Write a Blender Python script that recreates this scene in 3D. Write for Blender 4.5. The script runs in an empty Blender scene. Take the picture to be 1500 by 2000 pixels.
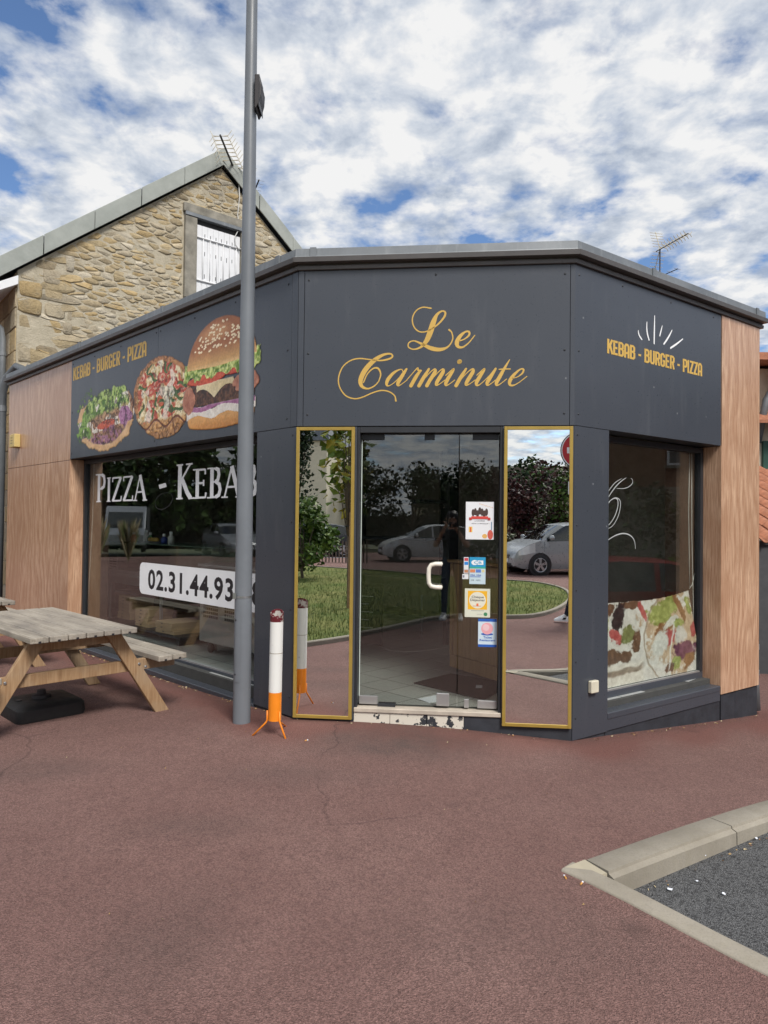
import bpy, bmesh, math, random
import numpy as np
from mathutils import Matrix, Vector
R = math.radians
random.seed(7); rng = np.random.default_rng(11)
SC = bpy.context.scene
COL = SC.collection
# ------------------------------------------------------------------ camera
FPX, PITCH, ROLL, CAMH = 1350.0, 0.0161, 0.0112, 1.5
_fw = Vector((0, math.cos(PITCH), math.sin(PITCH))); _up0 = Vector((0, -math.sin(PITCH), math.cos(PITCH))); _rt0 = Vector((1, 0, 0))
RT = _rt0*math.cos(ROLL) + _up0*math.sin(ROLL); UP = -_rt0*math.sin(ROLL) + _up0*math.cos(ROLL); FW = _fw
cd = bpy.data.cameras.new('camera'); cam = bpy.data.objects.new('camera', cd); COL.objects.link(cam)
cam.matrix_world = Matrix(((RT.x, UP.x, -FW.x, 0), (RT.y, UP.y, -FW.y, 0), (RT.z, UP.z, -FW.z, CAMH), (0, 0, 0, 1)))
cd.sensor_fit = 'VERTICAL'; cd.sensor_height = 24.0; cd.lens = 24.0*FPX/2000.0
cd.clip_start = 0.02; cd.clip_end = 2000
SC.camera = cam
def ray(x, y): return FW + RT*((x-750)/FPX) - UP*((y-1000)/FPX)
EYE = Vector((0, 0, CAMH))
def at_depth(x, y, Y):
    d = ray(x, y); return EYE + d*(Y/d.y)
def at_z(x, y, z):
    d = ray(x, y); return EYE + d*((z-CAMH)/d.z)
# ------------------------------------------------------------------ sky, sun, exposure
SUN = Vector((0.30, -0.68, 0.80)).normalized()
w = bpy.data.worlds.new('World'); SC.world = w; w.use_nodes = True
nt = w.node_tree; nt.nodes.clear()
def wn(t, **k):
    n = nt.nodes.new(t)
    for a, b in k.items(): setattr(n, a, b)
    return n
def wl(a, b): nt.links.new(a, b)
def wm(op, a, b=None, c=None):
    n = wn('ShaderNodeMath', operation=op)
    for i, v in enumerate((a, b, c)):
        if v is None: continue
        if isinstance(v, (int, float)): n.inputs[i].default_value = v
        else: wl(v, n.inputs[i])
    return n.outputs[0]
sky = wn('ShaderNodeTexSky', sky_type='NISHITA'); sky.sun_disc = False
sky.sun_elevation = math.asin(SUN.z); sky.sun_rotation = math.atan2(SUN.x, SUN.y)
tc = wn('ShaderNodeTexCoord'); sp = wn('ShaderNodeSeparateXYZ'); wl(tc.outputs['Generated'], sp.inputs[0])
zz = wm('ADD', wm('MAXIMUM', sp.outputs[2], 0.0), 0.16)
cx = wn('ShaderNodeCombineXYZ'); wl(wm('MULTIPLY', wm('DIVIDE', sp.outputs[0], zz), -1.0), cx.inputs[0]); wl(wm('DIVIDE', sp.outputs[1], zz), cx.inputs[1])
def wnoise(scale, detail, rough, vec, dist=0.0, off=(0, 0, 0)):
    mp = wn('ShaderNodeMapping'); wl(vec, mp.inputs[0]); mp.inputs['Location'].default_value = off
    n = wn('ShaderNodeTexNoise'); wl(mp.outputs[0], n.inputs['Vector'])
    n.inputs['Scale'].default_value = scale; n.inputs['Detail'].default_value = detail
    n.inputs['Roughness'].default_value = rough; n.inputs['Distortion'].default_value = dist
    return n.outputs[0]
n1 = wnoise(6.0, 9, 0.55, cx.outputs[0], 0.10, (5.3, 1.2, 0)); nv = wn('ShaderNodeTexVoronoi', feature='SMOOTH_F1'); wl(cx.outputs[0], nv.inputs['Vector']); nv.inputs['Scale'].default_value = 7.0; nv.inputs['Smoothness'].default_value = 0.6; n2 = wnoise(1.1, 3, 0.5, cx.outputs[0], 0, (0.3, 4.1, 2))
lefty = wm('MULTIPLY', wm('SUBTRACT', wnoise(0.55, 1, 0.5, cx.outputs[0], 0, (2.0, 0.4, 0)), 0.5), 0.32); dens = wm('ADD', wm('ADD', wm('MULTIPLY', n1, 0.86), wm('MULTIPLY', n2, 0.36)), wm('ADD', wm('MULTIPLY', nv.outputs['Distance'], -0.16), lefty))
low = wm('MULTIPLY', wm('SUBTRACT', 0.38, sp.outputs[2]), 0.16)      # more cloud towards the horizon, as layers stack up
dens = wm('ADD', dens, wm('MAXIMUM', low, 0.0))
def ramp(fac, stops):
    r = wn('ShaderNodeValToRGB'); wl(fac, r.inputs[0]); e = r.color_ramp.elements
    while len(e) < len(stops): e.new(0.5)
    for i, (p, c) in enumerate(stops): e[i].position = p; e[i].color = (*c, 1)
    return r.outputs[0]
mask = ramp(dens, ((0.39, (0, 0, 0)), (0.455, (0.6, 0.6, 0.6)), (0.54, (1, 1, 1))))
n3 = wnoise(8.0, 6, 0.58, cx.outputs[0], 0.2, (7.3, 2.2, 5))
CW = 6.0
ccol = ramp(wm('ADD', wm('MULTIPLY', n3, 0.65), wm('MULTIPLY', dens, 0.35)), ((0.40, (0.46, 0.53, 0.65)), (0.49, (0.70, 0.755, 0.84)), (0.58, (1.0, 1.0, 1.0))))
cs = wn('ShaderNodeVectorMath', operation='SCALE'); wl(ccol, cs.inputs[0]); cs.inputs['Scale'].default_value = CW
mx = wn('ShaderNodeMix', data_type='RGBA'); wl(mask, mx.inputs[0])
bl = wn('ShaderNodeVectorMath', operation='MULTIPLY'); wl(sky.outputs[0], bl.inputs[0]); bl.inputs[1].default_value = (0.72, 0.85, 1.02)
wl(bl.outputs[0], mx.inputs[6]); wl(cs.outputs[0], mx.inputs[7])
bg = wn('ShaderNodeBackground'); bg.inputs[1].default_value = 0.10; wl(mx.outputs[2], bg.inputs[0])
wo = wn('ShaderNodeOutputWorld'); wl(bg.outputs[0], wo.inputs[0])
sl = bpy.data.lights.new('sun', 'SUN'); sl.energy = 2.6; sl.angle = R(18); sl.color = (1.0, 0.95, 0.88)
so = bpy.data.objects.new('sun', sl); COL.objects.link(so); so.rotation_euler = SUN.to_track_quat('Z', 'Y').to_euler(); so.location = SUN*60
SC.view_settings.view_transform = 'Standard'; SC.view_settings.look = 'None'; SC.view_settings.exposure = 0.58; SC.view_settings.gamma = 1.0
SC.render.engine = 'CYCLES'
try:
    SC.cycles.use_denoising = True; SC.cycles.denoiser = 'OPENIMAGEDENOISE'
except Exception: pass
SC.cycles.use_adaptive_sampling = True; SC.cycles.adaptive_threshold = 0.02; SC.cycles.max_bounces = 8; SC.cycles.diffuse_bounces = 3; SC.cycles.transparent_max_bounces = 16; SC.cycles.glossy_bounces = 5
# ------------------------------------------------------------------ mesh helpers
def tag(o, label=None, cat=None, group=None, kind=None):
    if label: o['label'] = label
    if cat: o['category'] = cat
    if group: o['group'] = group
    if kind: o['kind'] = kind
    return o
def thing(name, label, cat, loc=(0, 0, 0), rz=0.0, group=None):
    o = bpy.data.objects.new(name, None); COL.objects.link(o); o.location = loc; o.rotation_euler = (0, 0, rz); o.empty_display_size = 0.1
    o['_m'] = 1; del o['_m']
    return tag(o, label, cat, group)
def wmat(o):
    m = Matrix.LocRotScale(o.location, o.rotation_euler, o.scale)
    return m if o.parent is None else wmat(o.parent) @ o.matrix_parent_inverse @ m
def parent(o, p, world=True):
    o.parent = p
    if world: o.matrix_parent_inverse = wmat(p).inverted()
    return o
class MB:
    def __init__(s): s.v = []; s.f = []; s.c = []; s.col = (1, 1, 1); s.T = None
    def add(s, vs, fs, col=None):
        n = len(s.v)
        s.v += [tuple(s.T(*p)) if s.T else tuple(p) for p in vs]
        for f in fs: s.f.append(tuple(i+n for i in f)); s.c.append(col or s.col)
        return s
    def box(s, x0, x1, y0, y1, z0, z1, col=None):
        return s.add([(x0, y0, z0), (x1, y0, z0), (x1, y1, z0), (x0, y1, z0), (x0, y0, z1), (x1, y0, z1), (x1, y1, z1), (x0, y1, z1)],
                     [(0, 3, 2, 1), (4, 5, 6, 7), (0, 1, 5, 4), (1, 2, 6, 5), (2, 3, 7, 6), (3, 0, 4, 7)], col)
    def prism(s, poly, z0, z1, axis=2, col=None):          # poly: 2-D outline, extruded along axis
        n = len(poly)
        def P(a, b, z): return {2: (a, b, z), 1: (a, z, b), 0: (z, a, b)}[axis]
        vs = [P(a, b, z0) for a, b in poly] + [P(a, b, z1) for a, b in poly]
        return s.add(vs, [tuple(range(n-1, -1, -1)), tuple(range(n, 2*n))] + [(i, (i+1) % n, n+(i+1) % n, n+i) for i in range(n)], col)
    def tube(s, pts, r, n=8, cap=True, col=None):
        pts = [Vector(p) for p in pts]; k = len(pts); rs = r if isinstance(r, (list, tuple)) else [r]*k
        vs = []; prev = None
        for i, p in enumerate(pts):
            t = (pts[min(i+1, k-1)]-pts[max(i-1, 0)]).normalized()
            a = (prev - t*prev.dot(t)) if prev is not None else t.orthogonal()
            if a.length < 1e-6: a = t.orthogonal()
            a.normalize(); prev = a; b = t.cross(a)
            vs += [tuple(p+(a*math.cos(2*math.pi*j/n)+b*math.sin(2*math.pi*j/n))*rs[i]) for j in range(n)]
        fs = [(i*n+j, i*n+(j+1) % n, (i+1)*n+(j+1) % n, (i+1)*n+j) for i in range(k-1) for j in range(n)]
        if cap: fs += [tuple(range(n-1, -1, -1)), tuple(range((k-1)*n, k*n))]
        return s.add(vs, fs, col)
    def lathe(s, prof, n=20, o=(0, 0, 0), axis='z', col=None, cap=True):
        vs = []
        for r, z in prof:
            for j in range(n):
                a = 2*math.pi*j/n; c, q = r*math.cos(a), r*math.sin(a)
                p = {'z': (c, q, z), 'y': (c, z, -q), 'x': (z, c, q)}[axis]
                vs.append((p[0]+o[0], p[1]+o[1], p[2]+o[2]))
        k = len(prof)
        fs = [(i*n+j, i*n+(j+1) % n, (i+1)*n+(j+1) % n, (i+1)*n+j) for i in range(k-1) for j in range(n)]
        if cap: fs += [tuple(range(n-1, -1, -1)), tuple(range((k-1)*n, k*n))]
        return s.add(vs, fs, col)
    def mesh(s, name, smooth=False, color=False):
        me = bpy.data.meshes.new(name); me.from_pydata(s.v, [], s.f)
        if color:
            ca = me.color_attributes.new('Col', 'FLOAT_COLOR', 'CORNER')
            arr = np.ones((len(me.loops), 4), dtype=np.float32)
            lt = np.array([len(f) for f in s.f]); arr[:, :3] = np.repeat(np.array(s.c, dtype=np.float32)[:, :3], lt, axis=0)
            ca.data.foreach_set('color', arr.ravel())
        if smooth: me.polygons.foreach_set('use_smooth', [True]*len(me.polygons))
        me.validate(); me.update(); return me
    def build(s, name, m, par=None, local=False, smooth=False, bevel=0.0, color=False, label=None, cat=None, group=None, kind=None, seg=1, auto=None):
        me = s.mesh(name, smooth, color)
        o = bpy.data.objects.new(name, me); COL.objects.link(o)
        me.materials.append(m)
        if auto is not None:
            me.polygons.foreach_set('use_smooth', [True]*len(me.polygons)); me.set_sharp_from_angle(angle=R(auto))
        if par is not None: parent(o, par, not local)
        if bevel:
            b = o.modifiers.new('edge', 'BEVEL'); b.width = bevel; b.segments = seg; b.limit_method = 'ANGLE'; b.angle_limit = R(40)
        return tag(o, label, cat, group, kind)
def obj_from(me, name, m, par=None, local=False, **k):
    o = bpy.data.objects.new(name, me); COL.objects.link(o)
    if m and not len(me.materials): me.materials.append(m)
    if par is not None: parent(o, par, not local)
    return tag(o, **k)
def copy_tree(o, par=None, loc=None, rz=None, label=None, group=None, _top=True):
    c = o.copy(); COL.objects.link(c)
    if par is not None: c.parent = par; c.matrix_parent_inverse = o.matrix_parent_inverse.copy()
    if _top:
        if loc is not None: c.location = loc
        if rz is not None: c.rotation_euler = (0, 0, rz)
        if label: c['label'] = label
        if group: c['group'] = group
    for ch in [x for x in COL.objects if x.parent == o]: copy_tree(ch, c, _top=False)
    return c
# ------------------------------------------------------------------ materials
class NT:
    def __init__(s, name):
        s.m = bpy.data.materials.new(name); s.m.use_nodes = True; s.t = s.m.node_tree
        s.b = s.t.nodes['Principled BSDF']; s.out = s.t.nodes['Material Output']; s._o = None
    def n(s, t, **k):
        x = s.t.nodes.new(t)
        for a, b in k.items(): setattr(x, a, b)
        return x
    def l(s, a, b): s.t.links.new(a, b)
    def put(s, sock, v):
        if isinstance(v, (int, float)): sock.default_value = v
        elif isinstance(v, (tuple, list)): sock.default_value = (*v, 1) if len(v) == 3 and len(sock.default_value) == 4 else v
        else: s.l(v, sock)
    def obj(s):
        if s._o is None: s._o = s.n('ShaderNodeTexCoord').outputs['Object']
        return s._o
    def map(s, scale=(1, 1, 1), rot=(0, 0, 0), loc=(0, 0, 0)):
        m = s.n('ShaderNodeMapping'); s.l(s.obj(), m.inputs[0]); m.inputs['Scale'].default_value = scale; m.inputs['Rotation'].default_value = rot; m.inputs['Location'].default_value = loc
        return m.outputs[0]
    def noise(s, scale, detail=4, rough=0.55, vec=None, dist=0.0):
        x = s.n('ShaderNodeTexNoise'); s.l(vec if vec is not None else s.obj(), x.inputs['Vector'])
        x.inputs['Scale'].default_value = scale; x.inputs['Detail'].default_value = detail; x.inputs['Roughness'].default_value = rough; x.inputs['Distortion'].default_value = dist
        return x.outputs[0]
    def vor(s, scale, feature='F1', vec=None, out='Distance'):
        x = s.n('ShaderNodeTexVoronoi', feature=feature); s.l(vec if vec is not None else s.obj(), x.inputs['Vector']); x.inputs['Scale'].default_value = scale
        return x.outputs[out]
    def ramp(s, fac, stops):
        r = s.n('ShaderNodeValToRGB'); s.l(fac, r.inputs[0]); e = r.color_ramp.elements
        while len(e) < len(stops): e.new(0.5)
        for i, (p, c) in enumerate(stops): e[i].position = p; e[i].color = (*((c, c, c) if isinstance(c, (int, float)) else c), 1)
        return r.outputs[0]
    def mix(s, fac, a, b, mode='MIX'):
        x = s.n('ShaderNodeMix', data_type='RGBA', blend_type=mode)
        for i, v in ((0, fac), (6, a), (7, b)): s.put(x.inputs[i], v)
        return x.outputs[2]
    def math(s, op, a, b=0.0):
        x = s.n('ShaderNodeMath', operation=op); s.put(x.inputs[0], a); s.put(x.inputs[1], b); return x.outputs[0]
    def attr(s, name='Col'):
        x = s.n('ShaderNodeAttribute', attribute_name=name); return x.outputs['Color']
    def rand(s): return s.n('ShaderNodeObjectInfo').outputs['Random']
    def bump(s, h, strength=0.3, dist=0.01):
        b = s.n('ShaderNodeBump'); s.l(h, b.inputs['Height']); b.inputs['Strength'].default_value = strength; b.inputs['Distance'].default_value = dist
        s.l(b.outputs[0], s.b.inputs['Normal'])
    def done(s, col=None, rough=None, metal=None, spec=None, coat=None):
        if col is not None: s.put(s.b.inputs['Base Color'], col)
        if rough is not None: s.put(s.b.inputs['Roughness'], rough)
        if metal is not None: s.put(s.b.inputs['Metallic'], metal)
        if spec is not None: s.put(s.b.inputs['Specular IOR Level'], spec)
        if coat is not None: s.put(s.b.inputs['Coat Weight'], coat); s.b.inputs['Coat Roughness'].default_value = 0.06
        return s.m
def plain(name, col, rough=0.5, metal=0.0, var=0.12, scale=6.0, bump=0.0, spec=0.5, coat=None):
    t = NT(name); n = t.noise(scale, 5, 0.6)
    c = t.mix(t.ramp(n, ((0.3, 0.0), (0.7, 1.0))), tuple(x*(1-var) for x in col), tuple(min(1, x*(1+var)) for x in col))
    if bump: t.bump(t.noise(scale*12, 3), bump, 0.004)
    rr = t.ramp(t.noise(scale*2.3, 4), ((0.3, max(0.02, rough*0.85)), (0.7, min(1, rough*1.15))))
    return t.done(c, rr, metal, spec, coat)
def vertcol(name, rough=0.5, noise=0.0, scale=40, spec=0.3, bump=0.0):
    t = NT(name); c = t.attr()
    if noise: c = t.mix(1.0, c, t.ramp(t.noise(scale, 4, 0.65), ((0.25, 1-noise), (0.75, 1+0*noise))), 'MULTIPLY')
    if bump: t.bump(t.noise(scale, 4), bump, 0.01)
    return t.done(c, rough, 0.0, spec)
M = {}
def mk():
    # ground
    t = NT('red_asphalt')
    g = t.noise(260, 2, 0.6); v = t.vor(170); big = t.noise(0.55, 6, 0.6); mid = t.noise(5, 4, 0.6)
    base = t.mix(t.ramp(big, ((0.33, 0.0), (0.68, 1.0))), (0.262, 0.145, 0.128), (0.350, 0.212, 0.186))
    base = t.mix(t.ramp(mid, ((0.35, 0.0), (0.75, 0.45))), base, (0.215, 0.118, 0.104)); base = t.mix(t.ramp(t.vor(120, 'SMOOTH_F1'), ((0.30, 0.0), (0.55, 0.50))), base, (0.10, 0.056, 0.05)); base = t.mix(t.ramp(t.noise(34, 4, 0.8), ((0.40, 0.35), (0.52, 0.0))), base, (0.10, 0.058, 0.051)); base = t.mix(t.ramp(t.noise(120, 3, 0.8, vec=t.map(loc=(7, 3, 2))), ((0.56, 0.0), (0.68, 0.60))), base, (0.34, 0.225, 0.195))
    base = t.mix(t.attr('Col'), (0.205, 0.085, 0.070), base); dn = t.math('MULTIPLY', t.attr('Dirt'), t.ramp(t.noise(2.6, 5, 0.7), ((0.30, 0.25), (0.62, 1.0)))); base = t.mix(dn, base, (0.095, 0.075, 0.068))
    base = t.mix(t.ramp(g, ((0.36, 0.62), (0.46, 0.0))), base, (0.050, 0.030, 0.028))
    base = t.mix(t.ramp(t.vor(95, vec=t.map((1, 1, 1), loc=(3, 5, 1))), ((0.05, 0.75), (0.14, 0.0))), base, (0.36, 0.26, 0.23))
    spots = t.ramp(t.noise(2.3, 2, 0.5, vec=t.map(loc=(4, 9, 0))), ((0.70, 0.0), (0.78, 0.55)))
    base = t.mix(spots, base, (0.085, 0.055, 0.05))
    wob = t.n('ShaderNodeVectorMath', operation='ADD'); nz = t.n('ShaderNodeTexNoise'); t.l(t.obj(), nz.inputs['Vector']); nz.inputs['Scale'].default_value = 0.8; nz.inputs['Detail'].default_value = 5; t.l(t.obj(), wob.inputs[0]); t.l(nz.outputs['Color'], wob.inputs[1])
    ce = t.vor(0.42, 'DISTANCE_TO_EDGE', wob.outputs[0]); crack = t.math('MULTIPLY', t.ramp(ce, ((0.0015, 0.5), (0.0045, 0.0))), t.ramp(t.noise(0.8, 2, vec=t.map(loc=(2, 8, 1))), ((0.5, 0.0), (0.62, 1.0)))); base = t.mix(crack, base, (0.05, 0.032, 0.03))
    gum = t.ramp(t.vor(1.7, vec=t.map(loc=(1.3, 0.4, 0))), ((0.018, 0.5), (0.03, 0.0))); base = t.mix(gum, base, (0.07, 0.05, 0.047))
    t.bump(t.math('ADD', v, g), 0.9, 0.008); M['red'] = t.done(base, 0.9, 0, 0.25)
    t = NT('dark_asphalt'); g = t.noise(230, 2); v = t.vor(150)
    base = t.mix(t.ramp(g, ((0.38, 0.0), (0.6, 1.0))), (0.04, 0.041, 0.043), (0.19, 0.192, 0.195)); base = t.mix(t.ramp(t.noise(60, 3, 0.7), ((0.36, 0.7), (0.5, 0.0))), base, (0.02, 0.02, 0.022))
    base = t.mix(t.ramp(t.vor(85), ((0.05, 0.6), (0.13, 0.0))), base, (0.22, 0.22, 0.215))
    t.bump(t.math('ADD', v, g), 0.9, 0.008); M['tar'] = t.done(base, 0.9, 0, 0.25)
    t = NT('kerb_concrete'); n = t.noise(3.2, 6, 0.65); g = t.noise(120, 3)
    c = t.mix(t.ramp(n, ((0.3, 0.0), (0.7, 1.0))), (0.235, 0.21, 0.17), (0.335, 0.305, 0.255))
    c = t.mix(t.ramp(g, ((0.3, 0.5), (0.5, 0.0))), c, (0.20, 0.18, 0.15))
    dr = t.ramp(t.noise(26, 4, 0.6, vec=t.map((1, 1, 0.12))), ((0.45, 0.0), (0.75, 0.42)))
    c = t.mix(dr, c, (0.26, 0.235, 0.18)); t.bump(g, 0.35, 0.004); M['kerb'] = t.done(c, 0.9, 0, 0.25)
    t = NT('lawn_grass'); c = t.mix(t.ramp(t.noise(0.9, 5, 0.65), ((0.35, 0.0), (0.68, 1.0))), (0.10, 0.14, 0.035), (0.25, 0.235, 0.09))
    c = t.mix(t.ramp(t.noise(60, 3), ((0.35, 0.6), (0.6, 0.0))), c, (0.06, 0.085, 0.022)); t.bump(t.noise(90, 3), 0.8, 0.02); M['lawn'] = t.done(c, 0.95, 0, 0.1)
    M['field'] = plain('far_ground', (0.11, 0.12, 0.06), 0.95, var=0.3, scale=0.3)
    # cladding
    t = NT('anthracite_panel'); n = t.noise(0.9, 3, 0.5); dirt = t.noise(60, 5, 0.7)
    c = t.mix(t.ramp(n, ((0.3, 0.0), (0.7, 1.0))), (0.046, 0.053, 0.067), (0.055, 0.062, 0.077))
    c = t.mix(t.ramp(t.vor(3.1, vec=t.map(loc=(1, 2, 3))), ((0.012, 0.6), (0.03, 0.0))), c, (0.35, 0.36, 0.38))
    c = t.mix(t.ramp(t.noise(7, 5, 0.7, vec=t.map((1, 1, 0.15))), ((0.56, 0.0), (0.85, 0.14))), c, (0.25, 0.25, 0.25)); t.bump(t.noise(1.3, 3, 0.5), 0.10, 0.05)
    M['panel'] = t.done(c, t.ramp(dirt, ((0.3, 0.26), (0.7, 0.36))), 0, 0.55)
    t = NT('wood_laminate')
    warp = t.noise(1.1, 2, 0.5, vec=t.map((1.3, 1.3, 0.55)))
    wv = t.n('ShaderNodeTexWave', wave_type='BANDS', bands_direction='X'); 
    ad = t.n('ShaderNodeVectorMath', operation='ADD'); sc = t.n('ShaderNodeVectorMath', operation='SCALE'); cb = t.n('ShaderNodeCombineXYZ')
    t.l(t.math('MULTIPLY', warp, 0.8), cb.inputs[0]); t.l(cb.outputs[0], ad.inputs[1]); t.l(t.map((0.9, -0.9, 0.10)), ad.inputs[0]); t.l(ad.outputs[0], wv.inputs['Vector'])
    wv.inputs['Scale'].default_value = 3.0; wv.inputs['Distortion'].default_value = 2.0; wv.inputs['Detail'].default_value = 3; wv.inputs['Detail Scale'].default_value = 1.4
    fine = t.noise(26, 4, 0.6, vec=t.map((4, 4, 0.16))); pore = t.noise(70, 3, 0.6, vec=t.map((3, 3, 0.10)))
    c = t.mix(t.ramp(wv.outputs[0], ((0.1, 0.0), (0.9, 1.0))), (0.53, 0.33, 0.215), (0.65, 0.435, 0.295))
    c = t.mix(t.ramp(fine, ((0.36, 0.85), (0.62, 0.0))), c, (0.33, 0.175, 0.10))
    c = t.mix(t.ramp(pore, ((0.30, 0.7), (0.42, 0.0))), c, (0.20, 0.09, 0.045))
    c = t.mix(t.ramp(t.noise(0.8, 3, 0.5), ((0.4, 0.0), (0.7, 0.55))), c, (0.35, 0.195, 0.12))
    kd = t.vor(0.85, vec=t.map((1, 1, 0.55), loc=(0.3, 0.9, 0.42))); rings = t.math('SINE', t.math('ADD', t.math('MULTIPLY', kd, 190.0), t.math('MULTIPLY', t.noise(5, 4), 9.0))); kf = t.math('MULTIPLY', t.ramp(kd, ((0.02, 0.75), (0.16, 0.0))), t.ramp(rings, ((0.0, 0.25), (0.9, 1.0)))); c = t.mix(kf, c, (0.22, 0.10, 0.05))
    t.bump(pore, 0.12, 0.003); M['lam'] = t.done(c, 0.27, 0, 0.6)
    t = NT('zinc'); c = t.mix(t.ramp(t.noise(2.2, 6, 0.65), ((0.3, 0.0), (0.7, 1.0))), (0.135, 0.15, 0.165), (0.215, 0.23, 0.245))
    c = t.mix(t.ramp(t.noise(14, 4, 0.6, vec=t.map((1, 1, 0.2))), ((0.55, 0.0), (0.8, 0.5))), c, (0.32, 0.335, 0.345)); M['zinc'] = t.done(c, 0.5, 0.25, 0.5)
    M['alu'] = plain('taupe_profile', (0.115, 0.108, 0.108), 0.42, 0.2, 0.1)
    M['black'] = plain('black_rubber', (0.013, 0.013, 0.014), 0.6)
    M['dark'] = plain('dark_frame', (0.022, 0.024, 0.029), 0.42)
    M['plinth'] = plain('plinth_paint', (0.026, 0.029, 0.037), 0.6, var=0.25, scale=9, bump=0.2)
    M['gold'] = plain('gold_vinyl', (0.58, 0.37, 0.085), 0.45, 0.0, 0.06)
    M['goldframe'] = plain('gold_frame', (0.40, 0.275, 0.062), 0.38, 0.35, 0.08)
    M['white'] = plain('white_vinyl', (0.86, 0.87, 0.88), 0.45, var=0.03)
    M['ink'] = plain('black_ink', (0.016, 0.014, 0.017), 0.5)
    t = NT('mirror_glass'); t.done((0.94, 0.955, 0.945), 0.0, 1.0); M['mirror'] = t.m
    def glass(name, tint, refl):
        t = NT(name); t.t.nodes.remove(t.b)
        lw = t.n('ShaderNodeLayerWeight'); lw.inputs[0].default_value = 0.5
        fac = t.math('ADD', t.math('MULTIPLY', t.math('POWER', lw.outputs['Facing'], 4.0), 0.9), refl)
        tr = t.n('ShaderNodeBsdfTransparent'); tr.inputs[0].default_value = (*tint, 1)
        gl = t.n('ShaderNodeBsdfGlossy'); gl.inputs['Roughness'].default_value = 0.0; gl.inputs[0].default_value = (0.95, 0.97, 0.98, 1)
        ms = t.n('ShaderNodeMixShader'); t.l(fac, ms.inputs[0]); t.l(tr.outputs[0], ms.inputs[1]); t.l(gl.outputs[0], ms.inputs[2]); t.l(ms.outputs[0], t.out.inputs[0])
        return t.m
    M['glass'] = glass('window_glass', (0.94, 0.96, 0.94), 0.045)
    M['doorglass'] = glass('door_glass', (0.90, 0.92, 0.90), 0.095)
    M['carglass'] = glass('car_glass', (0.30, 0.33, 0.33), 0.06)
    M['caseglass'] = glass('display_glass', (0.88, 0.95, 0.90), 0.03)
    # house
    t = NT('rubble_stone'); c = t.mix(1.0, t.attr(), t.ramp(t.noise(13, 7, 0.72), ((0.25, (0.66, 0.64, 0.60)), (0.5, (0.97, 0.95, 0.92)), (0.8, (1, 1, 1)))), 'MULTIPLY')
    c = t.mix(t.ramp(t.noise(4, 5, 0.7), ((0.50, 0.0), (0.78, 0.6))), c, (0.27, 0.25, 0.205))
    t.bump(t.noise(24, 6, 0.7), 1.0, 0.03); M['stone'] = t.done(c, 0.95, 0, 0.15)
    t = NT('lime_mortar'); c = t.mix(t.ramp(t.noise(6, 6, 0.7), ((0.3, 0.0), (0.7, 1.0))), (0.36, 0.32, 0.24), (0.52, 0.465, 0.36)); t.bump(t.noise(40, 5, 0.7), 0.9, 0.02); M['mortar'] = t.done(c, 0.95, 0, 0.15)
    t = NT('fibre_cement'); c = t.mix(t.ramp(t.noise(2.4, 6, 0.65), ((0.3, 0.0), (0.72, 1.0))), (0.265, 0.285, 0.265), (0.37, 0.39, 0.365)); c = t.mix(t.ramp(t.noise(9, 5, 0.7), ((0.55, 0.0), (0.8, 0.35))), c, (0.22, 0.225, 0.21)); M['verge'] = t.done(c, 0.85, 0, 0.3)
    M['oldconc'] = plain('weathered_concrete', (0.23, 0.215, 0.18), 0.9, var=0.35, scale=5, bump=0.5)
    M['shutter'] = plain('white_shutter_paint', (0.70, 0.71, 0.73), 0.5, var=0.05)
    M['cream'] = plain('cream_render', (0.62, 0.555, 0.43), 0.9, var=0.07, bump=0.3)
    M['slate'] = plain('slate', (0.10, 0.11, 0.125), 0.6, var=0.25, scale=8)
    M['terracotta'] = plain('terracotta', (0.33, 0.135, 0.075), 0.85, var=0.35, scale=9, bump=0.4)
    M['greypaint'] = plain('grey_wall_paint', (0.055, 0.058, 0.063), 0.8, var=0.15, bump=0.2)
    M['green'] = plain('green_shutter', (0.02, 0.07, 0.05), 0.5)
    M['brick'] = plain('brick', (0.19, 0.095, 0.06), 0.9, var=0.35, scale=14, bump=0.4)
    M['pole'] = plain('grey_pole_paint', (0.150, 0.165, 0.185), 0.42, 0.0, 0.10, 3)
    M['boxplastic'] = plain('black_box_plastic', (0.020, 0.016, 0.018), 0.55)
    # table timber
    t = NT('weathered_timber'); a = t.noise(9, 5, 0.62, vec=t.map((0.35, 6, 6))); k = t.noise(2.2, 4, 0.6, vec=t.map((0.8, 2.2, 2.2)))
    c = t.mix(t.ramp(a, ((0.3, 0.0), (0.7, 1.0))), (0.20, 0.172, 0.138), (0.40, 0.362, 0.305))
    c = t.mix(t.ramp(k, ((0.44, 0.0), (0.66, 0.8))), c, (0.125, 0.112, 0.10))
    c = t.mix(t.math('MULTIPLY', t.rand(), 0.35), c, (0.40, 0.36, 0.31)); t.bump(a, 0.35, 0.004); M['timber'] = t.done(c, 0.85, 0, 0.25)
    t = NT('leg_timber'); a = t.noise(9, 5, 0.62, vec=t.map((6, 6, 0.5))); k = t.noise(2.0, 4, 0.6)
    c = t.mix(t.ramp(a, ((0.3, 0.0), (0.7, 1.0))), (0.235, 0.135, 0.068), (0.40, 0.265, 0.150))
    c = t.mix(t.ramp(k, ((0.45, 0.0), (0.72, 0.65))), c, (0.33, 0.275, 0.205)); t.bump(a, 0.3, 0.003); M['legtimber'] = t.done(c, 0.8, 0, 0.25)
    M['steel'] = plain('steel', (0.42, 0.43, 0.44), 0.32, 0.85, 0.1)
    M['stainless'] = plain('stainless', (0.45, 0.45, 0.45), 0.38, 0.7, 0.08)
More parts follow.
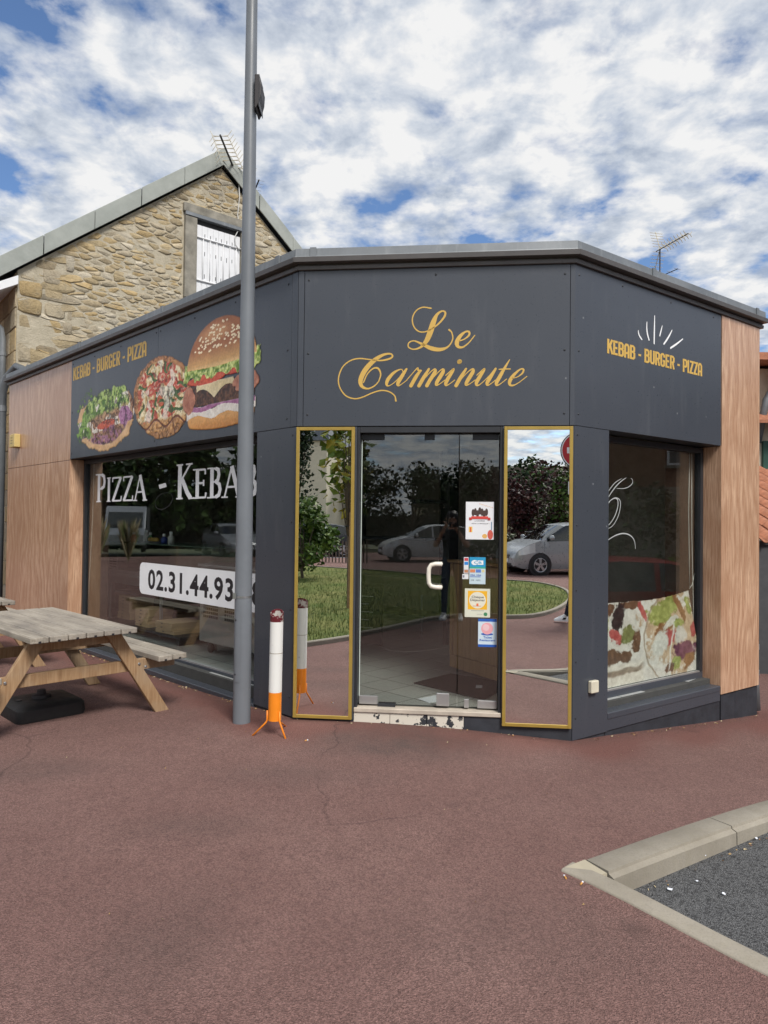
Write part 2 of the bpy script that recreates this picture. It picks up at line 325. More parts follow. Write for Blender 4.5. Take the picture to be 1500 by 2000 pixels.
    t = NT('bollard_white'); c = t.mix(t.ramp(t.noise(16, 5, 0.65), ((0.66, 0.0), (0.72, 0.8))), (0.70, 0.705, 0.68), (0.36, 0.33, 0.28)); M['bwhite'] = t.done(c, 0.45)
    M['orange'] = plain('orange_paint', (0.80, 0.235, 0.010), 0.45, var=0.08)
    t = NT('maroon_paint'); c = t.mix(t.ramp(t.noise(13, 5, 0.7), ((0.56, 0.0), (0.60, 1.0))), (0.105, 0.008, 0.014), (0.42, 0.39, 0.36)); M['maroon'] = t.done(c, 0.45)
    # interior
    t = NT('floor_tile'); c = t.mix(t.rand(), (0.37, 0.385, 0.375), (0.44, 0.45, 0.435)); c = t.mix(t.ramp(t.noise(30, 4), ((0.4, 0.25), (0.6, 0.0))), c, (0.29, 0.30, 0.295)); M['tile'] = t.done(c, 0.32)
    M['grout'] = plain('grout', (0.05, 0.05, 0.048), 0.9)
    M['inwall'] = plain('inner_wall', (0.30, 0.27, 0.24), 0.9)
    M['inceil'] = plain('inner_ceiling', (0.45, 0.45, 0.44), 0.9)
    M['brownwood'] = plain('brown_cabinet', (0.13, 0.062, 0.032), 0.55, var=0.25); M['lining'] = plain('dark_lining', (0.055, 0.032, 0.022), 0.6, var=0.2)
    t = NT('pine'); a = t.noise(7, 5, 0.6, vec=t.map((7, 7, 0.6))); c = t.mix(t.ramp(a, ((0.3, 0.0), (0.7, 1.0))), (0.36, 0.20, 0.085), (0.52, 0.31, 0.15)); c = t.mix(t.ramp(t.vor(3.2, vec=t.map((1, 1, 0.6))), ((0.05, 0.9), (0.10, 0.0))), c, (0.10, 0.045, 0.02)); M['pine'] = t.done(c, 0.5)
    M['card'] = plain('cardboard', (0.42, 0.30, 0.185), 0.85, var=0.08)
    M['mat'] = plain('door_mat', (0.022, 0.018, 0.017), 0.95, var=0.3, scale=60)
    M['paper'] = plain('paper', (0.74, 0.77, 0.84), 0.7, var=0.02)
    t = NT('chipped_tile'); p = t.ramp(t.noise(9.5, 5, 0.62, vec=t.map((1, 1, 1), loc=(2.2, 0, 1.4))), ((0.535, 0.0), (0.55, 1.0))); c = t.mix(p, (0.62, 0.58, 0.50), (0.030, 0.033, 0.040)); M['chip'] = t.done(c, 0.5)
    M['thresh'] = plain('threshold_stone', (0.44, 0.385, 0.32), 0.55, var=0.2)
    M['handle'] = plain('ivory_handle', (0.74, 0.70, 0.61), 0.4, var=0.08)
    M['ivory'] = plain('ivory_plastic', (0.62, 0.58, 0.46), 0.5, var=0.08)
    M['leaf'] = vertcol('leaves', 0.6, 0.35, 8, 0.3); M['bark'] = plain('bark', (0.13, 0.10, 0.075), 0.95, var=0.3, scale=12, bump=0.6)
    M['print'] = vertcol('food_print', 0.4, 0.0, 1, 0.4); M['vc'] = vertcol('printed_paper', 0.5)
    M['cable'] = plain('white_cable', (0.55, 0.55, 0.53), 0.5)
    M['skin'] = plain('skin', (0.42, 0.24, 0.17), 0.55); M['tyre'] = plain('tyre', (0.018, 0.018, 0.019), 0.8); M['rim'] = plain('alloy', (0.5, 0.5, 0.52), 0.3, 0.8)
    M['signred'] = plain('sign_red', (0.50, 0.02, 0.03), 0.4, var=0.05); M['antenna'] = plain('antenna_plastic', (0.50, 0.46, 0.36), 0.6); M['antdark'] = plain('antenna_boom', (0.03, 0.03, 0.035), 0.5)
    M['lens'] = plain('lamp_lens', (0.70, 0.72, 0.73), 0.12, 0.3)
mk()
def carpaint(name, col, metal): return plain(name, col, 0.30, metal*.4, 0.03, coat=0.5)
# ------------------------------------------------------------------ terrain height (thin plate through measured heights)
class Fr:
    def __init__(s, o, u): s.o = Vector(o); s.u = Vector(u).normalized(); s.n = Vector((s.u.y, -s.u.x, 0))
    def p(s, a, b, c=0.0): return s.o + s.u*a + Vector((0, 0, b)) + s.n*c
    def px(s, x, y, off=0.0):
        o = s.o + s.n*off; d = ray(x, y); t = (o-EYE).dot(s.n)/d.dot(s.n); P = EYE+d*t
        return (P-o).dot(s.u), P.z
CLp, CRp = Vector((-.706, 5.523, 0)), Vector((1.452, 5.298, 0))
dl = Vector((-math.cos(.777), math.sin(.777), 0)); dr = Vector((math.cos(.624), math.sin(.624), 0))
FL, FC, FRt = Fr(CLp, -dl), Fr(CLp, CRp-CLp), Fr(CRp, dr)
WC = (CRp-CLp).length; LEN_L, LEN_R = 6.97, 2.87
Lend, Rend = FL.p(-LEN_L, 0), FRt.p(LEN_R, 0)
_cp = [(-.7, 5.52, -.065), (.4, 5.4, -.078), (1.45, 5.3, -.148), (2.6, 6.15, -.27), (3.78, 6.97, -.385), (-2.1, 6.9, -.10), (-4, 8.8, -.10), (-5.7, 10.4, -.10), (0, 0, -.08), (0, 3, -.08), (-2.5, 5, -.09), (.8, 3.2, -.08), (2.3, 4.1, -.12),
       (-1.5, 2, -.08), (1.5, -1, -.08), (-2, -1.3, -.06), (1.4, -10, 0), (-3, -15.5, 0), (0, -6, -.03), (-5, -7, 0), (-10, 8, -.05), (-12, 0, 0), (7, 7, -.5), (10, 2, -.45), (5, 1, -.22), (12, -10, -.2), (-12, -14, 0.05), (-20, 10, 0), (0, -26, 0), (20, 10, -.6), (16, -22, -.1), (-22, -22, 0), (-12, 24, -.1), (10, 24, -.5), (3, 14, -.4)]
_P = np.array(_cp)
def _U(r2): return np.where(r2 > 1e-9, r2*np.log(np.maximum(r2, 1e-9)), 0.0)
def _solve():
    n = len(_P); d2 = ((_P[:, None, :2]-_P[None, :, :2])**2).sum(-1); A = np.zeros((n+3, n+3)); A[:n, :n] = _U(d2)+np.eye(n)*0.3
    A[:n, n] = 1; A[:n, n+1:] = _P[:, :2]; A[n:, :n] = A[:n, n:].T
    return np.linalg.solve(A, np.concatenate([_P[:, 2], np.zeros(3)]))
_W = _solve()
def G(x, y):
    x = np.asarray(x, float); y = np.asarray(y, float)
    d2 = (x[..., None]-_P[:, 0])**2+(y[..., None]-_P[:, 1])**2
    z = (_U(d2)*_W[:-3]).sum(-1)+_W[-3]+_W[-2]*x+_W[-1]*y
    r = np.hypot(x, y); k = np.clip((r-20)/15, 0, 1)
    return np.clip(z, -.75, .15)*(1-k)+(-.1)*k
def g1(x, y): return float(G(np.array(x), np.array(y)))
# big ground sheet
K0 = Vector((.825, 3.184, 0)); A1 = math.atan2(-.713, .70); A2 = math.atan2(.538, .843)
mb = MB(); nr, na = 26, 64; rad = [0]+[2.2*1.29**i for i in range(nr)]
vs = []
for r in rad:
    for j in range(na): vs.append((r*math.cos(2*math.pi*j/na), r*math.sin(2*math.pi*j/na)))
vs = np.array(vs); zz_ = G(vs[:, 0], vs[:, 1])-.45
mb.v = [(a, b, c) for (a, b), c in zip(vs, zz_)]
mb.f = [(i*na+j, i*na+(j+1) % na, (i+1)*na+(j+1) % na, (i+1)*na+j) for i in range(nr) for j in range(na)]; mb.c = [(1, 1, 1)]*len(mb.f)
mb.build('ground', M['field'], smooth=True, kind='structure')
def seg_dist(px, py, a, b):
    ax, ay, bx, by = a.x, a.y, b.x, b.y; dx, dy = bx-ax, by-ay; t = np.clip(((px-ax)*dx+(py-ay)*dy)/(dx*dx+dy*dy), 0, 1)
    return np.hypot(px-ax-t*dx, py-ay-t*dy)
BAYZ = -.175
def pav_z(x, y):
    """pavement height: terrain, ramping down to the bay along the dropped kerb"""
    z = G(x, y); dx, dy = x-K0.x, y-K0.y; e1 = (math.cos(A1), math.sin(A1)); s = dx*e1[0]+dy*e1[1]; p = np.abs(dx*e1[1]-dy*e1[0])
    near = (dx*math.sin(A1+math.pi/2)*0+(dx*e1[1]-dy*e1[0])) > -0.02
    k = np.clip(s/1.1, 0, 1); k = k*k*(3-2*k)*np.exp(-(p/1.0)**2)*near
    return z*(1-k)+(BAYZ+.015)*k
def fan(name, a0, a1, na, rads, zf, m, colf=None):
    an = np.linspace(a0, a1, na+1); rr = np.array(rads); X = K0.x+np.outer(rr, np.cos(an)); Y = K0.y+np.outer(rr, np.sin(an)); Z = zf(X, Y)
    b = MB(); b.v = [tuple(q) for q in np.stack([X, Y, Z], -1).reshape(-1, 3)]; k = na+1
    b.f = [(i*k+j, (i+1)*k+j, (i+1)*k+j+1, i*k+j+1) for i in range(len(rr)-1) for j in range(na)]; b.c = [(1, 1, 1)]*len(b.f)
    o = b.build(name, m, smooth=True, kind='structure')
    if colf is not None:
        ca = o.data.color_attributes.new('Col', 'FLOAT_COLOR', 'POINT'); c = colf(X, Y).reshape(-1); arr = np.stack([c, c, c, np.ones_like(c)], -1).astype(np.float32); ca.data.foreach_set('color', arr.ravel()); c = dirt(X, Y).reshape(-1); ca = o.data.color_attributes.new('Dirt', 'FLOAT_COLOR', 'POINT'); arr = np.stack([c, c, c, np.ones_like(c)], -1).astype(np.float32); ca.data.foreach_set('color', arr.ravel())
    return o
rads = [0.0]+list(np.linspace(.15, 6.5, 44))+[6.5*1.09**i for i in range(1, 18)]
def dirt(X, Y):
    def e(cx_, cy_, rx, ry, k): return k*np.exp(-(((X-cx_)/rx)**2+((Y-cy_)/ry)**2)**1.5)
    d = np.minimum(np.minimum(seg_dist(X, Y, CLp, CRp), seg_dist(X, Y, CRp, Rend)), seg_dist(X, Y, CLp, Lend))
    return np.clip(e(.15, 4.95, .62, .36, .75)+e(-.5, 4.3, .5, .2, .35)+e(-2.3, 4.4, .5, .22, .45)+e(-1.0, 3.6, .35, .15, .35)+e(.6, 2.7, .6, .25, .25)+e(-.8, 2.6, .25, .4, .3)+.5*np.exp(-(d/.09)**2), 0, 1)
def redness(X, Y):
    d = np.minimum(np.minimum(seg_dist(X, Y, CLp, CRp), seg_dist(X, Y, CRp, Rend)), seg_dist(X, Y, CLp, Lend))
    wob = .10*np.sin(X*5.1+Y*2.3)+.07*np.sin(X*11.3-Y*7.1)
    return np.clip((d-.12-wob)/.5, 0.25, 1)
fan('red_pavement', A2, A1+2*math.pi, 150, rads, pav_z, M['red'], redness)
fan('parking_bay', A1, A2, 24, [0.0]+list(np.linspace(.2, 6, 24))+[6*1.16**i for i in range(1, 10)], lambda X, Y: np.minimum(BAYZ+(G(X, Y)+.08)*.8*np.clip((np.hypot(X-K0.x, Y-K0.y)-2)/4, 0, 1), BAYZ+.05), M['tar'])
# kerbs: structure with single stones as parts
def kerb_stone(par, a, b, wid, z_of, h, cham, side):
    d = (b-a).normalized(); nrm = Vector((d.y, -d.x, 0))*side; L = (b-a).length
    k = MB(); prof = [(0.0, -h), (0.0, -.002), (0.006, .004), (wid-cham*1.2, .004), (wid-.012, -cham*.75), (wid+.015, -cham*1.6), (wid+.02, -h)]
    n = 6; vs = []
    for i in range(n+1):
        p = a+d*(.004+(L-.008)*i/n); z = z_of(p.x, p.y)
        vs += [(p.x+nrm.x*q, p.y+nrm.y*q, z+zz) for q, zz in prof]
    m = len(prof); fs = [(i*m+j, i*m+j+1, (i+1)*m+j+1, (i+1)*m+j) for i in range(n) for j in range(m-1)]
    fs += [tuple(range(m-1, -1, -1)), tuple(range(n*m, n*m+m))]
    k.add(vs, fs); return k.build('kerb_stone', M['kerb'], par, auto=50)
kb = thing('kerb', None, None, K0); kb['kind'] = 'structure'
d1 = Vector((math.cos(A1), math.sin(A1), 0)); d2 = Vector((math.cos(A2), math.sin(A2), 0))
zk = lambda x, y: float(pav_z(np.array(x), np.array(y)))+.006
nrm1 = Vector((d1.y, -d1.x, 0))
zk1 = lambda x, y: zk(x+nrm1.x*.04, y+nrm1.y*.04)
for i in range(7):
    L = 0.98
    kerb_stone(kb, K0+d1*(i*L), K0+d1*((i+1)*L), .105, zk1, .25, .004, -1)
zk2 = lambda x, y: g1(x-.02, y+.03)+.008
s0 = .165
for i in range(8): kerb_stone(kb, K0+d2*(s0+i*.98-(0 if i else 0)), K0+d2*(s0+(i+1)*.98), .145, zk2, .30, .012, 1)
b = MB(); q = K0+d2*.03; e = K0+d2*(s0-.004); nn_ = Vector((d2.y, -d2.x, 0))
b.add([(q.x, q.y, zk(q.x, q.y)+.004), (e.x, e.y, zk2(e.x, e.y)+.004), *[(e+nn_*.13+Vector((0, 0, zk2(e.x, e.y)-.004)))[:]], *[(q+nn_*.10+Vector((0, 0, zk(q.x, q.y)-.002)))[:]], (q.x, q.y, -.35), (e.x, e.y, -.35), (e+nn_*.13+Vector((0, 0, -.35)))[:], (q+nn_*.10+Vector((0, 0, -.35)))[:]], [(0, 3, 2, 1), (3, 7, 6, 2), (2, 6, 5, 1), (0, 4, 7, 3)])
b.build('mortar_wedge', plain('pale_mortar', (0.40, 0.355, 0.265), 0.9, var=0.1), kb)
# lawn with stone edging, behind and to the left of the viewer
LAWN = [(-1.76, 2.39), (-1.25, 1.6), (-.85, .75), (-.45, -.25), (.1, -.85), (.72, -1.05), (1.2, -1.4), (1.62, -2.5), (1.93, -4.3), (1.88, -6.2), (1.3, -7.5), (.4, -7.9), (-1.5, -8.6), (-4.2, -10.2), (-7.5, -11.2), (-10, -9), (-9, -2), (-5.5, 2.2), (-2.6, 3.3)]
def smooth_loop(pts, k=6):
    P = [Vector((*p, 0)) for p in pts]; n = len(P); out = []
    for i in range(n):
        a, b2, c, d = P[i-1], P[i], P[(i+1) % n], P[(i+2) % n]
        for j in range(k):
            t = j/k; out.append(0.5*((2*b2)+(c-a)*t+(2*a-5*b2+4*c-d)*t*t+(3*b2-a-3*c+d)*t**3))
    return out
loop = smooth_loop(LAWN)
cen = Vector((-3.0, -3.5, 0)); b = MB(); n = len(loop); rings = 16; vs = []
for i in range(rings+1):
    t = 1-i/rings
    for p in loop:
        q = cen+(p-cen)*t; vs.append((q.x, q.y))
vs = np.array(vs); z = G(vs[:, 0], vs[:, 1])+.035
b.v = [(x, y, q) for (x, y), q in zip(vs, z)]; b.f = [(i*n+j, i*n+(j+1) % n, (i+1)*n+(j+1) % n, (i+1)*n+j) for i in range(rings) for j in range(n)]; b.c = [(1, 1, 1)]*len(b.f)
lawn = b.build('lawn', M['lawn'], smooth=True, kind='structure')
b = MB(); vs = []
for i, p in enumerate(loop):
    t = (loop[(i+1) % n]-loop[i-1]).normalized(); o_ = Vector((t.y, -t.x, 0))
    if (p+o_*.1-cen).length < (p-cen).length: o_ = -o_
    zz = g1(p.x, p.y)
    for q, h in ((-.01, .05), (.0, .062), (.055, .062), (.065, .05), (.067, -.05)): r_ = p+o_*q; vs.append((r_.x, r_.y, zz+h))
b.add(vs, [(i*5+j, i*5+j+1, ((i+1) % n)*5+j+1, ((i+1) % n)*5+j) for i in range(n) for j in range(4)])
b.build('lawn_edging', M['kerb'], smooth=False, kind='structure')
def inside(x, y, poly):
    c = False; j = len(poly)-1
    for i in range(len(poly)):
        a, b2 = poly[i], poly[j]
        if (a.y > y) != (b2.y > y) and x < (b2.x-a.x)*(y-a.y)/(b2.y-a.y)+a.x: c = not c
        j = i
    return c
b = MB(); cnt = 0
while cnt < 26000:
    x, y = random.uniform(-9, 2), random.uniform(-10, 3.2)
    if random.random() > math.exp(-max(0, math.hypot(x+1, y-1)-2)/5.0)+.08 or not inside(x, y, loop): continue
    h = random.uniform(.03, .085); a = random.uniform(0, 6.28); l = random.uniform(.0, .04); wd = random.uniform(.004, .008); zz = .03
    c = random.random(); col = (0.10+.20*c*c, .15+.13*c, .035+.05*c)
    cx_, sy_ = math.cos(a), math.sin(a)
    b.v += [(x-sy_*wd, y+cx_*wd, zz), (x+sy_*wd, y-cx_*wd, zz), (x+cx_*l, y+sy_*l, zz+h)]; k = len(b.v); b.f.append((k-3, k-2, k-1)); b.c.append(col); cnt += 1
va = np.array(b.v); va[:, 2] += G(va[:, 0], va[:, 1]); b.v = [tuple(q) for q in va]
tag(b.build('grass_blades', M['leaf'], color=True), 'short mown green and straw coloured lawn grass beside the pavement', 'grass', kind='stuff')
# ------------------------------------------------------------------ the shop
ZC, ZP, ZF = 3.673, 3.519, 2.268
shop = thing('shop_building', 'single storey corner takeaway shop clad in anthracite and wood panels', 'shop', CLp)
def fb(F, u0, u1, v0, v1, w0, w1, mb=None):
    m = mb or MB(); m.T = lambda x, y, z: F.p(x, y, z); m.box(u0, u1, v0, v1, w0, w1); return m
def fbox(name, F, u0, u1, v0, v1, w0, w1, m, par=shop, bevel=0.0, **k): return fb(F, u0, u1, v0, v1, w0, w1).build(name, m, par, bevel=bevel, **k)
T = .006     # panel thickness in front of the wall core
# wall cores (behind the panels), as one wall part per face
def wall(F, rects, w0, w1, name='wall', m=None):
    for r in rects: fbox(name, F, *r, w0, w1, m or M['plinth'])
wall(FL, [(-LEN_L, -4.62, -.45, 3.5), (-4.60, -.02, 2.30, 3.5)], -.30, -.012)
fbox('wall', FL, -.50, -.02, -.45, 2.29, -.30, -.012, M['plinth'])
fbox('plinth', FL, -4.60, -.02, -.45, -.055, -.28, -.014, M['plinth'])
wall(FRt, [(.02, 2.14, 2.30, 3.5), (2.18, LEN_R, -.6, 3.5)], -.30, -.012)
fbox('wall', FRt, .02, .41, -.6, 2.29, -.30, -.012, M['plinth'])
fbox('plinth', FRt, .42, 2.16, -.6, -.07, -.28, -.014, M['plinth'])
wall(FC, [(.02, WC-.02, 2.30, 3.5)], -.30, -.012)
wall(FC, [(.02, .485, -.4, 2.29), (1.635, WC-.02, -.4, 2.29)], -.22, -.012)
# left face cladding
wb = fbox('wood_panel', FL, -LEN_L, -4.597, -.09, 2.252, -.010, 0, M['lam'], bevel=.001)
fbox('wood_panel', FL, -LEN_L, -4.597, 2.258, 3.515, -.010, 0, M['lam'], bevel=.001)
fbox('wood_reveal', FL, -4.603, -4.597, -.05, 2.262, -.215, -.011, M['lam'])
sgL = fbox('sign_panel', FL, -4.594, -2.329, ZF, 3.515, -.010, .001, M['panel'], bevel=.001)
sgL2 = fbox('sign_panel', FL, -2.325, -.082, ZF, 3.515, -.010, .001, M['panel'], bevel=.001)
fbox('corner_trim', FL, -.078, -.004, ZF, 3.515, -.008, .003, M['panel'], bevel=.001)
colL = fbox('corner_panel', FL, -.535, -.004, -.05, 2.264, -.010, .0, M['panel'], bevel=.001)
fbox('column_return', FL, -.541, -.535, -.05, 2.264, -.215, 0, M['panel'])
fbox('soffit', FL, -4.596, -.545, 2.268, 2.274, -.215, -.0102, M['dark'])
# centre face cladding
sgC = fbox('sign_panel', FC, .052, WC-.036, ZF, 3.515, -.010, .002, M['panel'], bevel=.001)
fbox('corner_trim', FC, .002, .048, ZF, 3.515, -.008, .004, M['panel'], bevel=.001)
fbox('corner_trim', FC, WC-.032, WC+.003, ZF, 3.515, -.008, .0, M['panel'], bevel=.001)
fbox('jamb_panel', FC, .0, .49, -.05, 2.262, -.010, .0, M['panel'])
fbox('jamb_panel', FC, 1.632, WC, -.05, 2.262, -.010, .0, M['panel'])
fbox('plinth', FC, .0, .49, -.4, -.054, -.012, -.004, M['plinth'])
fbox('plinth', FC, 1.36, WC-.004, -.4, -.0565, -.012, -.003, M['plinth'])
# right face cladding
sgR = fbox('sign_panel', FRt, .004, 2.140, ZF+.002, 3.515, -.010, .001, M['panel'], bevel=.001)
colR = fbox('corner_panel', FRt, .004, .428, -.145, 2.266, -.010, .001, M['panel'], bevel=.001)
fbox('column_return', FRt, .428, .434, -.145, 2.266, -.215, .0, M['panel'])
fbox('wood_panel', FRt, 2.150, LEN_R, -.082, 3.515, -.010, .006, M['lam'], bevel=.001)
fbox('wood_panel', FRt, LEN_R-.006, LEN_R, -.082, 3.515, -.42, -.0105, M['lam'])
fbox('wood_reveal', FRt, 2.144, 2.150, -.01, 2.266, -.215, .004, M['lam'])
fbox('soffit', FRt, .436, 2.142, 2.270, 2.276, -.215, -.0102, M['dark'])
# windows
def window(F, u0, u1, v0, v1, w, sill_v, su0, su1, name='shop_window'):
    r = fbox('window', F, u0, u1, v0-.11, v0, w-.03, w+.028, M['panel'], bevel=.002)     # bottom rail carries the rest
    fbox('frame', F, u0, u0+.045, v0, v1, w-.03, w+.028, M['dark'], r, bevel=.002)
    fbox('frame', F, u1-.045, u1, v0, v1, w-.03, w+.028, M['dark'], r, bevel=.002)
    fbox('frame', F, u0+.045, u1-.045, v1-.05, v1, w-.03, w+.028, M['dark'], r, bevel=.002)
    fbox('bead', F, u0+.046, u1-.046, v0+.0005, v0+.012, w-.002, w+.024, M['stainless'], r)
    fbox('pane', F, u0+.045, u1-.045, v0+.001, v1-.05, w-.010, w-.004, M['glass'], r)
    fbox('sill', F, su0, su1, sill_v-.05, sill_v, w+.03, .004, M['panel'], r, bevel=.004)
    return r
wl_ = window(FL, -4.594, -.30, .075, 2.262, -.20, -.05, -4.594, -.545)
wr_ = window(FRt, .30, 2.142, .105, 2.258, -.20, .0, .436, 2.142)
fbox('sill_apron', FRt, .436, 2.146, -.14, -.0505, -.012, -.002, M['panel'])
# coping: zinc upstand and two taupe drip profiles per face, mitred by butting at the corners
def off_pt(F1, F2, c, w):      # corner of two faces pushed out by w
    n1, n2 = F1.n, F2.n; k = w/(1+n1.dot(n2)); return c+(n1+n2)*k
def coping(name, prof, m):
    # prof: outline in (w, z); swept along Lend..CL..CR..Rend, each face one piece
    cs = []
    for wv, zv in prof: cs.append((FL.p(-LEN_L-.04, 0, wv), off_pt(FL, FC, CLp, wv), off_pt(FC, FRt, CRp, wv), FRt.p(LEN_R+.05, 0, wv), zv))
    for s in range(3):
        b = MB(); k = len(prof); vs = [(c[s].x, c[s].y, c[4]) for c in cs]+[(c[s+1].x, c[s+1].y, c[4]) for c in cs]
        b.add(vs, [tuple(range(k-1, -1, -1)), tuple(range(k, 2*k))]+[(i, (i+1) % k, k+(i+1) % k, k+i) for i in range(k)])
        b.build(name, m, shop, bevel=.0025)
coping('drip_profile', [(-.02, 3.517), (.022, 3.517), (.026, 3.548), (-.02, 3.548)], M['alu'])
coping('drip_profile', [(-.02, 3.549), (.012, 3.549), (.012, 3.562), (.072, 3.563), (.078, 3.603), (-.02, 3.606)], M['alu'])
coping('coping', [(-.25, 3.608), (.048, 3.607), (.044, 3.622), (.040, 3.682), (-.25, 3.70)], M['zinc'])
for F, us in ((FL, (-6.1, -4.3, -2.2, -.25)), (FC, (.10,)), (FRt, (.95, 2.72))):
    for u in us: fbox('coping_joint', F, u, u+.05, 3.606, 3.686, .0405, .052, M['zinc'])
# body of the shop: roof, rear and side walls, floor, ceiling
foot = [Lend, CLp, CRp, Rend, Vector((1.3, 10.6, 0)), Vector((-1.6, 13.6, 0)), Vector((-5.4, 11.2, 0))]
def inset(P, d):
    return [off_pt(Fr(P[i], P[i]-P[i-1]), Fr(P[i], P[(i+1) % len(P)]-P[i]), P[i], -d) for i in range(len(P))]
fi = inset(foot, .26)
b = MB(); b.prism([(p.x, p.y) for p in fi], 3.44, 3.60); b.build('roof', M['slate'], shop)
b = MB(); b.prism([(p.x, p.y) for p in inset(foot, .31)], 2.62, 2.66); b.build('ceiling', M['inceil'], shop)
for i in range(3, 7):
    a, c = foot[i], foot[(i+1) % 7]; F = Fr(a, c-a); fbox('rear_wall', F, .0 if i > 3 else .0, (c-a).length, -.6, 3.55, -.30, -.005 if i != 3 else -.43, M['plinth'])
    fbox('inner_wall', F, .3, (c-a).length-.3, .05, 2.62, -.46 if i == 3 else -.34, -.44 if i == 3 else -.305, M['inwall'])
# rivets
def rivets(par, F, pts, w):
    for u, v in pts:
        b = MB(); b.T = lambda x, y, z: F.p(u+x, v+z, w-y); b.lathe([(.009, 0), (.009, -.002), (.004, -.005)], 8, axis='y'); b.build('rivet', M['dark'], par)
rivets(sgC, FC, [(.085, v) for v in (2.36, 2.85, 3.44)]+[(WC-.075, v) for v in (2.36, 2.85, 3.44)]+[(1.1, 3.46)], .002)
rivets(sgL, FL, [(-4.55, 3.46), (-4.55, 2.85), (-3.9, 3.46), (-3.2, 3.46), (-2.37, 3.46), (-4.55, 2.33), (-2.37, 2.33)], .001)
rivets(sgL2, FL, [(-1.6, 3.46), (-.9, 3.46), (-.13, 3.44), (-.13, 2.9), (-.13, 2.34), (-2.28, 3.46)], .001)
rivets(sgR, FRt, [(.05, 2.36), (.05, 2.85), (.05, 3.44), (.6, 3.47), (1.3, 3.47), (2.0, 3.47)], .001)
rivets(colR, FRt, [(.04, v) for v in (.02, .45, 1.0, 1.5, 2.2)], .001)
rivets(colL, FL, [(-.05, v) for v in (.1, .8, 1.5, 2.2)], .0)
# mirrors
def mirror(u0, u1, v0, v1):
    w0, w1, fw = .002, .030, .026
    r = fbox('mirror', FC, u0+fw, u1-fw, v0+fw, v1-fw, w0, .022, M['mirror'])
    fbox('frame', FC, u0, u0+fw, v0, v1, w0, w1, M['goldframe'], r, bevel=.002); fbox('frame', FC, u1-fw, u1, v0, v1, w0, w1, M['goldframe'], r, bevel=.002)
    fbox('frame', FC, u0+fw, u1-fw, v0, v0+fw, w0, w1-.001, M['goldframe'], r, bevel=.002); fbox('frame', FC, u0+fw, u1-fw, v1-fw, v1, w0, w1-.001, M['goldframe'], r, bevel=.002)
mirror(.004, .474, -.046, 2.257); mirror(1.640, 2.160, -.046, 2.257)
# door: fixed leaf, glass leaf, patch fittings, handle, threshold
DW = -.075
for u0, u1 in ((.492, .512), (1.612, 1.632)): fbox('door_frame', FC, u0, u1, .045, 2.262, -.13, -.004, M['dark'], bevel=.002)
fbox('door_frame', FC, .512, 1.612, 2.215, 2.262, -.13, -.004, M['dark'], bevel=.002)
door = fbox('glass_door', FC, .524, 1.292, .065, 2.207, DW-.005, DW+.005, M['doorglass'])
fbox('glass_sidelight', FC, 1.300, 1.606, .065, 2.207, DW-.005, DW+.005, M['doorglass'])
fbox('glass_edge', FC, .517, .5235, .065, 2.207, DW-.005, DW+.005, plain('glass_edge', (.55, .62, .58), .2), door)
for u0, u1, v0, v1 in ((.520, .668, .060, .125), (.52, .70, 2.165, 2.212), (1.02, 1.10, 2.165, 2.212)): fbox('hinge_patch', FC, u0, u1, v0, v1, DW-.016, DW+.016, M['stainless'] if v0 < 1 else M['dark'], door, bevel=.002)
for u0, u1, v0, v1 in ((1.455, 1.604, .060, .120), (1.40, 1.604, 2.165, 2.212), (1.352, 1.388, .060, .125)): fbox('fixing_patch', FC, u0, u1, v0, v1, DW-.016, DW+.016, M['stainless'] if v0 < 1 else M['dark'], shop, bevel=.002)
lk = fbox('lock_plate', FC, 1.135, 1.235, .066, .165, DW-.016, DW+.017, M['stainless'], door, bevel=.003)
fbox('closer_plate', FC, .672, .81, .046, .066, DW-.05, DW+.025, M['dark'], shop)
b = MB(); b.T = lambda x, y, z: FC.p(x, y, z)
hp = [(1.178, 1.178, DW+.006), (1.178, 1.178, DW+.062), (1.150, 1.180, DW+.07), (1.125, 1.180, DW+.07)]
hc = [(1.19, 1.184), (1.14, 1.184), (1.105, 1.176), (1.088, 1.150), (1.085, 1.09), (1.088, 1.035), (1.105, 1.010), (1.14, 1.002), (1.19, 1.002)]
b.tube([(x-.02, y, DW+.06) for x, y in hc], .0175, 10)
for v in (1.184, 1.002): b.tube([(1.162, v, DW+.005), (1.162, v, DW+.06)], .013, 10)
b.build('handle', M['handle'], door, smooth=True)
fbox('threshold', FC, .488, 1.634, .012, .046, -.14, .012, M['thresh'], bevel=.004)
for i in range(4):
    u0 = .488+i*.288; fbox('riser_tile', FC, u0, u0+.284 if i < 3 else 1.355 if False else u0+.284, -.16, .011, -.10, -.002 if i < 3 else -.0035, M['chip'] if i < 3 else M['plinth'])
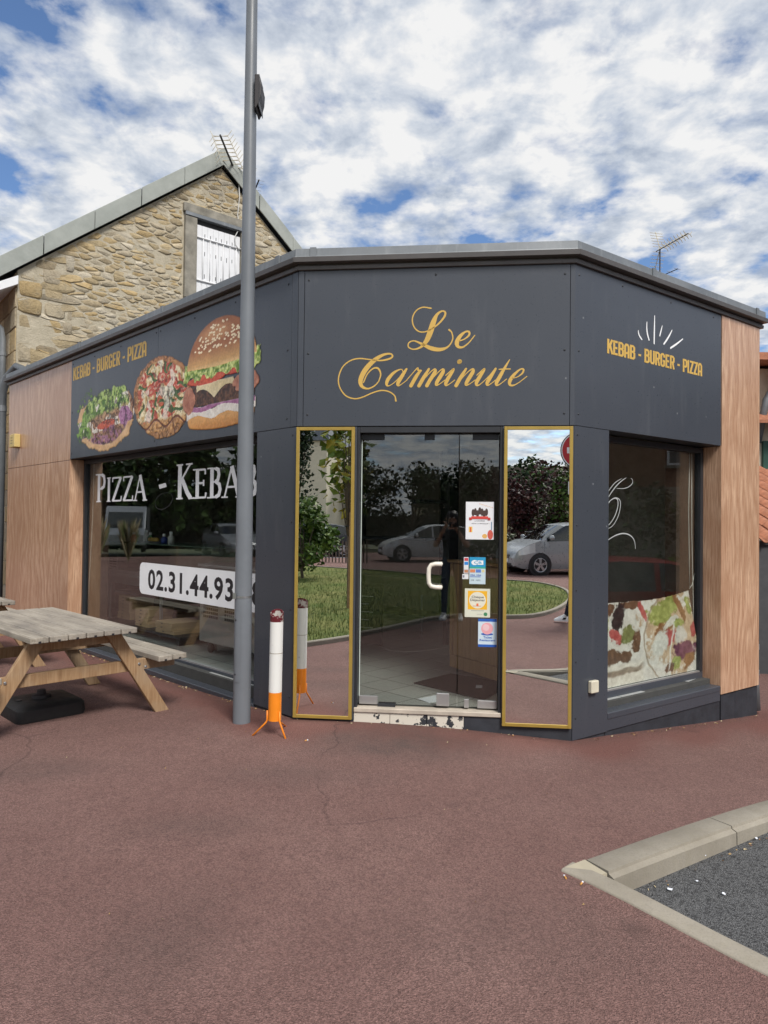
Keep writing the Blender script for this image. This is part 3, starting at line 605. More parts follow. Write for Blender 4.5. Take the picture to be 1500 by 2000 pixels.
# ------------------------------------------------------------------ lettering
def cat_rom(pts, k=8):
    P = [np.array(p, float) for p in pts]; P = [2*P[0]-P[1]]+P+[2*P[-1]-P[-2]]; out = []
    for i in range(1, len(P)-2):
        a, b_, c, d = P[i-1:i+3]
        for j in range(k):
            t = j/k; out.append(.5*((2*b_)+(c-a)*t+(2*a-5*b_+4*c-d)*t*t+(3*b_-a-3*c+d)*t**3))
    out.append(P[-2]); return out
def strip(mb, pts, w):
    """flat ribbon along pts [(x,y,width)] at local height w"""
    P = np.array(pts); n = len(P); T_ = np.gradient(P[:, :2], axis=0); T_ /= np.maximum(np.linalg.norm(T_, axis=1, keepdims=True), 1e-9); N = np.stack([-T_[:, 1], T_[:, 0]], 1)
    a = P[:, :2]+N*P[:, 2:3]/2; b_ = P[:, :2]-N*P[:, 2:3]/2
    mb.add([(x, y, w) for x, y in a]+[(x, y, w) for x, y in b_], [(i, n+i, n+i+1, i+1) for i in range(n-1)])
    for c, r in ((P[0], P[0, 2]/2), (P[-1], P[-1, 2]/2)):
        if r > .004: mb.add([(c[0]+r*math.cos(t*math.pi/4), c[1]+r*math.sin(t*math.pi/4), w+.0002) for t in range(8)], [tuple(range(8))])
def letter(strokes, F, m, par, w0, xf, smooth=True, name='letter'):
    b = MB(); b.T = lambda x, y, z: F.p(x, y, z)
    for i, s in enumerate(strokes):
        q = cat_rom(s, 9) if smooth else [np.array(p, float) for p in s]
        strip(b, [xf(*p) for p in q], w0+.0005*i)
    return b.build(name, m, par)
# script sign, traced from its outline: zoom coordinates -> face coordinates
def zxf(x, y, wd): u, v = FC.px(560+x/2.5, 460+y/2.5); return (u, v, wd*.00163)
Lst = [[(705, 356, 7), (665, 351, 6), (632, 368, 6), (614, 405, 6), (621, 445, 6), (648, 470, 6), (688, 467, 6), (735, 437, 8), (768, 400, 10), (774, 376, 9), (757, 370, 8), (733, 388, 14), (716, 425, 25), (700, 475, 27), (682, 515, 22), (655, 545, 11), (620, 556, 6), (595, 545, 6), (597, 524, 6), (622, 515, 6), (660, 530, 12), (705, 551, 20), (750, 557, 17), (788, 543, 8), (810, 508, 6), (806, 475, 6), (793, 461, 9)]]
est = [[(840, 516, 6), (868, 506, 6), (890, 487, 9), (890, 471, 10), (872, 471, 9), (846, 493, 17), (831, 522, 21), (836, 542, 15), (858, 546, 9), (888, 525, 6), (918, 488, 5)]]
Cst = [[(533, 808, 8), (527, 783, 6), (500, 763, 6), (462, 757, 6), (420, 768, 6), (372, 789, 6), (330, 797, 6), (287, 781, 6), (258, 738, 6), (254, 692, 6), (274, 642, 6), (312, 611, 6), (355, 601, 6), (405, 606, 6), (455, 611, 7), (500, 603, 9), (517, 590, 8), (505, 578, 8), (470, 584, 13), (425, 612, 21), (385, 655, 24), (362, 702, 23), (366, 735, 16), (395, 748, 8), (428, 735, 6), (450, 712, 5)], [(450, 712, 5), (459, 678, 7), (447, 650, 9), (422, 650, 7), (394, 677, 6), (375, 718, 6)]]
letter(Lst, FC, M['gold'], sgC, .0035, zxf); letter(est, FC, M['gold'], sgC, .0035, zxf); letter(Cst, FC, M['gold'], sgC, .0035, zxf)
TH, HR = .20, .05
SCR = {   # copperplate lower case, upright; x-height 1
 'a': ([[(.62, .82, HR), (.45, .99, HR), (.2, .8, .14), (.08, .4, TH), (.14, .08, .14), (.3, .02, HR), (.5, .3, HR), (.66, .85, HR)], [(.70, 1.0, .12), (.66, .6, TH), (.64, .2, TH), (.70, .03, .12), (.82, .08, HR), (1.0, .35, HR)]], .98),
 'r': ([[(0, .35, HR), (.14, .85, HR), (.22, 1.06, .08), (.3, .93, .10), (.44, .90, .12)], [(.42, .9, .12), (.36, .55, TH), (.34, .0, TH)]], .62),
 'm': ([[(.16, 1.0, .12), (.12, .5, TH), (.10, .0, TH)], [(.12, .2, HR), (.3, .8, HR), (.44, .99, .09), (.52, .8, TH), (.48, .3, TH), (.47, .0, TH)], [(.49, .2, HR), (.68, .8, HR), (.82, .99, .09), (.9, .8, TH), (.86, .25, TH), (.9, .04, .12), (1.03, .1, HR), (1.2, .35, HR)]], 1.2),
 'n': ([[(.16, 1.0, .12), (.12, .5, TH), (.10, .0, TH)], [(.12, .2, HR), (.32, .8, HR), (.48, .99, .09), (.56, .8, TH), (.52, .25, TH), (.56, .04, .12), (.70, .1, HR), (.88, .35, HR)]], .90),
 'i': ([[(-.1, .6, HR), (.1, .98, .08), (.14, .9, .14), (.10, .5, TH), (.10, .2, TH), (.16, .03, .12), (.28, .08, HR), (.46, .35, HR)], [(.22, 1.42, .26), (.225, 1.43, .26), (.23, 1.44, .26)]], .55),
 'u': ([[(-.08, .6, HR), (.1, .98, .08), (.14, .9, .14), (.10, .5, TH), (.09, .2, TH), (.18, .02, .12), (.32, .1, HR), (.52, .55, HR), (.62, .95, HR)], [(.66, 1.0, .12), (.62, .5, TH), (.60, .2, TH), (.66, .03, .12), (.78, .08, HR), (.95, .35, HR)]], .96),
 't': ([[(.14, 1.55, .04), (.11, 1.1, .13), (.09, .6, TH), (.08, .2, TH), (.15, .02, .12), (.28, .08, HR), (.48, .4, HR)], [(-.12, .96, .06), (.12, .98, .07), (.40, .98, .06)]], .62),
 'e': ([[(.08, .42, HR), (.3, .5, HR), (.45, .72, .09), (.42, .94, .10), (.26, .96, .08), (.1, .65, .16), (.05, .3, TH), (.13, .06, .14), (.30, .0, .09), (.5, .15, HR), (.75, .55, HR)]], .7)}
x = 0.0; unit = 82; tot = sum(SCR[c][1] for c in 'arminute'); sx = (1150-475)/ (tot*unit)
for c in 'arminute':
    st, adv = SCR[c]
    def xf(px, py, wd, x0=x):
        X = 470+(x0+px)*unit*sx+py*unit*.52; Y = 735-py*unit-(X-470)*0.004
        u, v = FC.px(560+X/2.5, 460+Y/2.5); return (u, v, wd*unit*.00163*1.05)
    letter(st, FC, M['gold'], sgC, .0035, xf); x += adv
# condensed block capitals
S = .15
BLK = {'K': ([[(.075, 0), (.075, 1)], [(.10, .36), (.36, 1.0)], [(.20, .60), (.37, 0)]], .43), 'E': ([[(.075, 0), (.075, 1)], [(.08, .925), (.33, .925)], [(.08, .5), (.30, .5)], [(.08, .075), (.33, .075)]], .38),
 'B': ([[(.075, 0), (.075, 1)], [(.08, .93), (.25, .93), (.33, .85), (.33, .62), (.26, .53), (.08, .53)], [(.24, .53), (.34, .44), (.34, .15), (.26, .07), (.08, .07)]], .44), 'A': ([[(.07, 0), (.07, .80), (.15, .93), (.25, .93), (.33, .80), (.33, 0)], [(.1, .34), (.3, .34)]], .43),
 'U': ([[(.075, 1), (.075, .18), (.14, .075), (.26, .075), (.325, .18), (.325, 1)]], .43), 'R': ([[(.075, 0), (.075, 1)], [(.08, .93), (.25, .93), (.33, .84), (.33, .58), (.26, .49), (.08, .49)], [(.22, .5), (.34, 0)]], .43),
 'G': ([[(.325, .70), (.325, .84), (.25, .93), (.15, .93), (.075, .84), (.075, .16), (.15, .07), (.25, .07), (.325, .16), (.325, .44), (.2, .44)]], .43), 'P': ([[(.075, 0), (.075, 1)], [(.08, .93), (.25, .93), (.33, .84), (.33, .52), (.26, .43), (.08, .43)]], .42),
 'I': ([[(.075, 0), (.075, 1)]], .20), 'Z': ([[(.02, .925), (.31, .925), (.06, .075), (.34, .075)]], .38), '-': ([[(.02, .43), (.24, .43)]], .30), ' ': ([], .20)}
def mitre(mb, pts, wd, w):
    P = [np.array(p) for p in pts]; n = len(P); A, B_ = [], []
    for i in range(n):
        t0 = (P[i]-P[i-1]) if i else (P[1]-P[0]); t1 = (P[i+1]-P[i]) if i < n-1 else t0
        t0 = t0/np.linalg.norm(t0); t1 = t1/np.linalg.norm(t1); n0 = np.array([-t0[1], t0[0]]); n1_ = np.array([-t1[1], t1[0]]); m = n0+n1_; m = m/np.linalg.norm(m); k = min(1/max(m.dot(n0), .45), 1.9)
        A.append(P[i]+m*k*wd/2); B_.append(P[i]-m*k*wd/2)
    mb.add([(*p, w) for p in A]+[(*p, w) for p in B_], [(i, n+i, n+i+1, i+1) for i in range(n-1)])
def block_text(txt, F, u0, u1, base, h, par, m, w0, wS=S, font=BLK, off=0.0):
    tot = sum(font[c][1] for c in txt); k = (u1-u0)/tot; x = u0
    for c in txt:
        st, adv = font[c]
        if st:
            b = MB(); b.T = lambda a, q, z: F.p(a, q, z)
            for i, s in enumerate(st):
                n0 = len(b.v)
                mb2 = MB(); mitre(mb2, s, wS, 0)
                b.add([(x+px*k, base+py*h, off+w0+.0004*i) for px, py, _ in mb2.v], mb2.f)
            b.build('letter', m, par)
        x += adv*k
bt = 'KEBAB - BURGER - PIZZA'
block_text(bt, FL, -4.540, -2.575, 3.252, .165, sgL, M['gold'], .0025)
block_text(bt, FRt, .40, 1.81, 2.885, .118, sgR, M['gold'], .0025)
for (x0, y0, x1, y1, bend, wd) in ((1246, 645, 1253, 663, -2, 3.2), (1263, 629, 1267, 664, -2, 3.6), (1278, 617, 1277, 671, 0, 3.8), (1293, 636, 1288, 656, 0, 3.2), (1312, 645, 1296, 672, 1, 3.8), (1333, 662, 1309, 680, 1, 3.8)):
    pts = []
    for i in range(7):
        t = i/6; X = x0+(x1-x0)*t+bend*math.sin(math.pi*t); Y = y0+(y1-y0)*t; u, v = FRt.px(X, Y); pts.append((u, v, wd*.0045*(.35+.65*math.sin(math.pi*(.12+.80*(1-t*.75))))))
    b = MB(); b.T = lambda x, y, z: FRt.p(x, y, z); strip(b, pts, .003); b.build('sign_ray', M['white'], sgR)
# serif capitals on the left window (inside face of the glass line, on the outside of the pane)
tk, tn, sf = .15, .065, .045
def ser(*xs): return [[(a-.13, y), (a+.13, y)] for a, y in xs]
SER = {'P': [([[(.17, 0), (.17, 1)]], tk), ([[(.17, .965), (.35, .965)], [(.17, .47), (.33, .47)]], tn), ([[(.33, .965), (.46, .90), (.50, .72), (.46, .54), (.32, .47)]], .12), (ser((.17, .02), (.11, .98)), sf)],
 'I': [([[(.17, 0), (.17, 1)]], tk), (ser((.17, .02), (.17, .98)), sf)], 'Z': [([[(.60, .98), (.10, .02)]], .14), ([[(.08, .965), (.62, .965)], [(.06, .035), (.62, .035)], [(.085, .98), (.085, .80)], [(.63, .02), (.655, .22)]], tn)],
 'A': [([[(.36, 1.0), (.66, 0)]], tk), ([[(.36, .98), (.08, 0)], [(.19, .34), (.55, .34)]], tn), (ser((.09, .02), (.66, .02)), sf)],
 'K': [([[(.17, 0), (.17, 1)]], tk), ([[(.58, .98), (.20, .50)]], tn), ([[(.25, .60), (.48, .18), (.62, .02)]], .14), (ser((.17, .02), (.17, .98), (.55, .98), (.66, .02)), sf)],
 'E': [([[(.17, 0), (.17, 1)]], tk), ([[(.17, .965), (.52, .965)], [(.17, .52), (.45, .52)], [(.17, .035), (.54, .035)], [(.52, .98), (.53, .80)], [(.46, .62), (.46, .42)], [(.545, .02), (.57, .20)]], tn), (ser((.11, .02), (.11, .98)), sf)],
 'B': [([[(.17, 0), (.17, 1)]], tk), ([[(.17, .965), (.34, .965)], [(.17, .53), (.36, .53)], [(.17, .035), (.36, .035)]], tn), ([[(.33, .965), (.44, .92), (.47, .76), (.43, .60), (.33, .53)], [(.35, .53), (.49, .45), (.53, .28), (.48, .10), (.34, .035)]], .12), (ser((.11, .02), (.11, .98)), sf)],
 '-': [([[(.05, .44), (.30, .50)]], .15)]}
SADV = {'P': .60, 'I': .34, 'Z': .70, 'A': .76, 'K': .72, 'E': .64, 'B': .62, '-': .4}
def serif(c, F, u, base, kx, h, par, w):
    b = MB(); b.T = lambda a, q, z: F.p(a, q, z); i = 0
    for sts, wd in SER[c]:
        for s in sts:
            m2 = MB(); mitre(m2, s, wd, 0); b.add([(u+px*kx, base+py*h, w+.0005*i) for px, py, _ in m2.v], m2.f); i += 1
    b.build('letter', M['white'], par)
GW = -.202
def serif_word(word, u0, u1, h_big, h, base):
    ws = [SADV[c]*(1.18 if i == 0 else 1) for i, c in enumerate(word)]; k = (u1-u0)/sum(ws); u = u0
    for i, c in enumerate(word): serif(c, FL, u, base, k*(1.18 if i == 0 else 1), h_big if i == 0 else h, wl_, GW); u += ws[i]*k
serif_word('PIZZA', -4.28, -2.93, .350, .295, 1.722); serif_word('KEBAB', -2.29, -.80, .365, .300, 1.725); serif('-', FL, -2.68, 1.735, .62, .30, wl_, GW)
# telephone plate on the glass
def text2d(s, size=1.0, bold=0.0, align='LEFT'):
    cu = bpy.data.curves.new('t', 'FONT'); cu.body = s; cu.size = size; cu.offset = bold; cu.align_x = align; cu.resolution_u = 3
    o = bpy.data.objects.new('t', cu); COL.objects.link(o); bpy.context.view_layer.update(); dg = bpy.context.evaluated_depsgraph_get()
    me = bpy.data.meshes.new_from_object(o.evaluated_get(dg)); vs = [(v.co.x, v.co.y) for v in me.vertices]; fs = [tuple(p.vertices) for p in me.polygons]
    bpy.data.objects.remove(o); bpy.data.curves.remove(cu); bpy.data.meshes.remove(me); return vs, fs
def fit_text(s, F, u0, u1, v0, h, w, m, par, name='lettering', bold=0.0, shear=0.0, per=False):
    vs, fs = text2d(s, 1.0, bold)
    if not vs: return
    a = np.array(vs); mn, mx_ = a.min(0), a.max(0); q = (a-mn)/(mx_-mn)
    b = MB(); b.add([F.p(u0+(u1-u0)*x, v0+h*y+shear*x, w) for x, y in q], fs); return b.build(name, m, par)
pl = [(-3.055, .680), (-3.03, .665), (-.36, .665), (-.36, 1.025), (-2.96, 1.025), (-3.02, 1.01), (-3.05, .985)]
def rrect(u0, u1, v0, v1, r, n=5, corners=(1, 1, 1, 1)):
    out = []
    for k, (cx_, cy_, a0) in enumerate(((u0+r, v0+r, 180), (u1-r, v0+r, 270), (u1-r, v1-r, 0), (u0+r, v1-r, 90))):
        if not corners[k]: out.append(((u0, v0), (u1, v0), (u1, v1), (u0, v1))[k]); continue
        for i in range(n+1): t = R(a0+90*i/n); out.append((cx_+r*math.cos(t), cy_+r*math.sin(t)))
    return out
b = MB(); b.T = lambda x, y, z: FL.p(x, y, z); b.prism(rrect(-3.06, -.36, .680, 1.030, .07, corners=(1, 0, 0, 1)), GW, GW+.003); plate = b.build('number_plate', M['white'], wl_)
z0w = (lambda q: (q.min(0), q.max(0)))(np.array(text2d('0', 1.0, .026)[0])); num = '02.31.44.93.88'; wd_ = {'.': .42}; tot = sum(wd_.get(c, 1) for c in num); u = -2.87; k = (2.87-.70)/tot*1.0
for c in num:
    a = wd_.get(c, 1)*k
    vs_, fs_ = text2d(c, 1.0, .026); q = np.array(vs_); mn, mx_ = q.min(0), q.max(0); sx_ = (k-.022)/(z0w[1][0]-z0w[0][0]); cxm = (mn[0]+mx_[0])/2; sy_ = .222/(z0w[1][1]-z0w[0][1])
    b = MB(); b.add([FL.p(u+a/2+(x_-cxm)*sx_, .742+(y_-z0w[0][1])*sy_, GW+.0036) for x_, y_ in q], fs_); b.build('digit', M['ink'], wl_); u += a
# ------------------------------------------------------------------ stone house behind
KS = 1.4; hu = Vector((math.cos(R(40)), math.sin(R(40)), 0)); FH = Fr(Vector((-3*KS, 9*KS, 0)), hu)
def hpx(x, y, off=0.0): return FH.px(x, y, off)
HC = -1.647*KS; HA = .887*KS; HR_ = 2*HA-HC; SL = .81
ZAP = 1.5+(6.685-1.5)*KS          # top of the verge at the ridge
def roof_z(u): return ZAP-abs(u-HA)*SL
hb = FH.p(HC, -.1); house = thing('stone_house', 'rubble stone house with a gable and white shuttered loft window', 'house', hb)
wz = .36      # wall top below verge top
mb = MB(); mb.T = lambda x, y, z: FH.p(x, y, z)
mb.prism([(HC, -.4), (HR_, -.4), (HR_, roof_z(HR_)-wz), (HA, ZAP-wz), (HC, roof_z(HC)-wz)], -7.5, -.006); mb.build('wall', M['mortar'], house)
# loft window position
wu0, wv1 = hpx(383, 428); wu1 = wu0+.93; wv0 = wv1-1.45
ju0 = hpx(360, 415)[0]; lv0, lv1 = wv1+.0, hpx(362, 403)[1]
HOLE = (ju0-.02, wu1+(wu0-ju0)+.02, wv0-.12, lv1+.02)
# rubble: stretched voronoi cells, each one a bevelled block
AN = 2.5
xs, zs = [], []
rs = random.Random(5)
zmin = 2.9
def in_gable(u, z, e=0.0): return HC+e < u < HR_-e and zmin < z < roof_z(u)-wz-e*1.2
cells = []
tries = 0
CA = np.zeros((1600, 3))
while tries < 30000 and len(cells) < 1500:
    tries += 1; u, z = rs.uniform(HC, HR_), rs.uniform(zmin, ZAP)
    if not in_gable(u, z, .04): continue
    big = (u < HC+.62 and True)
    rmin = .10 if rs.random() < .8 else .20
    if u < HC+.80: continue
    q_ = CA[:len(cells)]
    if len(cells) and ((q_[:, 0]-u)**2+((q_[:, 1]-z)*AN)**2 < np.maximum(rmin, q_[:, 2])**2).any(): continue
    CA[len(cells)] = (u, z, rmin); cells.append((u, z, rmin))
pts = np.array([(a, b_*AN) for a, b_, _ in cells])
def clip(poly, nx, ny, c):      # keep nx*x+ny*y<=c
    out = []; n = len(poly)
    for i in range(n):
        p, q = poly[i], poly[(i+1) % n]; dp, dq = nx*p[0]+ny*p[1]-c, nx*q[0]+ny*q[1]-c
        if dp <= 0: out.append(p)
        if dp*dq < 0: t = dp/(dp-dq); out.append((p[0]+(q[0]-p[0])*t, p[1]+(q[1]-p[1])*t))
    return out
def wall_clip(poly):
    for nx, ny, c in ((-1, 0, -(HC+.005)), (1, 0, HR_-.005), (0, -1, -zmin), (SL, 1, ZAP-wz-.02+HA*SL), (-SL, 1, ZAP-wz-.02-HA*SL)):
        poly = clip(poly, nx, ny, c)
        if len(poly) < 3: return []
    return poly
stones = []
for i, (u, z, r_) in enumerate(cells):
    d = np.hypot(pts[:, 0]-pts[i, 0], pts[:, 1]-pts[i, 1]); nb = np.argsort(d)[1:22]
    s = .62; poly = [(pts[i, 0]-s, pts[i, 1]-s), (pts[i, 0]+s, pts[i, 1]-s), (pts[i, 0]+s, pts[i, 1]+s), (pts[i, 0]-s, pts[i, 1]+s)]
    for j in nb:
        n_ = pts[j]-pts[i]; m_ = (pts[j]+pts[i])/2; poly = clip(poly, n_[0], n_[1], n_.dot(m_))
        if len(poly) < 3: break
    if len(poly) < 3: continue
    poly = wall_clip([(a, b_/AN) for a, b_ in poly])
    if len(poly) < 3: continue
    c = np.mean(poly, axis=0)
    if HOLE[0] < c[0] < HOLE[1] and HOLE[2] < c[1] < HOLE[3]: continue
    # keep clear of the opening
    if c[0] <= HOLE[0] and c[1] < HOLE[3]: poly = clip(poly, 1, 0, HOLE[0])
    elif c[0] >= HOLE[1] and c[1] < HOLE[3]: poly = clip(poly, -1, 0, -HOLE[1])
    elif c[1] >= HOLE[3] and HOLE[0] < c[0] < HOLE[1]: poly = clip(poly, 0, -1, -HOLE[3])
    if len(poly) < 3: continue
    a = np.array(poly); area = .5*abs(np.dot(a[:, 0], np.roll(a[:, 1], -1))-np.dot(a[:, 1], np.roll(a[:, 0], -1)))
    if area < .0035: continue
    stones.append((area, a))
stones.sort(key=lambda s: -s[0])
PAL = [(.47, .385, .245), (.46, .36, .21), (.51, .435, .31), (.42, .345, .225), (.55, .50, .405), (.40, .35, .265), (.48, .365, .20), (.36, .30, .205), (.46, .40, .295)]
def stone(a, mb):
    c = a.mean(0); gap = .011; n = len(a)
    # soften the corners
    q = []
    for i in range(n):
        p, pr, nx = a[i], a[i-1], a[(i+1) % n]; q.append(p*.86+pr*.14); q.append(p*.86+nx*.14)
    q = np.array(q)+np.array([[rs.uniform(-.016, .016), rs.uniform(-.010, .010)] for _ in q])
    sz = np.sqrt(((q-c)**2).sum(1)).mean(); k0 = max(.5, 1-gap*rs.uniform(.4, 1.8)/sz); k1 = k0*max(.55, 1-.022/sz)
    h = rs.uniform(-.005, .015); m = len(q); tx, tz = rs.uniform(-.06, .06), rs.uniform(-.16, .04)
    o = c+(q-c)*k0; i_ = c+(q-c)*k1
    kk = rs.uniform(.82, 1.12); col = tuple(x*kk for x in rs.choice(PAL))
    if rs.random() < .005: col = (.13, .07, .06)
    vs = [(x, z, -.04) for x, z in o]+[(x, z, h*.45-.008) for x, z in o]+[(x, z, h+tx*(x-c[0])+tz*(z-c[1])-.004) for x, z in i_]
    fs = [(i, (i+1) % m, m+(i+1) % m, m+i) for i in range(m)]+[(m+i, m+(i+1) % m, 2*m+(i+1) % m, 2*m+i) for i in range(m)]+[tuple(range(2*m, 3*m))]
    mb.add(vs, fs, col)
for area, a in stones[:270]:
    b = MB(); b.T = lambda x, y, z: FH.p(x, y, z); stone(a, b); b.build('stone', M['stone'], house, color=True, auto=60)
b = MB(); b.T = lambda x, y, z: FH.p(x, y, z)
for area, a in stones[270:]: stone(a, b)
b.build('small_stones', M['stone'], house, color=True, kind='stuff', auto=60)
zq = zmin
while zq < roof_z(HC)-wz-.12+.6:
    h = rs.uniform(.20, .36); q = HC+.004
    while q < HC+.80:
        wd = min(rs.uniform(.25, .48), HC+.86-q); zt_ = min(zq+h, roof_z(q)-wz-.03)
        if wd > .06 and zt_-zq > .08:
            a = np.array([(q+.008, zq+.008), (q+wd-.008, zq+.008), (q+wd-.008, zt_-.008), (q+.008, zt_-.008)]); b = MB(); b.T = lambda x, y, z: FH.p(x, y, z); stone(a, b); b.build('stone', M['stone'], house, color=True, auto=60)
        q += wd
    zq += h
# corner stones on the side wall
FS = Fr(FH.p(HC, 0, -6.0), FH.n)     # side wall, seen edge on at the left
zq = -.3
while zq < roof_z(HC)-wz-.1:
    h = rs.uniform(.26, .42); h = min(h, roof_z(HC)-wz-.03-zq); u1 = 6.0-.03; x = 6.0-rs.uniform(.35, .7)
    q = u1
    while q > 3.4:
        wd = rs.uniform(.3, .6); b = MB(); b.T = lambda x_, y_, z_: FS.p(x_, y_, z_); kk = rs.uniform(.8, 1.1); c = tuple(v*kk for v in rs.choice(PAL)); b.col = c; b.box(q-wd+.012, q, zq+.01, zq+h-.008, -.02, rs.uniform(.008, .03)); b.build('corner_stone', M['stone'], house, color=True, bevel=.008); q -= wd
    zq += h
# loft window
fbox('jamb', FH, ju0, wu0, wv0-.1, wv1, -.12, .07, M['oldconc'], house, bevel=.008)
fbox('jamb', FH, wu1, wu1+(wu0-ju0), wv0-.1, wv1, -.12, .07, M['oldconc'], house, bevel=.008)
fbox('lintel', FH, ju0-.03, wu1+(wu0-ju0)+.03, wv1+.075, lv1+.06, -.12, .065, M['oldconc'], house, bevel=.008)
fbox('lintel_profile', FH, ju0-.0, wu1+(wu0-ju0), wv1+.004, wv1+.072, -.02, .085, M['zinc'], house, bevel=.004)
fbox('reveal', FH, wu0+.001, wu1-.001, wv0, wv1+.003, -.0055, -.005, M['black'], house)
sh = fbox('shutter', FH, wu0+.004, wu1-.004, wv0, wv1-.10, -.0045, .003, M['shutter'], house)
pw = (wu1-wu0-.008)/8
for i in range(8):
    u = wu0+.004+i*pw; fbox('plank', FH, u+.003, u+pw-.003, wv0, wv1-.10, -.0-.0+.0035, .015, M['shutter'], sh, bevel=.003)
    if i in (0, 7): continue
    for v in (wv1-.28, wv1-.62, wv1-1.05):
        if i % 2 == 0 or True: fbox('slot', FH, u+pw/2-.006, u+pw/2+.006, v-.04-.01*(i % 3), v+.03, .0155, .017, M['dark'], sh)
gb = MB(); gb.T = lambda x, y, z: FH.p(x, y, z); gb.tube([(wu0, wv1-.34, .03), (wu1, wv1-.34, .03)], .018, 8); gb.build('guard_bar', M['shutter'], house, smooth=True)
gb = MB(); gb.T = lambda x, y, z: FH.p(x, y, z); gb.tube([(wu0, wv1-1.16, .03), (wu1, wv1-1.16, .03)], .018, 8); gb.build('guard_bar', M['shutter'], house, smooth=True)
for u in (.14, .28, .42, .56, .70, .84):
    gb = MB(); gb.T = lambda x, y, z: FH.p(x, y, z); gb.tube([(wu0+u, wv1-1.16, .03), (wu0+u, wv1-.34, .03)], .009, 6); gb.build('guard_rod', M['shutter'], house, smooth=True)
# verge slabs up both slopes, roof behind
def verge(sgn):
    L = (HA-HC)+.45; n = 5; st = L/n
    for i in range(n):
        a, c = i*st, (i+1)*st-.012; e = .012*(i % 2)
        P = [(HA+sgn*a, ZAP-a*SL), (HA+sgn*c, ZAP-c*SL), (HA+sgn*c, ZAP-c*SL-.33), (HA+sgn*a, ZAP-a*SL-.33)]
        b = MB(); b.T = lambda x, y, z: FH.p(x, y, z); b.prism(P if sgn < 0 else P[::-1], .075+e, .10+e); b.build('verge_slab', M['verge'], house, bevel=.004)
        b = MB(); b.T = lambda x, y, z: FH.p(x, y, z); b.lathe([(.012, 0), (.012, .108+e)], 6, (HA+sgn*(a+.1), 0, 0)) if False else None
verge(-1); verge(1)
for s in (-1, 1):
    L = (HA-HC)+.45; b = MB(); b.T = lambda x, y, z: FH.p(x, y, z)
    P = [(HA, ZAP-.02), (HA+s*L, ZAP-L*SL-.02), (HA+s*L, ZAP-L*SL-.14), (HA, ZAP-.14)]; b.prism(P if s < 0 else P[::-1], -7.6, .074); b.build('roof_slope', M['slate'], house)
b = MB(); b.T = lambda x, y, z: FH.p(x, y, z); b.prism([(HC-.42, roof_z(HC)-.85), (HC-.005, roof_z(HC)-.60), (HC-.005, roof_z(HC)-.46), (HC-.43, roof_z(HC)-.72)], -7.4, .07); b.build('eave_board', M['shutter'], house)
b = MB(); b.T = lambda x, y, z: FH.p(x, y, z); zE = roof_z(HC)-.86
b.tube([(HC-.50, zE+.02, -.22), (HC-.50, zE, -7.4)], .07, 10); b.build('gutter', M['zinc'], house, smooth=True)
b = MB(); b.T = lambda x, y, z: FH.p(x, y, z); b.tube([(HC-.50, zE, -.30), (HC-.48, zE-.16, -.32), (HC-.16, zE-.42, -.34), (HC-.13, zE-.6, -.34), (HC-.13, -.1, -.34)], .052, 12); dp = b.build('downpipe', M['zinc'], house, smooth=True)
for z in (1.2, 2.75, 4.2):
    b = MB(); b.T = lambda x, y, z_: FH.p(x, y, z_); b.lathe([(.058, z-.03), (.063, z-.02), (.063, z+.02), (.058, z+.03)], 14, (HC-.13, 0, 0)) if False else b.tube([(HC-.13, z-.03, -.34), (HC-.13, z+.03, -.34)], .060, 12); b.build('pipe_collar', M['zinc'], dp)
# shop's own outlet pipe swinging over to the house downpipe
P0 = FL.p(-LEN_L+.55, 3.60, -.10); P1 = at_depth(33, 716, 10.55); P2 = at_depth(14, 738, 10.6); P3 = at_depth(5, 765, 10.65); P4 = at_depth(4, 800, 10.65)
b = MB(); b.tube([P0, P0*.4+P1*.6+Vector((0, 0, .02)), P1, P2, P3, P4, P4-Vector((0, 0, .5)), Vector((P4.x, P4.y, -.2))], [.055, .057, .06, .062, .062, .062, .06, .056], 14); op = b.build('overflow_pipe', plain('pvc_grey', (.10, .11, .12), .45), shop, smooth=True)
b = MB(); b.tube([P4+Vector((0, 0, .06)), P4-Vector((0, 0, .03))], .068, 14); b.build('pipe_collar', M['zinc'], op)
# antennas
def yagi(name, label, base, top, tip, n, span, ribs_m, boom=.012, mast=.018, refl=True, xx=True):
    t = thing(name, label, 'antenna', base)
    b = MB(); b.tube([base, top], mast, 8); b.build('mast', M['antdark'], t, smooth=True)
    d = (tip-top).normalized(); s = d.cross(Vector((0, 0, 1))).normalized(); u = s.cross(d)
    b = MB(); b.tube([top-d*.12, tip], boom, 6); b.build('boom', M['antdark'], t)
    L = (tip-top).length
    for i in range(n):
        c = top+d*(L*(.12+.86*i/(n-1))); w = span*(1-.25*i/n)
        b = MB()
        if xx:
            for sg in (-1, 1):
                for ug in (-1, 1): b.tube([c+s*sg*.02, c+s*sg*w*.35+u*ug*.01, c+s*sg*w*.5+u*ug*w*.28], .006, 5)
        else: b.tube([c-s*w*.5, c+s*w*.5], .004, 5)
        b.build('element', ribs_m, t)
    if refl:
        for ug in (-1, 1):
            b = MB()
            for i in range(6):
                c = top-d*(.02+.03*i*.8)+u*ug*(.05+.06*i); b.tube([c-s*span*.62, c+s*span*.62], .005, 5)
            b.tube([top, top-d*.16+u*ug*.38], .008, 5); b.build('reflector', ribs_m, t)
    return t
a0 = at_depth(466, 352, 13.9); yagi('roof_antenna', 'cream rooftop antenna with crossed elements leaning over the gable peak', a0-Vector((0, 0, .75)), a0, at_depth(430, 264, 12.6), 11, .52, M['antenna'], .020)
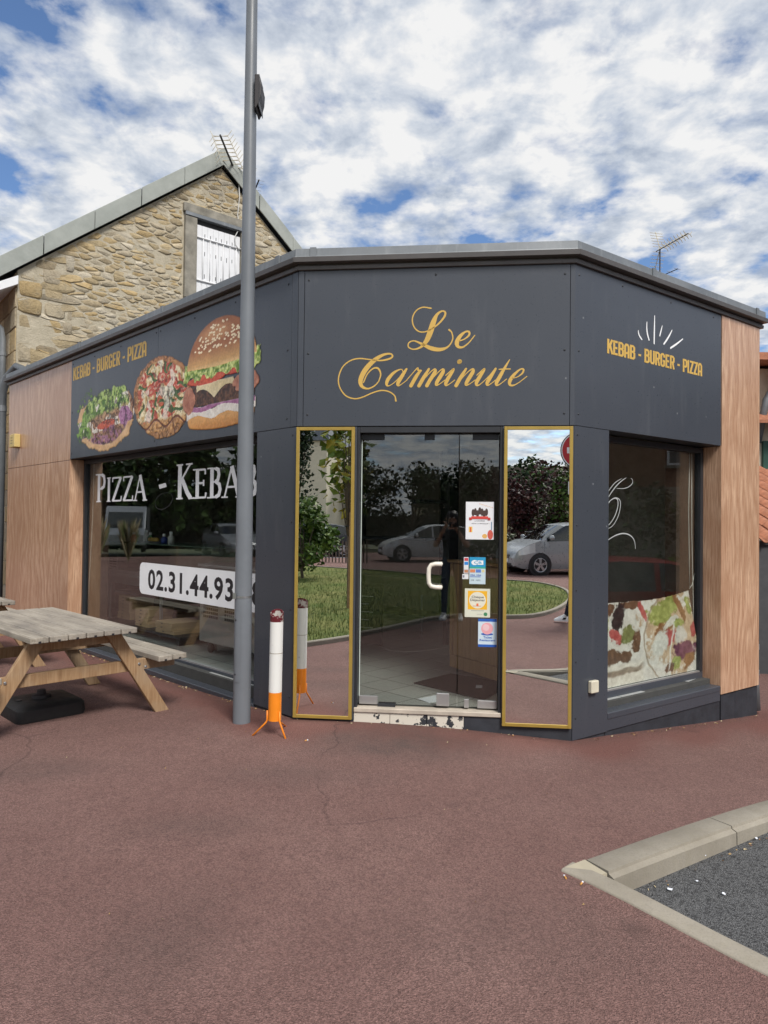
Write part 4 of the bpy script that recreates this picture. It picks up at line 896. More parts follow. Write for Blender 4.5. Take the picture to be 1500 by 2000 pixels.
a1 = at_depth(486, 400, 14.6); yagi('roof_antenna', 'thin comb antenna on the right slope of the stone gable', a1-Vector((0, 0, .75)), a1, at_depth(506, 351, 13.9), 8, .30, M['steel'], .014, refl=False, xx=False)
a2 = at_depth(1289, 487, 13.0); yagi('roof_antenna', 'tall rooftop antenna on a mast rising behind the shop sign', Vector((a2.x, a2.y, 3.60)) if False else a2-Vector((0, 0, 1.6)), a2, at_depth(1344, 456, 12.2), 9, .22, M['antenna'], .010, .013)
a3 = at_depth(1292, 539, 12.5); yagi('roof_antenna', 'low short antenna beside the tall mast behind the shop', a3-Vector((0, 0, .6)), a3, at_depth(1324, 525, 12.2), 3, .20, M['steel'], .008, .010, refl=False, xx=False)
# cable down the gable
b = MB(); c = [(466, 352), (468, 385), (464, 420), (468, 445), (459, 462), (460, 478), (468, 490)]
b.tube([FH.p(*hpx(x, y, .05), .05) for x, y in c], .010, 6); b.build('aerial_cable', M['cable'], house, smooth=True)
# building the tall mast stands on, and the shop's annex behind
an = thing('rear_annex', 'flat roofed rear annex standing behind the corner shop', 'building', (3.0, 12.6, 0))
b = MB(); b.box(1.6, 5.2, 11.4, 14.4, -.8, 3.1); b.build('wall', M['cream'], an)
b = MB(); b.box(1.5, 5.3, 11.3, 14.5, 3.102, 3.25); b.build('roof', M['zinc'], an)
# ------------------------------------------------------------------ right hand neighbours
nb = thing('cream_house', 'cream rendered house with orange tiled roof and dark green shutters', 'house', (9.3, 14, -.6))
nx0 = at_depth(1484, 900, 14).x
b = MB(); b.box(nx0-1.2, nx0+7, 14.0, 22, -.8, 1.5+(1025-748)/FPX*14+.35); b.build('wall', M['cream'], nb)
ze = 1.5+(1030-745)/FPX*14+.35
b = MB(); b.prism([(13.3, ze-.06), (18, ze+.28), (22.7, ze-.06), (22.7, ze+.08), (18, ze+.46), (13.3, ze+.08)], nx0-1.5, nx0+7.3, axis=0); b.build('roof', M['terracotta'], nb)
pz = 1.5+(1030-822)/FPX*13.9
b = MB(); b.prism([(13.45, pz-.1), (13.99, pz+.14), (13.99, pz+.20), (13.45, pz-.04)], nx0-.6, nx0+3, axis=0); b.build('canopy_roof', M['terracotta'], nb)
sx0 = at_depth(1490, 900, 13.95).x
s_ = MB(); s_.box(sx0, sx0+.75, 13.93, 13.995, 1.5+(1030-918)/FPX*13.9-1.0, 1.5+(1030-872)/FPX*13.9+.12); sh2 = s_.build('shutter', M['green'], nb)
b = MB(); b.tube([Vector((nx0+.18, 13.88, ze-.2)), Vector((nx0+.16, 13.8, ze-.5)), Vector((nx0+.02, 13.8, ze-.75)), Vector((nx0-.1, 13.9, ze-1.6))], .07, 10); b.build('downpipe', M['zinc'], nb, smooth=True)
gx = thing('garage', 'dark grey garage wall under a sloping roof of clay pantiles', 'garage', (6.2, 9.6, -.5))
ga = at_depth(1478, 1000, 9.4); gz = 1.5-(1066-1032)/FPX*9.4
b = MB(); b.box(ga.x-.9, ga.x+5.5, 9.4, 13.2, -1.0, gz); b.build('wall', M['greypaint'], gx)
b = MB(); b.box(ga.x-.92, ga.x+5.52, 9.36, 9.43, gz+.002, gz+.05); b.build('coping', M['greypaint'], gx)
tp = 1.5+(1032-925)/FPX*12.6; rows = 7; cols = 12
me = None
for i in range(rows):
    for j in range(cols):
        y0 = 9.30+i*(3.5/rows); z0 = gz+.06+(tp-gz)*i/rows
        if me is None:
            b = MB(); n = 9; vs = []
            for k2, (yy, zz) in enumerate(((-.02, .0), (3.5/rows+.07, (tp-gz)/rows+.035))):
                for q in range(n): t = q/(n-1); vs.append((.27*t, yy, zz+.065*math.sin(math.pi*min(1, t*1.45))+(-.02*math.sin(math.pi*(t-.69)/.31) if t > .69 else 0)))
            b.add(vs+[(x, y, z-.018) for x, y, z in vs], [(q, q+1, n+q+1, n+q) for q in range(n-1)]+[(2*n+q, 3*n+q, 3*n+q+1, 2*n+q+1) for q in range(n-1)]+[(q, 2*n+q, 2*n+q+1, q+1) for q in range(n-1)])
            me = b.mesh('roof_tile', True); me.materials.append(M['terracotta'])
        o = bpy.data.objects.new('roof_tile', me); COL.objects.link(o); o.location = (ga.x-.9+j*.245+random.uniform(-.006, .006), y0+random.uniform(-.012, .012), z0+.012*(0)); parent(o, gx)
# cast downpipe at the shop's right end
b = MB(); q = FRt.p(LEN_R+.075, 0, -.09); z0 = -.42
b.tube([q+Vector((0, 0, 3.5)), q+Vector((0, 0, 1.2)), q+Vector((0, 0, .3)), q+Vector((.0, 0, .05)), q+Vector((0.01, -.02, z0+.06))], [.045, .045, .045, .052, .055], 12); dp2 = b.build('downpipe', M['zinc'], shop, smooth=True)
for z in (.28, .02, -.18, -.30):
    b = MB(); b.tube([q+Vector((0, 0, z-.025)), q+Vector((0, 0, z+.025))], .062, 12); b.build('pipe_collar', M['zinc'], dp2)
# ------------------------------------------------------------------ printed food pictures: fine coloured cells, flat print on the panels
def vnoise(h, w_, cells, seed, oct_=3):
    r = np.random.default_rng(seed); out = np.zeros((h, w_)); amp = 1; tot = 0
    for o in range(oct_):
        cy, cx_ = max(2, int(cells*(2**o)*h/max(h, w_))+2), max(2, int(cells*(2**o)*w_/max(h, w_))+2); g = r.random((cy+1, cx_+1))
        y = np.linspace(0, cy-1e-3, h); x = np.linspace(0, cx_-1e-3, w_); yi, xi = y.astype(int), x.astype(int); fy, fx = y-yi, x-xi; fy = fy*fy*(3-2*fy); fx = fx*fx*(3-2*fx)
        a = g[yi][:, xi]*(1-fx)+g[yi][:, xi+1]*fx; c = g[yi+1][:, xi]*(1-fx)+g[yi+1][:, xi+1]*fx; out += amp*(a*(1-fy)[:, None]+c*fy[:, None]); tot += amp; amp *= .55
    return out/tot
def sst(a, b, x): t = np.clip((x-a)/(b-a), 0, 1); return t*t*(3-2*t)
def lay(img, m, c0, c1=None, n=None):
    c0 = np.array(c0); c = c0 if c1 is None else c0+(np.array(c1)-c0)*np.clip(n, 0, 1)[..., None]
    img[:] = img*(1-m[..., None])+c*m[..., None]
def art(name, F, u0, u1, v0, v1, res, fn, w, par, shape=None, m='print'):
    nx, ny = int((u1-u0)/res), int((v1-v0)/res); X, Y = np.meshgrid((np.arange(nx)+.5)/nx*(u1-u0)+u0, (np.arange(ny)+.5)/ny*(v1-v0)+v0)
    img = np.zeros((ny, nx, 3)); msk = fn(X, Y, img)
    if shape:
        k = msk.astype(float)
        for _ in range(14): k = (np.roll(k, 1, 0)+np.roll(k, -1, 0)+np.roll(k, 1, 1)+np.roll(k, -1, 1)+k)/5
        lum = vnoise(ny, nx, 90, 77, 2); lum2 = vnoise(ny, nx, 22, 78, 3); img *= (np.clip(.55+.62*sst(.45, .98, k), 0, 1.1)*(.80+.30*lum)*(.84+.30*lum2))[..., None]; g_ = np.gradient(img.mean(-1)); img += np.clip((g_[0]*-.5+g_[1]*.5), -.06, .10)[..., None]
    idx = -np.ones((ny+1, nx+1), int); jj, ii = np.nonzero(msk)
    us = np.linspace(u0, u1, nx+1); vs_ = np.linspace(v0, v1, ny+1)
    used = np.zeros((ny+1, nx+1), bool)
    for a, c in ((0, 0), (0, 1), (1, 0), (1, 1)): used[jj+a, ii+c] = True
    vj, vi = np.nonzero(used); idx[vj, vi] = np.arange(len(vj))
    P = np.array(F.o)[None]+np.array(F.u)[None]*us[vi][:, None]+np.array(F.n)[None]*w; P[:, 2] += vs_[vj]
    f = np.stack([idx[jj, ii], idx[jj, ii+1], idx[jj+1, ii+1], idx[jj+1, ii]], 1)
    me = bpy.data.meshes.new(name); me.from_pydata(P.tolist(), [], f.tolist()); ca = me.color_attributes.new('Col', 'FLOAT_COLOR', 'CORNER')
    c = np.ones((len(f), 4, 4), np.float32); c[..., :3] = np.clip(img[jj, ii], 0, 1)[:, None, :]; ca.data.foreach_set('color', c.ravel()); me.materials.append(M[m])
    return obj_from(me, name, None, par)
def warp_(a, dx, dy, amp):
    h, w_ = a.shape; yy, xx = np.mgrid[0:h, 0:w_]; return a[np.clip((yy+(dy-.5)*amp).astype(int), 0, h-1), np.clip((xx+(dx-.5)*amp).astype(int), 0, w_-1)]
def kebab_fn(X, Y, img):
    h, w_ = X.shape; n1, n2, n3, n4 = (vnoise(h, w_, c, s) for c, s in ((14, 1), (34, 2), (9, 3), (60, 4)))
    x = (X+3.60)/.76; y = (Y-2.70)/.40; ca, sa = math.cos(.30), math.sin(.30); xr, yr = x*ca+y*sa*.6, y*ca-x*sa*.55
    r = np.hypot(xr*1.0, yr*1.02)+.10*(n1-.5)
    ragged = (r < .98+.12*(n2-.5)) & (yr < .78+.35*xr*(xr < 0)+.25*(n2-.5)-.18*np.clip(xr, 0, 1))
    lay(img, np.ones_like(r), (.14, .06, .035), (.42, .23, .12), sst(.3, .75, n2*.7+n4*.4-.05))                     # meat
    lay(img, sst(.52, .60, n3)*.8, (.42, .22, .12), (.58, .38, .22), n4)
    lay(img, sst(.06, .22, yr-.35*xr*0+.25*(n1-.5)+.05)*sst(-.2, .1, yr+.25)*(xr < .85), (.07, .16, .02), (.42, .55, .16), sst(.35, .7, n2))      # salad
    lay(img, sst(-.45, -.62, xr+.25*(n1-.5))*(yr > -.45), (.06, .17, .02), (.35, .52, .12), n2)
    lay(img, sst(.57, .63, n1)*(yr > -.35)*(yr < .45)*.95, (.62, .55, .45), (.80, .76, .70), n4)                           # sauce
    lay(img, (np.hypot((xr-.02)/.30, (yr+.22)/.12) < 1+.3*(n2-.5)), (.45, .05, .03), (.62, .16, .08), n4)                   # tomato
    lay(img, (np.hypot((xr-.66)/.20, (yr+.20)/.26) < 1+.5*(n2-.5)), (.22, .04, .16), (.55, .30, .48), n4)                   # onion
    lay(img, sst(-.28, -.40, yr+.3*(n1-.5))*sst(.45, .6, n2)*.8, (.20, .05, .16), (.40, .2, .34), n4)
    rim = sst(.78, .83, r)*((yr < -.38) | ((yr > .15) & (xr < .0)))
    lay(img, rim, (.46, .24, .10), (.74, .52, .30), n3*.6+n4*.4)
    dk = sst(.52, .36, warp_(vnoise(h, w_, 24, 5, 4), n1, n3, 60)*.65+n4*.35)*(1-rim)*.72; img *= (1-dk)[..., None]
    spike = (r < 1.10)*(n2 > .56)*(xr < -.3)*(yr > -.5); lay(img, (spike & ~ragged)*1.0, (.08, .22, .03), (.34, .55, .12), n4)
    return ragged | spike
def pizza_fn(X, Y, img):
    h, w_ = X.shape; n1, n2, n3, n4 = (vnoise(h, w_, c, s) for c, s in ((12, 11), (30, 12), (8, 13), (60, 14)))
    x = (X+2.24)/.61; y = (Y-2.77)/.43; r = np.hypot(x*1.0+.12*y, y)+.09*(n1-.5); m = r < 1
    lay(img, np.ones_like(r), (.55, .36, .14), (.80, .70, .46), sst(.3, .7, n2))                                         # cheese
    lay(img, sst(.50, .58, n1), (.40, .07, .03), (.58, .16, .07), n4)
    rs_ = random.Random(3)
    for _ in range(15):
        cx_, cy_ = rs_.uniform(-.72, .72), rs_.uniform(-.45, .80); q = np.hypot((x-cx_)/.17, (y-cy_)/.15)
        lay(img, (q < 1)*1.0, (.40, .04, .03), (.60, .13, .07), n4); lay(img, ((q < .62) & (q > .25))*(n2 > .42)*.85, (.62, .30, .20), (.70, .45, .32), n4)
    for _ in range(22):
        cx_, cy_, a = rs_.uniform(-.75, .75), rs_.uniform(-.5, .85), rs_.uniform(0, 3.14); dx, dy = (x-cx_)*math.cos(a)+(y-cy_)*math.sin(a), -(x-cx_)*math.sin(a)+(y-cy_)*math.cos(a)
        lay(img, (np.hypot(dx/.20, (dy+.06*np.sin(dx*14))/.045) < 1)*1.0, (.025, .06, .015), (.12, .20, .05), n4)
    lay(img, sst(.60, .66, n3)*.7, (.78, .72, .58), (.85, .82, .72), n4)
    lay(img, sst(.86, .90, r)*(y > -.4), (.30, .11, .04), (.55, .27, .11), n2)                                            # crust
    low = sst(-.50, -.60, y+.16*(n1-.5)); lay(img, low, (.34, .15, .05), (.68, .40, .17), sst(.3, .75, n2*.6+n4*.4))
    lay(img, sst(-.78, -.82, y+.05*n1)*.7, (.26, .12, .05), (.40, .2, .09), n4); lay(img, ((np.abs(y+.62+.1*np.sin(x*9)) < .03)*1.0), (.16, .05, .02))
    img *= (1-.62*sst(.52, .34, warp_(vnoise(h, w_, 26, 15, 4), n1, n3, 40)*.6+n4*.4))[..., None]
    lay(img, (np.abs(x-.28+.25*(y+.1)) < .018)*(y < .1)*.8, (.10, .04, .02)); return m
def burger_fn(X, Y, img):
    h, w_ = X.shape; n1, n2, n3, n4 = (vnoise(h, w_, c, s) for c, s in ((10, 21), (26, 22), (7, 23), (55, 24)))
    cx0 = -1.14; x = (X-cx0)/.60; y = Y; m = np.zeros_like(x, bool)
    def layer(cond, *a): lay(img, cond*1.0, *a); m[:] = m | cond
    bun2 = (np.abs(x) < .93*np.clip(1-((2.50-y)/.16)**4*.35, 0, 1)) & (y < 2.54) & (y > 2.352+.05*x*x); layer(bun2, (.50, .20, .05), (.72, .40, .15), n4*.4+.6*sst(2.36, 2.5, y))
    layer((np.abs(x) < .96) & (np.abs(y-2.525-.02*np.sin(x*7)) < .035+.02*n1), (.66, .58, .50), (.85, .82, .78), n2)
    layer((np.abs(x) < .95) & (np.abs(y-2.575-.02*np.sin(x*5+1)) < .024), (.20, .03, .14), (.55, .28, .45), n2)
    layer((np.abs(x) < .90+.05*n1) & (y > 2.59) & (y < 2.79), (.035, .014, .009), (.17, .075, .04), sst(.3, .75, n2*.5+n4*.5))
    layer((np.abs(x+.15)+.2*n1 < .62) & (y > 2.645+.10*np.abs(np.sin(x*4.2+.6))) & (y < 2.80), (.58, .44, .22), (.78, .68, .45), n3)
    layer((np.hypot((x-.72)/.34, (y-2.73)/.09) < 1+.4*(n2-.5)) | (np.hypot((x+.90)/.20, (y-2.66)/.13) < 1+.4*(n2-.5)), (.24, .06, .035), (.58, .28, .18), n2)
    layer((np.hypot((x+.40)/.56, (y-2.835)/.048) < 1) | (np.hypot((x-.45)/.42, (y-2.86)/.04) < 1), (.40, .03, .015), (.68, .14, .07), n4)
    le = 2.865+.06*np.sin(x*16+5*n1)*n1; layer((np.abs(x) < 1.06+.08*(n2-.5)) & (y > le-.01) & (y < 3.00+.03*n2), (.10, .20, .02), (.66, .72, .26), sst(.32, .68, n2*.6+n4*.4))
    dome = (np.hypot(x/.97, np.clip((y-2.945)/.435, 0, 9)) < 1) & (y > 2.955-.025*np.cos(x*1.6)+.006*n1); sh = np.clip((y-2.94)/.43, 0, 1)
    layer(dome, (.62, .36, .14), (.34, .125, .05), sst(.0, .5, sh)); lay(img, dome*(sst(.9, .2, np.hypot((x+.15)/.7, (sh-.72)/.28)))*.45, (.74, .42, .20)); lay(img, dome*sst(.10, .0, sh)*.6, (.80, .55, .26))
    rs_ = random.Random(8)
    for _ in range(150):
        a, q = rs_.uniform(-.75, .75), rs_.uniform(.34, .93); 
        if math.hypot(a/.9, q) > .93: continue
        lay(img, (np.hypot((x-a)/.028, (sh-q)/.022) < 1)*dome*1.0, (.80, .62, .38), (.85, .74, .55), n4)
    return m
art('kebab_picture', FL, -4.40, -2.80, 2.28, 3.12, .0065, kebab_fn, .0028, sgL, shape=True)
art('pizza_picture', FL, -2.88, -1.62, 2.31, 3.22, .0065, pizza_fn, .0040, sgL2, shape=True)
art('burger_picture', FL, -1.84, -.44, 2.33, 3.40, .0055, burger_fn, .0052, sgL2, shape=True)
def film_fn(X, Y, img):
    h, w_ = X.shape; d1_, d2_ = vnoise(h, w_, 9, 41, 4), vnoise(h, w_, 9, 42, 4); n4 = vnoise(h, w_, 50, 34, 3); n2 = warp_(vnoise(h, w_, 12, 33, 4), d1_, d2_, 60)
    x = (X-.60)/(2.09-.60)+.05*(d1_-.5); y = (.86-Y)/(.86-.12)+.07*(d2_-.5)          # picture coordinates, y downwards
    lay(img, np.ones_like(X), (.66, .62, .58), (.80, .79, .77), n2)
    def E(cx_, cy_, rx, ry, a, c0, c1, m=1.0):
        ca, sa = math.cos(a), math.sin(a); dx, dy = x-cx_, y-cy_; q = np.hypot((dx*ca+dy*sa)/rx, (-dx*sa+dy*ca)/ry)+.9*(n2-.5)+.6*(n4-.5); lay(img, sst(1.12, .86, q)*m, c0, c1, np.clip(n4*.6+n2*.4, 0, 1))
    BR, BR2, GRN, RED_, PUR, BLK_, TAN = ((.16, .10, .07), (.36, .24, .17)), ((.30, .17, .09), (.52, .34, .2)), ((.28, .32, .10), (.62, .64, .32)), ((.46, .10, .10), (.66, .30, .28)), ((.14, .05, .09), (.42, .22, .30)), ((.03, .03, .035), (.14, .12, .12)), ((.55, .42, .30), (.74, .62, .50))
    for e in ((.05, .10, .10, .07, .2, *BR), (.30, .07, .12, .05, 0, *BR), (.03, .32, .07, .10, .2, *GRN), (.02, .55, .05, .12, 0, *RED_), (.18, .22, .055, .17, .15, *BLK_), (.15, .40, .05, .10, -.3, *RED_), (.28, .42, .07, .10, .3, (.20, .22, .10), (.45, .46, .25)), (.42, .18, .03, .16, -.25, *RED_), (.36, .52, .045, .14, .1, *BR), (.12, .66, .10, .09, .1, *BR), (.25, .66, .06, .07, -.2, *BR), (.36, .30, .05, .09, 0, (.62, .60, .56), (.8, .78, .75)),
              (.74, .46, .30, .50, -.25, *TAN), (.58, .22, .13, .15, -.4, *GRN), (.72, .12, .10, .12, .3, *GRN), (.64, .42, .13, .07, -.7, *BR2), (.82, .16, .035, .17, -.35, *BR2), (.91, .14, .03, .12, -.2, *GRN), (.72, .33, .10, .05, -.8, (.68, .66, .60), (.8, .78, .74)), (.80, .36, .05, .05, .2, *GRN), (.71, .53, .07, .10, .15, *RED_), (.60, .60, .08, .16, .2, (.68, .66, .62), (.8, .8, .78)), (.83, .52, .07, .10, 0, (.66, .62, .58), (.8, .78, .76)), (.88, .72, .13, .12, -.2, *PUR), (.97, .45, .03, .10, 0, *RED_), (.93, .84, .06, .10, .2, *BR2), (.78, .86, .06, .08, 0, *GRN), (.70, .90, .05, .06, 0, *BR)): E(*e)
    lay(img, sst(.74, .80, y+.05*n2)*sst(.46, .40, x), (.74, .69, .63), (.80, .77, .73), n4); lay(img, sst(.05, .02, np.abs(y-.865+.10*x))*sst(.46, .38, x)*.85, (.26, .21, .17), (.42, .34, .27), n4)
    lay(img, sst(.012, .004, np.abs(x-.73+.12*(y-.6)))*sst(.3, .4, y)*sst(.98, .9, y)*.8, (.8, .8, .79)); lay(img, sst(.012, .005, np.abs(np.hypot((x-.80)/.36, (y-.50)/.62)-1)*.4)*(x < .75)*.7, (.42, .34, .26))
    img *= (.82+.26*n4)[..., None]; img[:] = np.clip(img, 0, 1)**1.35*1.02
    top = .835+.055*((X-1.25)/.70)**2*np.sign(X-1.0)*(X > 1.0)+.02*(X < 1.0)*(1.0-X); right = 1.955+np.clip((.89-Y)/.49, 0, 1)*.155
    return (Y < top) & (X < right)
art('window_film', FRt, .346, 2.098, .119, .90, .006, film_fn, -.2125, wr_)
# scroll decals on the panes
def curl(F, pts, zx, zy, zs, wd, m, par, off):
    q = cat_rom([(*F.px(zx+x/zs, zy+y/zs, off), 1) for x, y in pts], 8); b = MB(); b.T = lambda x, y, z: F.p(x, y, z); n = len(q)
    strip(b, [(p[0], p[1], .62*wd*(.4+.6*math.sin(math.pi*(i+.5)/n))) for i, p in enumerate(q)], off); b.build('scroll_decal', m, par)
grey = plain('white_scroll_vinyl', (.40, .42, .42), .5, var=.05)
for k, (pts, wd) in enumerate((([(70, 760), (130, 670), (190, 600), (262, 556)], .012), ([(70, 840), (130, 735), (200, 640), (262, 582), (312, 548)], .016), ([(200, 668), (270, 672), (335, 655), (382, 612), (384, 572), (366, 553)], .011), ([(60, 910), (110, 830), (170, 785), (212, 800), (215, 880), (180, 990), (120, 1080), (60, 1115)], .017), ([(60, 930), (130, 812), (190, 778), (238, 805), (245, 880), (215, 1000), (150, 1105), (60, 1145)], .014), ([(60, 1300), (130, 1245), (210, 1202), (290, 1188), (360, 1212), (405, 1270), (420, 1365)], .018))):
    curl(FRt, pts, 1170, 840, 5.882, wd, grey, wr_, -.2030+.0004*k)
for k, (pts, wd) in enumerate((([(700, 425), (640, 440), (600, 490), (605, 545), (650, 562), (710, 530), (738, 475), (720, 430), (690, 425)], .018),)): curl(FL, pts, 160, 860, 4.167, wd*.7, M['ink'], wl_, -.2005+.0005*k)
# ------------------------------------------------------------------ pole, box on it, bollard
pz0 = -.085; pc = Vector((-1.095, 5.43, pz0))
pole = thing('lamp_post', 'tall tapered grey metal lamp post standing in front of the shop window', 'lamp post', pc)
b = MB(); b.lathe([(.069, -.1), (.069, 0), (.0685, .02), (.067, 1.0), (.060, 2.4), (.052, 4.0), (.044, 5.65), (.038, 7.6), (.02, 7.63)], 28, pc); b.build('shaft', M['pole'], pole, smooth=True)
b = MB(); b.T = lambda x, y, z: Vector((pc.x, pc.y, pz0))+Vector((-.045+x, -.05+y, z)); b.box(-.030, .012, -.0035, .006, .34, .86); hat = MB()
n = 5; vs = []
for z in (.34, .88):
    for i in range(n): t = R(228+i*9.5); vs.append((pc.x+.0715*math.cos(t), pc.y+.0715*math.sin(t), pz0+z))
hat.add(vs, [(i, i+1, n+i+1, n+i) for i in range(n-1)]); hat.build('hatch', M['pole'], pole, smooth=True)
for z in (.40, .82):
    b = MB(); t = R(232); b.T = lambda x, y, z_: Vector((pc.x+x+.0725*math.cos(t), pc.y+y+.0725*math.sin(t), pz0+z+z_)); b.box(-.005, .005, -.003, .003, -.006, .006); b.build('hatch_screw', M['dark'], pole)
b = MB(); b.box(pc.x-.070, pc.x-.045, pc.y-.068, pc.y-.045, pz0+.985, pz0+1.03); b.build('band_clip', M['steel'], pole); b = MB(); b.tube([(pc.x, pc.y, pz0+.99), (pc.x, pc.y, pz0+1.005)], .0685, 24, cap=False); b.build('band', M['steel'], pole)
bz = at_depth(503, 190, 5.43)
sp_ = thing('speaker', 'small black loudspeaker box mounted high on the grey post', 'speaker', (pc.x+.05, pc.y, bz.z-.13))
b = MB(); z0, z1 = at_depth(500, 222, 5.43).z, at_depth(500, 158, 5.43).z; xl, xr = pc.x+.046, at_depth(514, 190, 5.43).x
b.prism([(xl, z0), (xl+.012, z0-.004), (xr-.022, z0+.035), (xr-.004, z0+.10), (xr, z1-.085), (xl+.034, z1+.002), (xl, z1+.002)], pc.y-.085, pc.y+.085, axis=1); b.build('cabinet', M['boxplastic'], sp_, bevel=.006, seg=2)
b = MB(); b.prism([(xl+.033, z0+.012), (xl+.037, z0+.012), (xl+.037, z1), (xl+.033, z1)], pc.y-.087, pc.y+.087, axis=1); b.build('seam', M['dark'], sp_)
b = MB(); b.tube([(xl-.03, pc.y, z1-.03), (xl+.004, pc.y, z1+.01), (xl+.0, pc.y, z1+.05)], .008, 6); b.build('bracket', M['steel'], sp_)
bp = at_depth(536, 1421, 5.085); bt_ = at_depth(541, 1192, bp.y)
bo = thing('bollard', 'white and orange tube post with maroon top on orange legs', 'bollard', Vector((bp.x, bp.y, -.075)))
ax = (bt_-bp).normalized(); r0 = .0475
def along(a, c, r=r0, inner=False):
    b = MB(); A, B_ = bp+ax*a, bp+ax*c; b.tube([A, B_], r, 24, cap=not inner); return b
along(.055, .262).build('orange_base', M['orange'], bo, smooth=False, auto=40)
along(.262, .775, r0+.0004).build('white_sleeve', M['bwhite'], bo, auto=40)
b = MB(); H_ = (bt_-bp).length; A = [bp+ax*.775, bp+ax*(H_+.0)]; n = 28
e1 = ax.orthogonal().normalized(); e2 = ax.cross(e1); vs = []
for k, (rr, base) in enumerate(((r0+.0006, .775), (r0+.0006, H_), (r0-.003, H_), (r0-.003, .72))):
    for j in range(n):
        t = 2*math.pi*j/n; p = bp+e1*rr*math.cos(t)+e2*rr*math.sin(t); slant = .045*((p-bp).y/r0)*.55 if k in (1, 2) else 0
        vs.append(p+ax*(base+slant-.02*(k in (1, 2))))
b.add(vs, [(i*n+j, i*n+(j+1) % n, (i+1)*n+(j+1) % n, (i+1)*n+j) for i in range(3) for j in range(n)]); b.build('maroon_cap', M['maroon'], bo, auto=40)
b = MB(); b.tube([bp+ax*.72, bp+ax*.725], r0-.004, 20); b.build('cap_inside', M['maroon'], bo)
b = MB(); b.tube([bp+ax*.545, bp+ax*.549], r0+.0012, 24, cap=False); b.build('scuff_band', plain('rusty_scuff', (.30, .25, .18), .8, var=.4, scale=40), bo)
for (x, y) in ((490, 1440), (559, 1447), (560, 1420)):
    ft = at_z(x, y, -.076); d = (ft-bp); d.z = 0; d.normalize(); b = MB()
    b.tube([bp+d*(r0+.006)+Vector((0, 0, .125)), bp+d*(r0+.006)+Vector((0, 0, .055)), bp+d*(r0+.016)+Vector((0, 0, .036)), ft], .0065, 8); b.build('foot_rod', M['orange'], bo, smooth=True)
# ------------------------------------------------------------------ picnic tables and parasol base
aa = Vector((-.717, .697, 0)); pp = Vector((.697, .717, 0)); TE = Vector((-2.195, 5.150, 0)); gz_t = -.09
def picnic(name, label, loc, rz, group):
    t = thing(name, label, 'picnic table', loc, rz, group)
    def bld(nm, m, fn, bev=.004, par=None):
        b = MB(); fn(b); return b.build(nm, m, par or t, local=True, bevel=bev, seg=2)
    W = .80; pw = W/6
    for i in range(6):
        y0 = -.40+i*pw; dx = random.uniform(-.012, .012); o = bld('top_plank', M['timber'], lambda b: b.box(-.865+dx, .865+dx, y0+.004, y0+pw-.004, .708+random.uniform(-.002, .002), .750), .006)
        for e in (-1, 1): 
            b = MB(); b.box(e*.866+dx-.002, e*.866+dx+.002, y0+pw/2-.009, y0+pw/2+.009, .7085, .724); b.build('groove', M['ink'], o, local=True)
    for s in (-1, 1):
        for k in range(2):
            y0 = .575+k*.13; ya, yb = sorted((s*y0, s*(y0+.122))); dx = random.uniform(-.01, .01); o = bld('seat_plank', M['timber'], lambda b: b.box(-.86+dx, .86+dx, ya, yb, .456, .500), .006)
            b = MB(); b.box(-.862+dx, -.858+dx, (ya+yb)/2-.009, (ya+yb)/2+.009, .4565, .472); b.build('groove', M['ink'], o, local=True)
    for e in (-1, 1):
        x0 = e*.665
        for s in (-1, 1):
            P = [(s*.655, 0), (s*.775, 0), (s*.335, .706), (s*.215, .706)]; P = P if s > 0 else P[::-1]
            lg = bld('leg', M['legtimber'], lambda b: b.prism(P, x0-.022, x0+.022, axis=0), .004)
            for (y, z) in ((s*.50, .425), (s*.555, .395)):
                b = MB(); b.T = lambda x, q, z_: (x0-.022+x, y+q, z+z_); b.lathe([(.012, -.001), (.012, -.004), (.007, -.010)], 10, axis='x'); b.build('bolt', M['steel'], lg, local=True)
        xi = x0-e*.0445
        bld('seat_beam', M['legtimber'], lambda b: b.prism([(-.84, .365), (.84, .365), (.84, .4555), (-.84, .4555)], xi-.022, xi+.022, axis=0))
        bld('top_beam', M['legtimber'], lambda b: b.prism([(-.34, .615), (.34, .615), (.37, .706), (-.37, .706)], xi-.022, xi+.022, axis=0))
    return t
ang = math.atan2(aa.y, aa.x); tc_ = TE+aa*.865
t1 = picnic('picnic_table', 'weathered wooden picnic table with a black parasol base under it', (tc_.x, tc_.y, gz_t), ang, 'picnic tables along the shop')
c2 = TE+aa*(2.55+.865)-pp*.07
copy_tree(t1, loc=(c2.x, c2.y, -.095), label='weathered wooden picnic table farther along the wood panelled wall')
uc_ = TE+aa*.83-pp*.02; ub = thing('parasol_base', 'square black plastic parasol base on the ground under the picnic table', 'parasol base', (uc_.x, uc_.y, gz_t), ang)
def rsq(h, r, n=4): return rrect(-h, h, -h, h, r, n)
b = MB(); lv = ((.262, .0), (.268, .03), (.262, .095), (.245, .112), (.16, .125), (.12, .128)); k = len(rsq(.26, .05)); vs = []
for h, z in lv: vs += [(x, y, z) for x, y in rsq(h, .055)]
b.add(vs, [(i*k+j, i*k+(j+1) % k, (i+1)*k+(j+1) % k, (i+1)*k+j) for i in range(len(lv)-1) for j in range(k)]+[tuple(range((len(lv)-1)*k, len(lv)*k))]); b.build('body', M['black'], ub, local=True, auto=35)
b = MB(); b.lathe([(.075, .125), (.07, .150), (.035, .158), (.032, .19), (.026, .19)], 20); b.build('collar', M['boxplastic'], ub, local=True, auto=40)
b = MB(); b.lathe([(.022, .128), (.022, .134)], 14, (.0, .17, 0)); b.build('filler_cap', M['dark'], ub, local=True)
